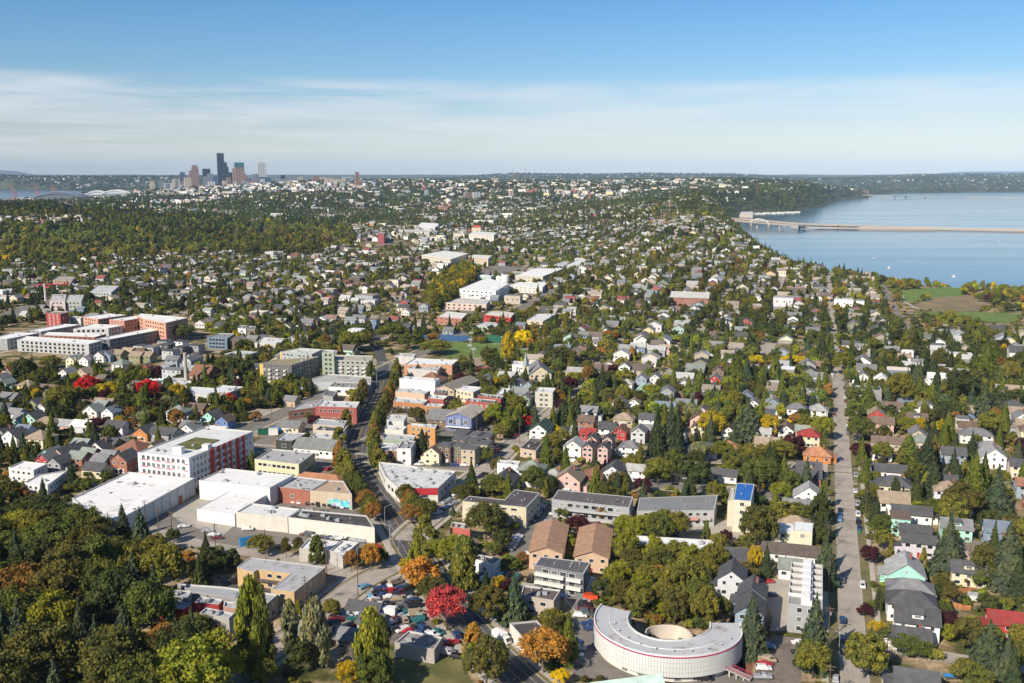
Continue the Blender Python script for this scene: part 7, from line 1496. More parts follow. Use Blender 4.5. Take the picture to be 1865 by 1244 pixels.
# trees in the yards
def freeish(x, y, r):
    if q(occR, x, y) or q(occO, x, y): return False
    for a in range(6):
        if q(occB, x+r*0.75*math.cos(a), y+r*0.75*math.sin(a)): return False
    return not q(occB, x, y)
YT = ['green']*5+['olive']*6+['darkolive']*5+['dark']*4+['lime']*2+['rust']*1+['gold', 'orange', 'purple', 'pale']
nfill = 0
for _ in range(16000):
    y = random.uniform(0, 1)**0.7*430+245; x = random.uniform(-1, 1)*(0.52*y+10)
    if q(occR, x, y) or q(occO, x, y) or q(occB, x, y): continue
    if inpoly(x, y, WOODW) or inpoly(x, y, SLOPE) or inpoly(x, y, APTS): continue
    if inpoly(x, y, SHOPS) and random.random() < 0.9: continue
    r_ = random.random()
    kd = 'broad' if r_ < 0.74 else 'round' if r_ < 0.89 else 'fir' if r_ < 0.94 else 'cedar' if r_ < 0.975 else 'column'
    wd_ = random.uniform(4.5, 10.5) if kd in ('broad', 'round') else random.uniform(4.5, 8) if kd != 'column' else random.uniform(2, 3)
    if tcount.get(TN[kd][0], 0) >= (300 if kd != 'column' else 150): continue
    if not freeish(x, y, wd_/2): continue
    # leave the sunny fronts of houses open to view
    bad = False
    for dy in (6, 11, 16):
        if q(occB, x+dy*x/y, y+dy) and random.random() < (0.55 if wd_ > 5.5 else 0.25): bad = True; break
    if bad or not treefree(x, y, wd_/2): continue
    hh = wd_*random.uniform(0.9, 1.2) if kd in ('broad', 'round') else wd_*random.uniform(1.9, 2.6) if kd != 'column' else wd_*3.2
    c_ = random.choice(YT) if kd in ('broad', 'round') else random.choice(('fir', 'bluefir', 'dark', 'cedar')) if kd == 'fir' else 'cedar' if kd == 'cedar' else random.choice(('green', 'olive', 'dark'))
    tree(x, y, hh, wd_, kd, c_); nfill += 1
print('yard trees', nfill, tcount)
# low growth: one mass of shrubs, hedges and brambles
def shrubs(n, y0, y1, s0, s1, name):
    x, y = far_field(n, y0, y1, 1.3); ok = ~q(occR, x, y) & ~q(occB, x, y) & ~q(occO, x, y) & ~(inzone(x, y, SHOPS) & (rng.random(n) < 0.85)) & ~inzone(x, y, APTS) & (dens(x, y, 9, 1.3) > 0.30)
    x, y = x[ok], y[ok]; m_ = len(x); sz = s0+(s1-s0)*rng.random(m_)**2
    mass(name, x, y, np.where(rng.random(m_) < 0.5, rng.integers(4, size=m_), 7+rng.integers(3, size=m_)) if y0 < 500 else 7+rng.integers(3, size=m_), sz, sz*(0.6+.4*rng.random(m_)), tints(m_, [7, 8, 5, 3, 0, 0, 4, 1.2, 0.4, 0.2, 0.5, 0]))
shrubs(11000, 240, 640, 1.2, 4.2, 'undergrowth'); shrubs(9000, 600, 1200, 2.0, 5.5, 'distant_shrubs')
for zone, n_, s_ in ((WOODE, 500, 4.0), (WOODW, 700, 4.5), (SLOPE, 0, 3)):
    P_ = np.array(zone)
    if not n_: continue
    x = P_[:, 0].min()+np.ptp(P_[:, 0])*rng.random(n_); y = P_[:, 1].min()+np.ptp(P_[:, 1])*rng.random(n_); ok = inzone(x, y, P_) & ~q(occB, x, y) & ~q(occR, x, y); x, y = x[ok], y[ok]; m_ = len(x)
    mass('brambles', x, y, rng.integers(4, size=m_), s_*(.6+.7*rng.random(m_)), s_*(.5+.4*rng.random(m_)), tints(m_, [5, 5, 3, 3, 0, 0, 4, .5, .3, 0, 0, 0]))
# ------------------------------------------------------------------ vehicles
def carmesh(kind):
    L_, W_, H1, H2, pts, gl = dict(
      sedan=(4.6, 0.9, 0, 0, [(-2.3, .35), (2.3, .35), (2.32, .72), (2.1, .86), (1.15, .95), (0.55, 1.38), (-0.75, 1.42), (-1.5, 1.02), (-2.2, .98), (-2.32, .8)], None),
      suv=(4.7, 0.95, 0, 0, [(-2.3, .4), (2.3, .4), (2.32, .85), (2.15, 1.02), (1.2, 1.1), (0.7, 1.68), (-1.9, 1.72), (-2.25, 1.15), (-2.32, .8)], None),
      pickup=(5.3, 0.95, 0, 0, [(-2.65, .45), (2.6, .45), (2.65, .9), (2.4, 1.05), (1.35, 1.12), (0.85, 1.72), (-0.35, 1.74), (-0.55, 1.12), (-2.62, 1.1)], None),
      van=(5.4, 1.0, 0, 0, [(-2.7, .4), (2.65, .4), (2.7, .95), (2.2, 1.25), (1.6, 2.05), (-2.6, 2.2), (-2.7, 1.2)], None))[kind]
    mb = MB(); n = len(pts); zm = 0.95 if kind == 'sedan' else 1.1
    def hw(z): return W_ if z < zm+0.05 else W_-0.2
    vs = [(x, -hw(z), z) for x, z in pts]+[(x, hw(z), z) for x, z in pts]
    mb.add(vs, [(i, n+i, n+(i+1) % n, (i+1) % n) for i in range(n)]+[tuple(range(n)), tuple(range(2*n-1, n-1, -1))])
    body = mb.mesh('body', [M_CAR]); bm = bmesh.new(); bm.from_mesh(body); bmesh.ops.recalc_face_normals(bm, faces=bm.faces); bmesh.ops.bevel(bm, geom=bm.edges[:], offset=0.06, segments=1, affect='EDGES'); bm.to_mesh(body); bm.free()
    g = MB()
    up = [p for p in pts if p[1] > zm-0.01]
    xs = sorted(p[0] for p in up); top = [p for p in pts if p[1] > (1.3 if kind != 'van' else 2)]
    tx0, tx1 = min(p[0] for p in top), max(p[0] for p in top); tz = min(p[1] for p in top)-0.1; bz = zm+0.06
    fx = [p for p in pts if zm-0.2 < p[1] < zm+0.2 and p[0] > tx1]; bx = [p for p in pts if zm-0.2 < p[1] < zm+0.2 and p[0] < tx0]
    fx0 = min(p[0] for p in fx) if fx else tx1+0.5; bx0 = max(p[0] for p in bx) if bx else tx0-0.3
    if kind == 'van': bx0 = 0.6; tx0 = 0.7; bz = 1.3; fx0 = 2.05; tz = 1.9
    for s in (-1, 1):
        w1, w2 = s*(W_-0.03 if kind != 'van' else W_-0.16), s*(W_-0.17)
        a = [(bx0+0.15, w2-s*0.0, bz), (fx0-0.12, w2, bz), (tx1-0.03, w2, tz), (tx0+0.05, w2, tz)]
        a = [(x, s*(W_-0.2)+s*0.02+s*0.0, z) for x, y, z in a]; b = [(x, y-s*0.1, z) for x, y, z in a]
        g.add(a+b, [(0, 1, 2, 3), (4, 7, 6, 5), (0, 4, 5, 1), (1, 5, 6, 2), (2, 6, 7, 3), (3, 7, 4, 0)])
    glz = [((fx0, bz-0.05), (tx1, tz+0.08))]
    if kind != 'van': glz.append(((bx0, bz-0.05), (tx0, tz+0.08)))
    for (x0, z0), (x1, z1) in glz:
        sg = 1 if x0 > x1 else -1; o_ = 0.035*sg
        g.add([(x0+o_, -W_+.28, z0+0.03), (x0+o_, W_-.28, z0+0.03), (x1+o_, W_-.3, z1), (x1+o_, -W_+.3, z1), (x0-o_, -W_+.28, z0+0.0), (x0-o_, W_-.28, z0), (x1-o_, W_-.3, z1-.03), (x1-o_, -W_+.3, z1-.03)], [(0, 1, 2, 3), (4, 7, 6, 5), (0, 4, 5, 1), (1, 5, 6, 2), (2, 6, 7, 3), (3, 7, 4, 0)])
    glass = g.mesh('window_glass', [M_GLASSC]); wm = MB(); wm.tube((0, -0.11, 0), (0, 0.11, 0), 0.34, n=12); wm.tube((0, -0.125, 0), (0, 0.125, 0), 0.19, n=8, m=1)
    if 'wheel' not in WCACHE: WCACHE['wheel'] = wm.mesh('wheel', [M_TYRE, M_METAL])
    wx = 1.4 if kind != 'van' else 1.7
    lm = MB(); lm.box(2.24, -0.75, 0.62, 2.36, -0.45, 0.78); lm.box(2.24, .45, 0.62, 2.36, .75, 0.78)
    return body, glass, [(wx, -W_+.06), (wx, W_-.06), (-wx, -W_+.06), (-wx, W_-.06)]
CARM = {k: carmesh(k) for k in ('sedan', 'suv', 'pickup', 'van')}
CCOL = [('white', (0.68, 0.68, 0.67))]*4+[('silver', (0.34, 0.35, 0.37))]*4+[('black', (0.015, 0.015, 0.018))]*6+[('dark grey', (0.09, 0.095, 0.10))]*3+[('dark blue', (0.02, 0.045, 0.13))]*3+[('red', (0.36, 0.02, 0.025))]*2+[('maroon', (0.12, 0.015, 0.02)), ('teal', (0.02, 0.13, 0.13)), ('tan', (0.36, 0.29, 0.2)), ('light blue', (0.15, 0.3, 0.45))]
CARS = []
WH = {}
def car(x, y, ang, kind=None, col=None, wheels=True, name=None):
    if len(CARS) >= 296: return
    if any((x-a)**2+(y-b)**2 < 3.6 for a, b in CARS): return
    kind = kind or random.choice(('sedan',)*9+('suv',)*6+('pickup',)*2+('van',)); body, glass, wl = CARM[kind]
    cn, cc = next(c for c in CCOL if c[0] == col) if col else random.choice(CCOL)
    root = bpy.data.objects.new('car', None); COL.objects.link(root); root.location = (x, y, ht(x, y)+0.07); root.rotation_euler = (0, 0, ang)
    ob('body', body, root, color=cc); ob('window_glass', glass, root)
    if wheels:
        for wx, wy in wl: ob('wheel', WCACHE['wheel'], root, (wx, wy, 0.34))
    auto(root, f"{cn} {'SUV' if kind == 'suv' else kind}", x, y, 'car', 'parked cars about the town'); CARS.append((x, y))
def pcar(k, x, y, ang, **kw): car(*C(k, x, y, 0.7), ang, **kw)
def row(k, x0, y0, x1, y1, n, ang, skip=0.05, **kw):
    for i in range(n):
        t = i/(n-1) if n > 1 else 0
        if random.random() < skip: continue
        pcar(k, x0+(x1-x0)*t, y0+(y1-y0)*t, ang+random.uniform(-.06, .06)+(math.pi if random.random() < .4 else 0), **kw)
SA = math.atan2(SV[1], SV[0])
# scrap yard
YA = [(440, 420), (500, 420), (560, 380), (500, 380), (620, 460), (560, 480), (520, 500), (580, 520), (640, 520), (700, 510), (740, 530), (680, 560), (640, 580), (720, 580), (760, 590), (610, 600), (650, 640), (690, 650), (600, 660), (560, 690), (500, 700), (480, 560), (430, 570), (430, 470), (400, 490), (360, 500), (380, 530), (340, 520), (430, 450), (740, 640), (780, 660), (760, 690), (470, 480), (520, 460), (600, 420), (650, 410), (690, 440), (720, 490), (670, 480), (470, 710), (530, 720), (590, 700)]
for x, y in YA: pcar('R', x+random.uniform(-8, 8), y+random.uniform(-6, 6), random.choice((SA+0.6, SA-0.5, 0.3, SA+2)))
for i in range(30):
    x_, y_ = random.uniform(330, 800), random.uniform(400, 780)
    if x_ > 330+(780-y_)*.1 and x_ < 620+(y_-400)*.6: pcar('R', x_, y_, SA+.6)
for i in range(34): pcar('R', 20+random.uniform(0, 240), 640+random.uniform(0, 140)+0, random.choice((0.4, SA+.5)))
row('R', 520, 780, 680, 790, 4, 0.6); row('R', 760, 770, 940, 800, 5, -0.9); row('R', 740, 800, 930, 830, 5, -0.6); row('R', 960, 960, 1100, 1020, 4, -0.3); row('R', 955, 890, 1040, 900, 3, 0.5)
row('R', 0, 790, 110, 800, 3, 0.1)
pcar('R', 1115, 465, 0.9, col='white', kind='suv'); pcar('R', 1230, 475, 0.9, col='white'); pcar('R', 1090, 520, 0.9, col='black'); pcar('R', 1170, 520, 0.9, col='dark grey'); pcar('R', 1090, 830, 1.9, col='dark blue'); pcar('R', 300, 415, 0.8, col='light blue', kind='suv'); pcar('R', 965, 280, 1.8, col='dark grey')
row('R', 1300, 320, 1400, 400, 5, 0.8); row('R', 1310, 350, 1414, 430, 4, 0.8)
# car parks of the shopping street
row('P', 715, 582, 770, 590, 2, 1.2, col='white'); row('P', 850, 600, 1060, 620, 5, 1.2, col='black'); row('P', 1090, 628, 1220, 635, 4, 1.2); row('P', 690, 650, 1100, 690, 4, 0.2, skip=.2); row('P', 810, 890, 1330, 960, 10, -0.1, skip=.1); pcar('P', 660, 995, 0, col='white'); pcar('P', 265, 845, 0.1, col='white')
row('P', 350, 285, 480, 312, 4, 0.1, col='white', kind='van'); row('P', 630, 315, 660, 325, 1, 0.1, col='black', kind='van'); row('P', 980, 270, 1030, 280, 2, 1.1); row('P', 900, 150, 1010, 160, 3, -.2)
row('O', 1440, 965, 1500, 1000, 2, .2); row('O', 1480, 1005, 1530, 1030, 2, .1, col='maroon'); pcar('O', 1215, 920, .3, col='white')
row('O', 150, 460, 340, 540, 3, .4); pcar('O', 1070, 152, .1, col='red', kind='pickup'); pcar('O', 840, 100, .1, col='red')
pcar('Q', 700, 362, 1.0, col='black'); pcar('Q', 902, 400, 0.9, col='red', kind='pickup'); pcar('Q', 690, 1052, 0.7, col='silver'); pcar('Q', 1080, 605, .3, col='silver')
row('T', 975, 300, 850, 460, 9, -.15, skip=0, wheels=True); row('T', 710, 630, 600, 790, 8, -.2, skip=.2); pcar('T', 815, 505, -.05, col='black'); pcar('T', 700, 500, 0, col='teal'); pcar('T', 1030, 505, -.1, col='silver', kind='pickup'); pcar('T', 1080, 430, 0, col='white', kind='pickup'); pcar('T', 805, 835, -.1, col='white'); row('T', 540, 490, 620, 520, 3, .1)
pcar('T', 830, 1100, 1.3, col='black', kind='van'); pcar('T', 690, 1090, 1.2, col='teal', kind='van'); pcar('T', 510, 1085, 1.1, col='light blue', kind='van'); pcar('T', 1165, 1195, -.1, col='white', kind='pickup'); row('T', 320, 1130, 500, 1160, 4, .8); row('T', 430, 1060, 600, 1060, 4, .9); row('T', 1480, 550, 1620, 555, 4, 0.1)
row('H', 1350, 800, 1365, 870, 6, -.1, skip=0); pcar('H', 1330, 875, -.1, col='white', kind='suv'); row('H', 1380, 920, 1385, 945, 2, -.05); pcar('H', 1270, 992, -.1, col='silver'); pcar('H', 1300, 1015, -.1, col='dark blue'); pcar('H', 1322, 1052, -.1, col='silver'); pcar('H', 1308, 1087, -.1, col='white'); pcar('H', 1305, 1104, -.1, col='teal'); pcar('H', 1330, 1130, -.1, col='dark grey'); pcar('H', 1235, 770, 0.2, col='dark blue')
pcar('U', 1035, 1120, -.15, col='teal', kind='van'); pcar('U', 1300, 1135, -.05, col='black')
pcar('I', 505, 1040, -.15, col='light blue'); pcar('I', 500, 1112, -.05, col='tan'); pcar('I', 490, 1130, -.05, col='red'); pcar('I', 483, 1155, -.05, col='white', kind='suv'); pcar('I', 478, 1200, -.05, col='silver', kind='pickup'); pcar('I', 672, 1018, 0.1, col='white'); pcar('I', 670, 1068, 0, col='black'); row('I', 505, 695, 525, 800, 4, .1, skip=.3)
# residential street, read off the photograph
for x, y, c_, k_ in ((893, 43, 'dark blue', 'sedan'), (890, 315, 'black', 'sedan'), (888, 340, 'dark blue', 'sedan'), (886, 365, 'light blue', 'pickup'), (900, 690, 'dark grey', 'suv'), (902, 900, 'dark blue', 'suv'), (903, 1000, 'dark grey', 'suv'), (908, 1052, 'dark blue', 'sedan'), (865, 1210, 'silver', 'sedan')): pcar('I', x, y, SA, col=c_, kind=k_)
for x, y, c_, k_ in ((973, 133, 'silver', 'suv'), (971, 172, 'tan', 'sedan'), (972, 215, 'white', 'sedan'), (983, 285, 'silver', 'suv'), (984, 340, 'white', 'suv'), (985, 380, 'black', 'suv'), (991, 410, 'dark blue', 'sedan'), (1008, 717, 'white', 'suv')): pcar('I', x, y, SA+math.pi, col=c_, kind=k_)
for s in np.arange(560, 1000, 9.5):
    for c0 in (12.3, 19.6):
        if random.random() < 0.5: car(*grid(c0, s+random.uniform(-1, 1)), SA)
# diagonal street and the car row by the white store
row('S', 470, 1035, 870, 1038, 7, .05, skip=0); row('S', 590, 1070, 860, 1072, 4, .0, skip=0); pcar('S', 945, 1068, -.2, col='light blue'); pcar('S', 430, 1065, 0, col='white'); row('S', 210, 1035, 310, 1040, 3, 0)
row('H', 820, 125, 800, 140, 2, .9, skip=0); row('H', 655, 285, 575, 330, 4, .8); pcar('H', 760, 180, .8, col='maroon'); row('H', 690, 220, 620, 275, 5, .8)
row('S', 1330, 800, 1350, 790, 2, .8); row('S', 1150, 950, 1200, 900, 3, .8); row('S', 700, 735, 1290, 730, 12, 1.2, skip=.3); row('S', 1440, 560, 1600, 500, 8, .3, skip=.1)
row('N', 1000, 820, 1120, 840, 3, .1); row('N', 790, 880, 900, 845, 4, .2); row('N', 700, 1030, 740, 1050, 2, .1); row('N', 560, 930, 740, 900, 4, .1); row('N', 630, 1090, 700, 1100, 2, .1); row('N', 860, 1000, 900, 1000, 2, 0); row('N', 1060, 930, 1170, 940, 3, .3); row('N', 1230, 1185, 1300, 1190, 2, .1); row('N', 1180, 640, 1220, 630, 2, .6); pcar('N', 935, 745, .8, col='dark blue'); row('N', 1230, 520, 1330, 515, 3, .1)
# moving and parked along the main road
rd = sample([tuple(p) for p in RAINIER], 8.5); nn = offsets(rd)
for i in range(8, len(rd)-2):
    p, n_ = rd[i], nn[i]; a = math.atan2(n_[0], -n_[1])+math.pi*0
    for off, pr in ((-5.6, .35), (5.6, .35), (-2, .12), (2, .12)):
        if random.random() < pr: car(p[0]+n_[0]*off, p[1]+n_[1]*off, a)
for s in np.arange(700, 1100, 11):
    for c0 in (-45, -38, -103, -96, 71, 77):
        if random.random() < .25: car(*grid(c0, s), SA, wheels=False)
print('cars', len(CARS))
# white box trucks
def truck(k, x, y, ang, lab):
    X_, Y_ = C(k, x, y, 1); r = bpy.data.objects.new('truck', None); COL.objects.link(r); r.location = (X_, Y_, .05); r.rotation_euler = (0, 0, ang)
    mb = MB(); mb.box(-3.2, -1.15, .9, 1.8, 1.15, 3.2); ob('cargo_box', mb.mesh('cargo_box', [M_WALL]), r, color=(.76, .76, .75)); mb = MB()
    mb.add([(1.85, -1, .5), (3.5, -1, .5), (3.5, -1, 1.25), (2.95, -1, 2.3), (1.85, -1, 2.4), (1.85, 1, .5), (3.5, 1, .5), (3.5, 1, 1.25), (2.95, 1, 2.3), (1.85, 1, 2.4)], [(0, 1, 2, 3, 4), (9, 8, 7, 6, 5), (0, 5, 6, 1), (1, 6, 7, 2), (2, 7, 8, 3), (3, 8, 9, 4), (4, 9, 5, 0)]); ob('cab', mb.mesh('cab', [M_WALL]), r, color=(.74, .74, .74))
    mb = MB(); mb.add([(3.47, -.85, 1.35), (3.47, .85, 1.35), (3.03, .85, 2.2), (3.03, -.85, 2.2), (3.52, -.85, 1.35), (3.52, .85, 1.35), (3.08, .85, 2.2), (3.08, -.85, 2.2)], [(4, 5, 6, 7), (0, 3, 2, 1), (0, 1, 5, 4), (2, 3, 7, 6)]); ob('windscreen', mb.mesh('windscreen', [M_GLASSC]), r)
    for wx in (2.6, -2): 
        for wy in (-1, 1): ob('wheel', WCACHE['wheel'], r, (wx, wy, .42), scl=(1.25, 1.6, 1.25))
    tagt(r, lab, 'truck')
truck('T', 1345, 1205, R(-4), 'white box truck parked below the dark three storey apartments'); truck('T', 1440, 1160, R(62), 'second white box truck standing askew behind the first'); truck('H', 912, 1000, R(-48), 'white delivery truck on the main road beside the patched workshop')
# ------------------------------------------------------------------ poles and lamps
pm = MB(); pm.tube((0, 0, -1), (0, 0, 11.5), .17, .12, 8); POLE = pm.mesh('pole', [mat('pole_wood', (.13, .09, .065), var=.25, fine=8)])
pm = MB(); pm.box(-1.3, -.07, 10.6, 1.3, .07, 10.78); pm.box(-1, -.06, 9.7, 1, .06, 9.85); ARM = pm.mesh('crossarm', [M_WOODD])
pm = MB(); pm.tube((.32, 0, 8.6), (.32, 0, 9.5), .24, n=8); TRF = pm.mesh('transformer', [M_METAL])
pm = MB(); pm.tube((0, 0, -1), (0, 0, 9), .11, .08, 7); LP = pm.mesh('pole', [M_METAL]); pm = MB(); pm.tube((0, 0, 8.8), (2.4, 0, 9.6), .06, n=6); LA = pm.mesh('arm', [M_METAL]); pm = MB(); pm.box(2.2, -.14, 9.52, 3, .14, 9.68); LH = pm.mesh('lamp_head', [M_METAL])
POLES = []
def pole(x, y, ang=GA, tr=False):
    r = bpy.data.objects.new('utility_pole', None); COL.objects.link(r); r.location = (x, y, ht(x, y)); r.rotation_euler = (0, 0, ang); ob('pole', POLE, r); ob('crossarm', ARM, r)
    if tr: ob('transformer', TRF, r)
    auto(r, 'brown wooden utility pole'+(' with transformer' if tr else ''), x, y, 'utility pole', 'utility poles'); POLES.append((x, y)); return (x, y, ht(x, y)+10.8)
def lamp(x, y, ang):
    r = bpy.data.objects.new('street_lamp', None); COL.objects.link(r); r.location = (x, y, 0); r.rotation_euler = (0, 0, ang); ob('pole', LP, r); ob('arm', LA, r); ob('lamp_head', LH, r); auto(r, 'grey street lamp with curved arm', x, y, 'street lamp', 'street lamps')
M_WIRE = mat('wire', (.06, .055, .05))
def wires(pts, offs=(-1.2, 0, 1.2), name='power_line'):
    mb = MB()
    for a, b in zip(pts, pts[1:]):
        d_ = Vector((b[0]-a[0], b[1]-a[1], 0)).normalized(); nrm = Vector((d_.y, -d_.x, 0))
        for o in offs:
            prev = None
            for i in range(9):
                t = i/8; p = Vector(a)*(1-t)+Vector(b)*t+nrm*o; p.z -= 1.0*4*t*(1-t)
                if prev is not None: mb.tube(prev, p, .022, n=3)
                prev = p
    o_ = ob(name, mb.mesh(name, [M_WIRE])); x, y = pts[len(pts)//2][:2]; auto(o_, 'sagging power line between poles', x, y, 'power line', 'power lines')
tops = [pole(*grid(8.0, s), tr=(i % 3 == 1)) for i, s in enumerate((262, 300, 338, 376, 414, 452, 505, 545, 590, 640, 700, 760))]; wires(tops)
tops = [pole(*grid(23.5, s), tr=(i % 4 == 2)) for i, s in enumerate((283, 330, 378, 425, 470, 520, 575))]; wires(tops)
for lst in ([('O', 545, 480), ('O', 515, 1065), ('O', 857, 935), ('O', 1107, 1040)], [('O', 978, 1010), ('O', 1518, 1170), ('P', 435, 1130), ('P', 1008, 1243)], [('Q', 1290, 600), ('Q', 1470, 320), ('Q', 1735, 500)], [('M', 860, 1200), ('M', 1275, 1200), ('M', 318, 860), ('M', 1515, 890)], [('S', 975, 760), ('S', 1380, 870), ('S', 1130, 1100), ('S', 1520, 690)], [('N', 805, 860), ('N', 1162, 650), ('N', 1070, 790)], [('E', 1155, 790), ('E', 1520, 800), ('F', 515, 690), ('F', 1265, 690)]):
    tp = [pole(*C(*l)) for l in lst]
    if len(tp) == 4 and lst[0][0] in 'ME': wires(tp[:2])
for l, a in ((('R', 597, 200), 0.3), (('R', 243, 290), 0.5), (('P', 1468, 712), 0.6), (('P', 1560, 840), 0.4), (('P', 1612, 1030), 2.9), (('P', 1437, 160), 2.9), (('P', 1145, 200), 0.2), (('N', 1748, 1180), 2.9), (('N', 1452, 1150), 0.1), (('S', 195, 340), 0.2), (('S', 35, 340), 2.9), (('N', 1795, 520), 0.2), (('P', 1297, 1240), 0.5), (('H', 240, 470), .5), (('H', 320, 520), .5), (('I', 880, 1120), 2.7)): lamp(*C(*l), a)
# field flood-light masts, flood in the park
for k, x, yb, yt in (('E', 745, 290, 195), ('E', 748, 220, 165), ('E', 765, 320, 215), ('E', 752, 190, 130), ('C', 1440, 990, 905), ('C', 1488, 1035, 940), ('C', 1420, 985, 930), ('C', 1640, 970, 935)):
    X_, Y_ = GC(k, x, yb); z_ = ht(X_, Y_); ox, oy, s = CR[k]; d_ = ray(ox+x/s, oy+yt/s); h_ = CAMH+Y_*d_[2]/d_[1]-z_
    r = bpy.data.objects.new('floodlight_mast', None); COL.objects.link(r); r.location = (X_, Y_, z_); mb = MB(); mb.tube((0, 0, -1), (0, 0, h_), .25, .15, 7); ob('pole', mb.mesh('pole', [M_METAL]), r); mb = MB(); mb.box(-1.8, -.2, h_-1.4, 1.8, .2, h_); ob('lamp_bank', mb.mesh('lamp_bank', [M_METAL]), r)
    auto(r, 'slim grey floodlight mast', X_, Y_, 'mast', 'floodlight masts')
LANDMARKS.append(('the playing field', *GC('E', 760, 230))); LANDMARKS.append(('the park meadow', *GC('C', 1400, 800)))
# small things
def simple(name, lab, cat, k, x, y, build, ang=GA, z=0):
    X_, Y_ = C(k, x, y, z); r = bpy.data.objects.new(name, None); COL.objects.link(r); r.location = (X_, Y_, 0); r.rotation_euler = (0, 0, ang); build(r); tagt(r, lab, cat)
def b_shed(wc, rc):
    def f(r):
        mb = MB(); mb.box(-1.4, -1.2, -.3, 1.4, 1.2, 2); ob('wall', mb.mesh('wall', [M_WALL]), r, color=wc); mb = MB(); roofslab(mb, [(-1.6, -1.4, 1.95), (1.6, -1.4, 1.95), (1.6, 0, 2.8), (-1.6, 0, 2.8)], .08); roofslab(mb, [(1.6, 1.4, 1.95), (-1.6, 1.4, 1.95), (-1.6, 0, 2.8), (1.6, 0, 2.8)], .08); ob('roof', mb.mesh('roof', [M_ROOF]), r, color=rc); ob('door', door_mesh(), r, (0, -1.22, 0), color=(.6, .6, .6))
    return f
simple('garden_shed', 'small white garden shed beside the orange fence', 'shed', 'Y', 1283, 320, b_shed((.7, .7, .7), (.3, .3, .3)))
simple('garden_shed', 'tiny red shed below the brick house', 'shed', 'E', 1440, 940, b_shed((.45, .03, .03), (.4, .05, .05)))
simple('garden_shed', 'small tan gabled shed beside the brick house', 'shed', 'E', 1450, 915, b_shed((.5, .33, .2), (.3, .2, .14)))
def b_boat(r):
    mb = MB(); pts = [(-2.6, -1), (1.4, -1.05), (2.9, 0), (1.4, 1.05), (-2.6, 1)]; n = 5
    mb.add([(x*.8, y*.7, .5) for x, y in pts]+[(x, y, 1.25) for x, y in pts], [(i, (i+1) % n, n+(i+1) % n, n+i) for i in range(n)]+[tuple(range(n-1, -1, -1)), tuple(range(n, 2*n))]); ob('hull', mb.mesh('hull', [M_WALL]), r, color=(.12, .13, .15))
    mb = MB(); mb.add([(x*.97, y*.97, 1.27) for x, y in pts]+[(-2.4, 0, 1.7), (1.9, 0, 1.75)], [(0, 1, 6, 5), (1, 2, 6), (2, 3, 6), (3, 4, 5, 6), (4, 0, 5)]); ob('tarpaulin', mb.mesh('tarpaulin', [M_WALL]), r, color=(.03, .2, .5))
simple('boat', 'small boat under a blue tarpaulin on the grass by the bottom edge', 'boat', 'Y', 1060, 1200, b_boat, R(2))
def b_box(cc, a=2, b=1.2, c=1.4, nm='bin_body'):
    def f(r):
        mb = MB(); mb.box(-a/2, -b/2, 0, a/2, b/2, c); ob(nm, mb.mesh(nm, [M_WALL]), r, color=cc); mb = MB(); mb.box(-a/2-.05, -b/2-.05, c+.003, a/2+.05, b/2+.05, c+.1); ob('lid', mb.mesh('lid', [M_WALL]), r, color=tuple(q_*.7 for q_ in cc))
    return f
simple('skip', 'orange-red steel skip beside the parked cars above the curved hall', 'skip', 'H', 1388, 793, b_box((.6, .08, .02), 5, 2.4, 2, 'skip_body'))
simple('skip', 'blue shipping container by the leafy tree at the car park edge', 'container', 'P', 265, 995, b_box((.03, .2, .42), 6, 2.6, 2.8, 'container_body'), .5)
simple('skip', 'blue container shop at the busy corner car park', 'container', 'N', 880, 965, b_box((.02, .16, .45), 8, 3, 3, 'container_body'), .05)
simple('skip', 'dark green container beside the blue container', 'container', 'N', 745, 990, b_box((.01, .09, .06), 8, 3, 3, 'container_body'), .15)
simple('skip', 'white cabin between the green and the blue container', 'cabin', 'N', 820, 990, b_box((.7, .7, .66), 5, 3.4, 3.4, 'cabin_body'), .15)
for k, x, y, lb, cc in (('I', 855, 665, 'blue wheeled bin at the kerb beside the white terrace', (.02, .12, .4)), ('I', 865, 460, 'green wheeled bin on the verge across from the green-panelled building', (.01, .16, .08)), ('I', 992, 440, 'green wheeled bin behind the dark parked cars', (.01, .2, .14)), ('Y', 178, 365, 'blue wheeled bin on the pavement by the hedge', (.02, .1, .35)), ('Y', 893, 1200, 'left green wheeled bin beside the blue boat', (.01, .15, .08)), ('Y', 930, 1215, 'right green wheeled bin beside the blue boat', (.01, .15, .08))):
    simple('wheeled_bin', lb, 'bin', k, x, y, b_box(cc, .7, .8, 1.1))
def b_umb(r):
    mb = MB(); mb.tube((0, 0, 0), (0, 0, 2.5), .04, n=5); ob('pole', mb.mesh('pole', [M_METAL]), r); mb = MB(); n = 8
    mb.add([(1.5*math.cos(i*.785), 1.5*math.sin(i*.785), 2.15) for i in range(n)]+[(0, 0, 2.65)], [(i, (i+1) % n, n) for i in range(n)]); ob('canopy', mb.mesh('canopy', [M_WALL]), r, color=(.5, .02, .02))
simple('parasol', 'open red garden parasol behind the cream hip-roofed house', 'parasol', 'X', 660, 190, b_umb)
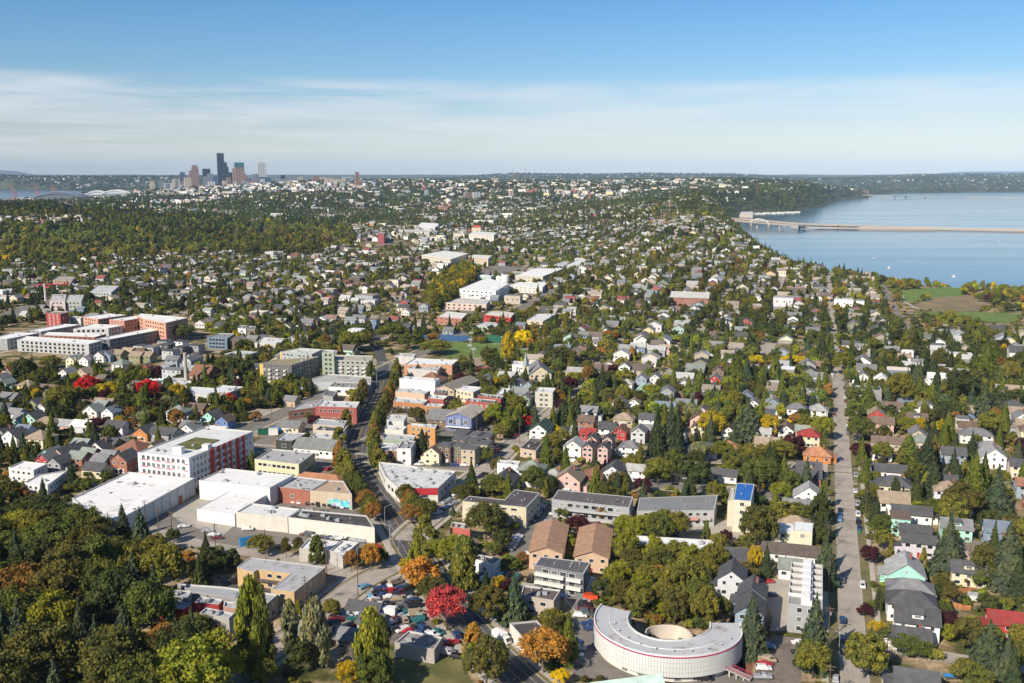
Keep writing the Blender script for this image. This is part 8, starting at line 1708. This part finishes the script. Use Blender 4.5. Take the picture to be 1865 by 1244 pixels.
# wooden garden fences: boards as parts
FB = MB(); FB.box(-.95, -.03, 0, .95, .03, 1.7); BOARD = FB.mesh('fence_panel', [mat('cedar_fence', (.42, .17, .065), var=.25, fine=6)]); FB = MB(); FB.box(-.06, -.06, -.3, .06, .06, 1.85); POST = FB.mesh('post', [M_WOODD])
def fence(lab, k, pts):
    pw = [C(k, *p) for p in pts]; r = bpy.data.objects.new('garden_fence', None); COL.objects.link(r); r.location = (*pw[0], 0)
    for a, b in zip(pw, pw[1:]):
        L_ = math.hypot(b[0]-a[0], b[1]-a[1]); n = max(1, round(L_/2)); an = math.atan2(b[1]-a[1], b[0]-a[0])
        for i in range(n):
            t = (i+.5)/n; ob('fence_panel', BOARD, r, (a[0]+(b[0]-a[0])*t-pw[0][0], a[1]+(b[1]-a[1])*t-pw[0][1], 0), an, scl=(L_/n/2, 1, 1)); ob('post', POST, r, (a[0]+(b[0]-a[0])*i/n-pw[0][0], a[1]+(b[1]-a[1])*i/n-pw[0][1], 0), an)
    tagt(r, lab, 'fence')
fence('orange cedar fence round the paved patio, far side', 'Y', [(1060, 250), (1280, 235), (1330, 330)]); fence('orange cedar fence in front of the paved patio', 'Y', [(1070, 400), (1180, 430), (1270, 435)])
fence('orange cedar fence behind the white hip-roofed house', 'Y', [(800, 285), (900, 290)]); fence('cedar fence behind the tan side-gabled house', 'X', [(590, 470), (780, 490), (840, 500)])
fence('orange fence along the front of the grey balcony apartments', 'T', [(1190, 425), (1480, 445)]); fence('long timber fence below the white hip-roofed house', 'Y', [(830, 330), (900, 420), (910, 460)])
simple('excavator_arm', 'yellow excavator arm sticking up beside the firs', 'excavator', 'O', 575, 960, lambda r: (lambda m1: (m1.tube((0, 0, 0), (-1.5, 0, 4), .3, n=6), m1.tube((-1.5, 0, 4), (2.5, 0, 4.4), .28, n=6), m1.box(-1.5, -1.3, 0, 1.5, 1.3, 1.6), ob('boom', m1.mesh('boom', [M_WALL]), r, color=(.6, .38, .03))))(MB()))
# ------------------------------------------------------------------ downtown, stadiums, bridges, masts
def facade(name, col, dark, sx=4.0, sz=4.0, rough=.35):
    m, t, b = newmat(name); g = N(t, 'ShaderNodeTexCoord').outputs['Object']; s = N(t, 'ShaderNodeSeparateXYZ'); t.links.new(g, s.inputs[0])
    def saw(o, p): return math_(t, 'FRACT', math_(t, 'DIVIDE', o, p))
    a = math_(t, 'GREATER_THAN', saw(math_(t, 'ADD', s.outputs[0], s.outputs[1]), sx*2), .45); b2 = math_(t, 'GREATER_THAN', saw(s.outputs[2], sz), .4)
    k = math_(t, 'MULTIPLY', a, b2); c = mixc(t, k, col, dark); t.links.new(c, b.inputs['Base Color']); b.inputs['Roughness'].default_value = rough; return m
FM = {}
def fmat(c, d):
    k = (c, d)
    if k not in FM: FM[k] = facade('facade', c, d, 9, 8)
    return FM[k]
BL_, TANF, GRY, WHF, GLS, CRM = ((.018, .028, .05), (.012, .02, .035)), ((.30, .19, .15), (.12, .085, .08)), ((.22, .24, .27), (.10, .12, .15)), ((.52, .52, .52), (.25, .27, .3)), ((.06, .11, .17), (.03, .07, .12)), ((.52, .44, .34), (.28, .24, .2))
SKYD = 7400.0
def tower(name, label, k, segs, fm, depth=45, D=SKYD, cat='skyscraper', rz=0.42, grp=None):
    """segs: (x0, x1, ytop) boxes in photo pixels, first is the main shaft. They stand on the ground at distance D"""
    ox, oy, s = CR[k]; x0, x1, yt = segs[0][:3]; u = ox+(x0+x1)/2/s; dx = ray(u, 349)[0]; X0 = dx/ray(u, 349)[1]*D
    z0 = ht(X0, D); r = bpy.data.objects.new(name, None); COL.objects.link(r); r.location = (X0, D, z0)
    for i, sg in enumerate(segs):
        a, b, t = sg[:3]; f_ = sg[3] if len(sg) > 3 else fm; off = sg[4] if len(sg) > 4 else i*9
        ua, ub = ox+a/s, ox+b/s; xa, xb = [ray(q_, 349)[0]/ray(q_, 349)[1]*D-X0 for q_ in (ua, ub)]
        d_ = ray((ua+ub)/2, oy+t/s); h_ = CAMH+D*d_[2]/d_[1]-z0; wd_ = (xb-xa)*1.12
        # a square-ish tower turned by rz shows both faces across its width
        sd = wd_/(math.cos(rz)+0.55*math.sin(rz)); hm = h_ if i == 0 else hm; zb = hm-3 if (i and h_ > hm and a >= x0-5 and b <= x1+5) else -10; mb = MB(); mb.box(-sd/2, -sd*.275, zb, sd/2, sd*.275, h_)
        ob('shaft' if i == 0 else 'tier', mb.mesh('shaft', [fmat(*f_)]), r, ((xa+xb)/2, -off*.3, 0), rz-.12*0)
    tagt(r, label, cat, grp); return r
tower('skyscraper', 'tallest black skyscraper with curved stepped side', 'J', [(762, 856, 108), (800, 896, 236), (880, 920, 300)], BL_); LANDMARKS.append(('the tallest black skyscraper', -2200, 7400))
r = tower('skyscraper', 'tan tower with arched glass crown', 'J', [(360, 490, 356), (398, 490, 300), (410, 475, 278)], TANF)
tower('skyscraper', 'dark flat slab behind the grey tower', 'J', [(550, 655, 330)], BL_, D=7600); tower('skyscraper', 'grey tower with lower grey front block', 'J', [(620, 700, 400), (563, 690, 436)], GRY)
r = tower('skyscraper', 'brown-pink tower with green crown and stepped shoulders', 'J', [(1005, 1136, 300), (1005, 1134, 240, ((.03, .14, .16), (.03, .10, .13))), (972, 1020, 325), (1120, 1166, 400)], TANF)
tower('skyscraper', 'silver-white tower above a blue glass base', 'J', [(1326, 1440, 240, WHF), (1335, 1442, 445, GLS, 60)], WHF); tower('skyscraper', 'pale grey glass slab beside the silver tower', 'J', [(1255, 1336, 402)], GRY, D=7200)
for args in (('low pinkish-grey office block in front of the pale slab', [(1182, 1290, 505), (1145, 1195, 535)], TANF, 7000), ('dark block behind the white domed hospital', [(1648, 1710, 418)], BL_, 6900), ('grey hospital slab on the ridge', [(1630, 1742, 470)], GRY, 6500), ('white stepped hospital with small dome', [(1690, 1822, 520), (1715, 1800, 500), (1765, 1792, 478)], CRM, 6100), ('cream square block at the left of downtown', [(118, 217, 472)], CRM, 7000),
             ('slim glass tower left of the tan tower', [(228, 298, 380), (250, 276, 362, WHF)], GLS, 7700), ('old white tower with pointed top', [(278, 320, 480), (290, 310, 450)], WHF, 7200), ('yellow-cream twin block in front of the black tower', [(714, 806, 572)], ((.62, .52, .30), (.4, .33, .2)), 6700), ('white residential tower behind the twin block', [(720, 776, 470)], WHF, 7600), ('small cream block before the grey tower', [(535, 592, 556)], CRM, 6900),
             ('brown block touching the tan tower', [(334, 364, 432)], TANF, 7500), ('orange-red stepped old hospital on the hill', [(1420, 1590, 600), (1450, 1560, 575), (1480, 1530, 553)], ((.55, .22, .12), (.4, .16, .1)), 5900), ('long low cream block below the brown-pink tower', [(970, 1150, 590)], CRM, 6800), ('white low court building on the ridge', [(1580, 1700, 552)], WHF, 6200),
             ('dark glass flank tower right of the tallest skyscraper', [(918, 972, 380)], BL_, 7700), ('grey block left edge of downtown', [(20, 80, 540)], GRY, 7000), ('pale curved block left of the cream square', [(225, 285, 555)], WHF, 6900), ('grey-white office with flat top', [(100, 170, 600)], GRY, 6800), ('low white court block under the tan tower', [(320, 480, 640)], WHF, 6700), ('glass block beside the silver tower base', [(1440, 1510, 455)], GLS, 7500)):
    tower('office_tower', args[0], 'J', args[1], args[2], D=args[3], cat='office tower')
for lb, k, sg, f_, D in (('tan slim tower west of downtown', 'K', [(1595, 1642, 172)], CRM, 7600), ('grey slim tower west of downtown', 'K', [(1690, 1745, 168)], GRY, 7600), ('white cluster tower west of downtown', 'K', [(1750, 1832, 195)], WHF, 7400), ('blue glass block by the stadiums', 'K', [(1380, 1492, 292)], GLS, 6300), ('second blue glass block by the stadiums', 'K', [(1505, 1535, 300)], GLS, 6300), ('dark glass block by the stadiums', 'K', [(1560, 1640, 302)], BL_, 6300),
                         ('orange block with white neighbour below the glass blocks', 'K', [(1480, 1555, 372)], ((.5, .2, .1), (.35, .15, .1)), 5000), ('yellow-tan block below the glass blocks', 'K', [(1410, 1480, 372)], CRM, 5000), ('pair of white grain silos on the far shore', 'K', [(918, 962, 207)], WHF, 10800),
                         ('brown hospital tower on the ridge', 'L', [(195, 242, 118)], TANF, 6200), ('tan hospital block on the ridge', 'L', [(280, 347, 136)], CRM, 6000), ('wide cream hospital on the ridge', 'L', [(358, 432, 140)], CRM, 6000), ('white hospital block with dark top', 'L', [(425, 466, 134)], GRY, 6000), ('dark red block on the ridge', 'L', [(465, 512, 160)], ((.2, .05, .06), (.1, .03, .04)), 5800), ('tan art deco tower on the hill', 'L', [(492, 545, 150), (495, 523, 90)], TANF, 5600),
                         ('block wrapped in blue sheeting', 'L', [(606, 640, 148)], ((.05, .22, .45), (.05, .2, .4)), 5900), ('pale tower-like school block', 'L', [(1125, 1176, 168)], CRM, 5600), ('pink stepped block on the hill', 'L', [(1240, 1312, 178), (1260, 1290, 165)], TANF, 5600), ('white water tank block near the masts', 'L', [(1460, 1505, 132)], CRM, 5900), ('pinkish mid-rise block on the slope', 'L', [(1270, 1320, 236)], TANF, 4500), ('pale blue mid-rise block on the slope', 'L', [(1325, 1375, 234)], WHF, 4500), ('pale apartment slab with balconies', 'L', [(1580, 1612, 222)], CRM, 4600), ('round-roofed white arena block', 'L', [(362, 440, 222)], CRM, 4700), ('white mid-rise tower in the valley', 'L', [(985, 1008, 215)], WHF, 4800)):
    tower('office_tower' if 'block' in lb or 'tower' in lb else 'building', lb, k, sg, f_, D=D, cat='building')
tower('apartment_tower', 'brown apartment tower standing on the point by the far bridge', 'C', [(1012, 1040, 192), (1005, 1020, 200)], TANF, D=7600, cat='apartment tower')
for i in range(84):
    u = random.uniform(318, 530) if i < 50 else random.uniform(540, 690); D = random.uniform(6300, 7900); a = random.uniform(5, 13); h_ = random.uniform(323, 341) if i < 50 else random.uniform(322, 332); c_ = random.choice((CRM, WHF, GRY, TANF, WHF, CRM, GLS))
    r = tower('office_tower', None, 'Z', [(u, u+a, h_)], c_, D=D, cat='office tower'); auto(r, ('cream' if c_ is CRM else 'white' if c_ is WHF else 'grey' if c_ is GRY else 'tan' if c_ is TANF else 'blue glass')+' mid-rise downtown block', r.location.x, D, 'office tower', 'mid-rise blocks of downtown')
# stadiums
def vault(name, lab, cx0, cy0, L_, wd_, rise, base, ang, col, truss=None):
    r = bpy.data.objects.new(name, None); COL.objects.link(r); r.location = (cx0, cy0, ht(cx0, cy0)); r.rotation_euler = (0, 0, ang); n = 18; mb = MB(); vs = []
    for s in (-1, 1):
        for i in range(n+1): t = i/n; vs.append((-L_/2+L_*t, s*wd_/2, base+rise*math.sin(math.pi*t)**.8))
    m_ = n+1; mb.add(vs, [(i, i+1, m_+i+1, m_+i) for i in range(n)]); low = [(x, y, base*.2) for x, y, z in vs]; mb.add(vs[:m_]+low[:m_], [(i, m_+i, m_+i+1, i+1) for i in range(n)]); ob('roof', mb.mesh('roof', [M_WALL]), r, color=col)
    mb = MB(); mb.box(-L_/2*1.02, -wd_/2*1.05, -8, L_/2*1.02, wd_/2*1.05, base*.98); ob('stand', mb.mesh('stand', [M_WALL]), r, color=(.16, .18, .2))
    for s in (-1, 1):
        mb = MB(); prev = None
        for i in range(n+1):
            t = i/n; p = Vector((-L_/2+L_*t, s*wd_*.52, base+(rise*1.25)*math.sin(math.pi*t)**.8)); q_ = Vector((p.x, p.y, base+rise*.9*math.sin(math.pi*t)**.8))
            if prev: mb.tube(prev[0], p, 2.2, n=4); mb.tube(prev[1], q_, 1.6, n=4); mb.tube(prev[0], q_, 1, n=3)
            prev = (p, q_)
        ob('truss', mb.mesh('truss', [M_WALL]), r, color=truss or (.6, .6, .6))
    tagt(r, lab, 'stadium')
x, y = W(115, 366, 10); vault('stadium', 'stadium with retractable grey arched roof nearest the port cranes', x, y, 245, 130, 24, 16, .1, (.12, .14, .17), (.2, .25, .33))
x, y = W(178, 364, 10); vault('stadium', 'stadium with white arched roofs, western arch', x, y, 110, 60, 17, 14, .25, (.6, .6, .62), (.7, .7, .7)); x, y = W(213, 364, 10); vault('stadium', 'stadium with white arched roofs, eastern arch', x, y, 130, 60, 15, 14, .1, (.5, .53, .57), (.7, .7, .7))
LANDMARKS.append(('the stadiums', *W(150, 365, 10)))
M_CR = mat('crane_red', (.42, .15, .12))
for i, (px_, pt) in enumerate(((34.5, 345), (77, 346), (107, 348))):
    x, y = W(px_, 369, 0); y = min(y, 5600); x = (px_-CX)/F*y; r = bpy.data.objects.new('port_crane', None); COL.objects.link(r); r.location = (x, y, ht(x, y)); mb = MB()
    for a in (-9, 9):
        for b in (-8, 8): mb.tube((a, b, -15), (a, b, 42), 1.0, n=5)
    for z in (20, 42): mb.tube((-9, -8, z), (9, -8, z), 1.4, n=4); mb.tube((-9, 8, z), (9, 8, z), 1.4, n=4)
    ob('frame', mb.mesh('frame', [M_CR]), r); mb = MB(); mb.tube((-6, 0, 42), (-12, 0, 92), 1.2, .8, 5); mb.tube((6, 0, 40), (-12, 0, 90), 1.5, 1, 5); mb.tube((-10, 0, 72), (30, 0, 34), 1.4, n=4); ob('boom', mb.mesh('boom', [M_CR]), r)
    auto(r, 'red port crane with raised boom', x, y, 'crane', 'port cranes')
# construction tower crane at left
X_, Y_ = GC('D', 245, 235); z_ = ht(X_, Y_); r = bpy.data.objects.new('tower_crane', None); COL.objects.link(r); r.location = (X_, Y_, z_); mb = MB(); mb.tube((0, 0, 0), (0, 0, 26), 1.0, n=4); ob('mast', mb.mesh('mast', [M_TRIM]), r); mb = MB(); mb.tube((-9, 0, 25), (24, 4, 25), .7, n=4); mb.tube((0, 0, 26), (0, 0, 30), .5, n=4); mb.box(0, -1, 21.5, 5, 1, 23, 0); ob('jib', mb.mesh('jib', [mat('crane_pink', (.45, .06, .09))]), r); tagt(r, 'white and red tower crane over the wide avenue', 'crane'); LANDMARKS.append(('the tower crane', X_, Y_))
# radio masts
M_RW = mat('mast_red', (.42, .22, .2))
for u, vt, vb in ((933.6, 288, 330), (942, 297, 329), (956, 286, 331)):
    D = 6100; x = (u-CX)/F*D*1.0; z_ = ht(x, D); d_ = ray(u, vt); h_ = CAMH+D*d_[2]/d_[1]-z_; o_ = bpy.data.objects.new('radio_mast', None); COL.objects.link(o_); o_.location = (x, D, z_); mb = MB()
    for a in range(3): mb.tube((4*math.cos(a*2.1), 4*math.sin(a*2.1), -5), (.8*math.cos(a*2.1), .8*math.sin(a*2.1), h_*.62), .75, .6, 4)
    ob('lattice', mb.mesh('lattice', [M_RW]), o_); mb = MB(); mb.tube((0, 0, h_*.6), (0, 0, h_), 1.1, .5, 5); ob('antenna', mb.mesh('antenna', [M_TRIM]), o_); auto(o_, 'thin red and white radio mast on the far ridge', x, D, 'radio mast', 'radio masts')
x, y = G(598, 402); mb = MB(); mb.tube((0, 0, 0), (0, 0, 36), .9, .6, 6); mb.box(-2.2, -2.2, 28, 2.2, 2.2, 33); o_ = ob('cell_mast', mb.mesh('cell_mast', [M_TRIM]), None, (x, y, ht(x, y))); tagt(o_, 'pale phone mast rising from the hillside wood', 'mast')
for i, (u, v) in enumerate(((94.5, 322), (128, 320.5))): 
    D = 11600; x = (u-CX)/F*D; z_ = ht(x, D); mb = MB(); mb.tube((0, 0, -5), (0, 0, 28), 12, 20, 12); o_ = ob('water_tower', mb.mesh('water_tower', [M_TRIM]), None, (x, D, z_)); auto(o_, 'white water tower on the far peninsula', x, D, 'water tower', 'water towers')
# bridges
M_BR = mat('bridge_concrete', (.46, .38, .31), var=.08)
def bridge(name, lab, pts, wd_, piers=0, arch=None):
    """pts: (u, v, z) along the deck"""
    P = []
    for u, v, z in pts: x, y = W(u, v, z); P.append((x, y, z))
    cen = np.mean(np.array(P), 0); r = bpy.data.objects.new(name, None); COL.objects.link(r); r.location = (cen[0], cen[1], 0); Q = [(p[0]-cen[0], p[1]-cen[1], p[2]) for p in P]
    nn = offsets([(p[0], p[1]) for p in Q]); mb = MB()
    for (a, b, na, nb) in zip(Q, Q[1:], nn, nn[1:]):
        v8 = [(p[0]+n_[0]*s*wd_/2, p[1]+n_[1]*s*wd_/2, p[2]+t) for t in (-1.8, 0) for p, n_ in ((a, na), (b, nb)) for s in (-1, 1)]
        mb.add(v8, [(0, 1, 3, 2), (4, 6, 7, 5), (0, 2, 6, 4), (1, 5, 7, 3)])
    ob('deck', mb.mesh('deck', [M_BR]), r)
    for s in (-1, 1):
        mb = MB()
        for (a, b, na, nb) in zip(Q, Q[1:], nn, nn[1:]): mb.tube((a[0]+na[0]*s*wd_/2, a[1]+na[1]*s*wd_/2, a[2]+.6), (b[0]+nb[0]*s*wd_/2, b[1]+nb[1]*s*wd_/2, b[2]+.6), .7, n=4)
        ob('parapet', mb.mesh('parapet', [M_BR]), r)
    for i in range(piers):
        t = (i+.5)/piers*(len(Q)-1); k = min(int(t), len(Q)-2); f_ = t-k; p = [Q[k][j]*(1-f_)+Q[k+1][j]*f_ for j in range(3)]
        if p[2] < -7: continue
        mb = MB(); mb.box(p[0]-1.2, p[1]-wd_*.35, -18, p[0]+1.2, p[1]+wd_*.35, p[2]-1.7); ob('pier', mb.mesh('pier', [M_BR]), r)
    if arch:
        (u0, u1), rise = arch; 
        a = min(Q, key=lambda p: abs(proj(p[0]+cen[0], p[1]+cen[1], p[2])[0]-u0)); 
        def at(u):
            best = None
            for k in range(len(Q)-1):
                for j in range(11):
                    f_ = j/10; p = [Q[k][i]*(1-f_)+Q[k+1][i]*f_ for i in range(3)]; e = abs(proj(p[0]+cen[0], p[1]+cen[1], p[2])[0]-u)
                    if best is None or e < best[0]: best = (e, p)
            return Vector(best[1])
        A, B = at(u0), at(u1)
        for s in (-1, 1):
            mb = MB(); prev = None; off = Vector((0, s*wd_*.45, 0))
            for i in range(15):
                t = i/14; p = A*(1-t)+B*t+off; d = p.copy(); p.z += rise*4*t*(1-t)
                if prev is not None: mb.tube(prev, p, 1.1, n=5)
                if 0 < i < 14: mb.tube(p, d, .35, n=4)
                prev = p
            ob('arch', mb.mesh('arch', [M_TRIM]), r)
    tagt(r, lab, 'bridge'); return r
bridge('bridge', 'nearer floating bridge with white arch span crossing the lake', [(1285, 396, 5), (1310, 399, 4), (1345, 402.5, 3), (1400, 407, 2), (1450, 410.5, -2), (1500, 412, -9), (1620, 414.6, -10), (1740, 417.2, -10), (1865, 420, -10), (2300, 430, -10)], 18, 12, ((1368, 1401), 11))
bridge('bridge', 'parallel floating bridge just behind the arched one', [(1300, 394.5, 4), (1345, 399.0, 4), (1400, 402.5, 3), (1450, 407, 0), (1560, 411.2, -6), (1640, 413.6, -10), (1740, 415.8, -10), (1865, 418.4, -10), (2300, 428, -10)], 20, 14)
bridge('bridge', 'lower pontoon ramp branch of the near bridge', [(1440, 413.5, -9), (1520, 415.2, -9), (1600, 416.4, -9.5), (1700, 417.8, -10)], 12)
bridge('bridge', 'long flat far bridge leaving the point with the apartment tower', [(1572, 355.0, 8), (1620, 356.5, 6), (1660, 358.2, -3), (1760, 359.4, -9), (1865, 360.6, -9), (2300, 366, -9)], 22, 10)
LANDMARKS.append(('the arched bridge', *W(1385, 408, 8)))
# boats and the marina
mb = MB(); mb.add([(-4, -1.3, -.3), (3, -1.3, -.3), (5, 0, .2), (3, 1.3, -.3), (-4, 1.3, -.3), (-4, -1.5, 1.2), (3, -1.5, 1.3), (5.6, 0, 1.5), (3, 1.5, 1.3), (-4, 1.5, 1.2)], [(i, (i+1) % 5, 5+(i+1) % 5, 5+i) for i in range(5)]+[(5, 6, 7, 8, 9)]); mb.box(-2, -.9, 1.2, 1.4, .9, 2.6); HULL = mb.mesh('hull', [M_TRIM]); mb = MB(); mb.tube((0, 0, 1), (0, 0, 13), .12, n=4); mb.add([(0, 0, 2), (-3.6, 0, 2), (0, 0, 12.4), (0, .1, 2), (-3.6, .1, 2), (0, .1, 12.4)], [(0, 1, 2), (5, 4, 3)]); SAIL = mb.mesh('sail', [M_TRIM])
for u, v in ((1619, 488), (1592, 470), (1737, 504), (1726, 369), (1820, 440)):
    x, y = W(u, v, -14); r = bpy.data.objects.new('sailing_boat', None); COL.objects.link(r); r.location = (x, y, -13.9); r.rotation_euler = (0, 0, random.random()*3); ob('hull', HULL, r, scl=(.6, .6, .6)); ob('sail', SAIL, r, scl=(.3, .3, .3)); auto(r, 'small white sailing boat on the lake', x, y, 'boat', 'boats on the lake')
for i in range(60):
    t = random.random(); u = 1372+t*85; v = 389.8-t*3.4+random.uniform(-.5, 1.2); x, y = W(u, v, -14); o_ = ob('moored_boat', HULL, None, (x, y, -13.9), random.choice((.2, 1.7)), scl=(1.6, 1.6, 1.6)); auto(o_, 'white moored boat in the marina', x, y, 'boat', 'boats in the marina')
LANDMARKS.append(('the marina', *W(1420, 387, -14)))
# bathhouse at the park shore
flatb('bathhouse', 'pale low bathhouse at the lake shore by the park', 'building', 'C', [(1420, 682), (1450, 676), (1560, 678), (1540, 686)], 4, (.6, .6, .55), (.55, .56, .52), units=0, far=True, par=.3)
flatb('shore_building', 'long pale waterfront building beside the near end of the bridge', 'building', 'C', [(355, 322), (365, 308), (428, 308), (426, 326)], 12, (.55, .45, .38), (.6, .58, .55), units=0, far=True, par=.3)
# ------------------------------------------------------------------ air
mb = MB(); mb.box(-47000, -1300, -24, 47000, 45000, 640); hz = mb.mesh('haze', [])
m, t, b = newmat('haze_air'); t.nodes.remove(b); pv = N(t, 'ShaderNodeVolumePrincipled'); pv.inputs['Color'].default_value = (0.5, 0.71, 0.98, 1); pv.inputs['Density'].default_value = HAZE_D; pv.inputs['Anisotropy'].default_value = -0.3
t.links.new(pv.outputs[0], t.nodes['Material Output'].inputs['Volume']); hz.materials.append(m); ob('haze', hz, kind='stuff')
# ------------------------------------------------------------------ labels
ORD = ['nearest', 'second nearest', 'third nearest', 'fourth nearest', 'fifth nearest', 'sixth nearest', 'seventh nearest', 'eighth nearest', 'ninth nearest', 'tenth nearest', '11th nearest', '12th nearest', '13th nearest', '14th nearest', '15th nearest', '16th nearest', '17th nearest', '18th nearest', '19th nearest', '20th nearest']
LMK = LANDMARKS+[('the small roundabout', *grid(16, 490)), ('the far end of the street', *grid(14, 850)), ('the bottom of the long street', *grid(16, 270)), ('the dry lot', *W(1290, 800)), ('the right edge of the photo', *W(1850, 900)), ('the upper right gardens', *W(1780, 740)), ('the crossing of the main road', *W(650, 828)), ('the left edge of the photo', *W(20, 720)), ('the market avenue', *W(120, 790)), ('the diagonal street', *W(919, 822)), ('the yellow trees', *W(1440, 665)), ('the brick-fronted slope', *W(1330, 700)), ('the middle gardens', *W(1180, 700)), ('the top of the main road', *W(670, 610))]
LM_ = np.array([(a[1], a[2]) for a in LMK]); groups = {}
for o, head, x, y in AUTO:
    d = np.hypot((LM_[:, 0]-x), (LM_[:, 1]-y)*0.7); k = int(np.argmin(d)); lx, ly = LM_[k]; u0, v0 = proj(lx, ly); u1, v1 = proj(x, y)
    if abs(u1-u0) > 1.6*abs(v1-v0): rel = 'right of' if u1 > u0 else 'left of'
    else: rel = 'in front of' if v1 > v0 else 'behind'
    groups.setdefault((head, rel, LMK[k][0]), []).append((d[k], o, x, y))
for (head, rel, ph), lst in groups.items():
    lst.sort(key=lambda t: t[0]); n = len(lst)
    for i, (dd, o, x, y) in enumerate(lst):
        if n == 1: L_ = f"{head} {rel} {ph}"
        else: L_ = f"{head} {rel} {ph}, {ORD[i] if i < 20 else str(i+1)+'th nearest'} to it"
        w_ = L_.split()
        if len(w_) > 16: L_ = L_.replace(' to it', ''); 
        if len(L_.split()) > 16: L_ = ' '.join(L_.replace(' nearest', ' one').split()[:16])
        o['label'] = L_
print('objects', len(bpy.data.objects), 'auto', len(AUTO))
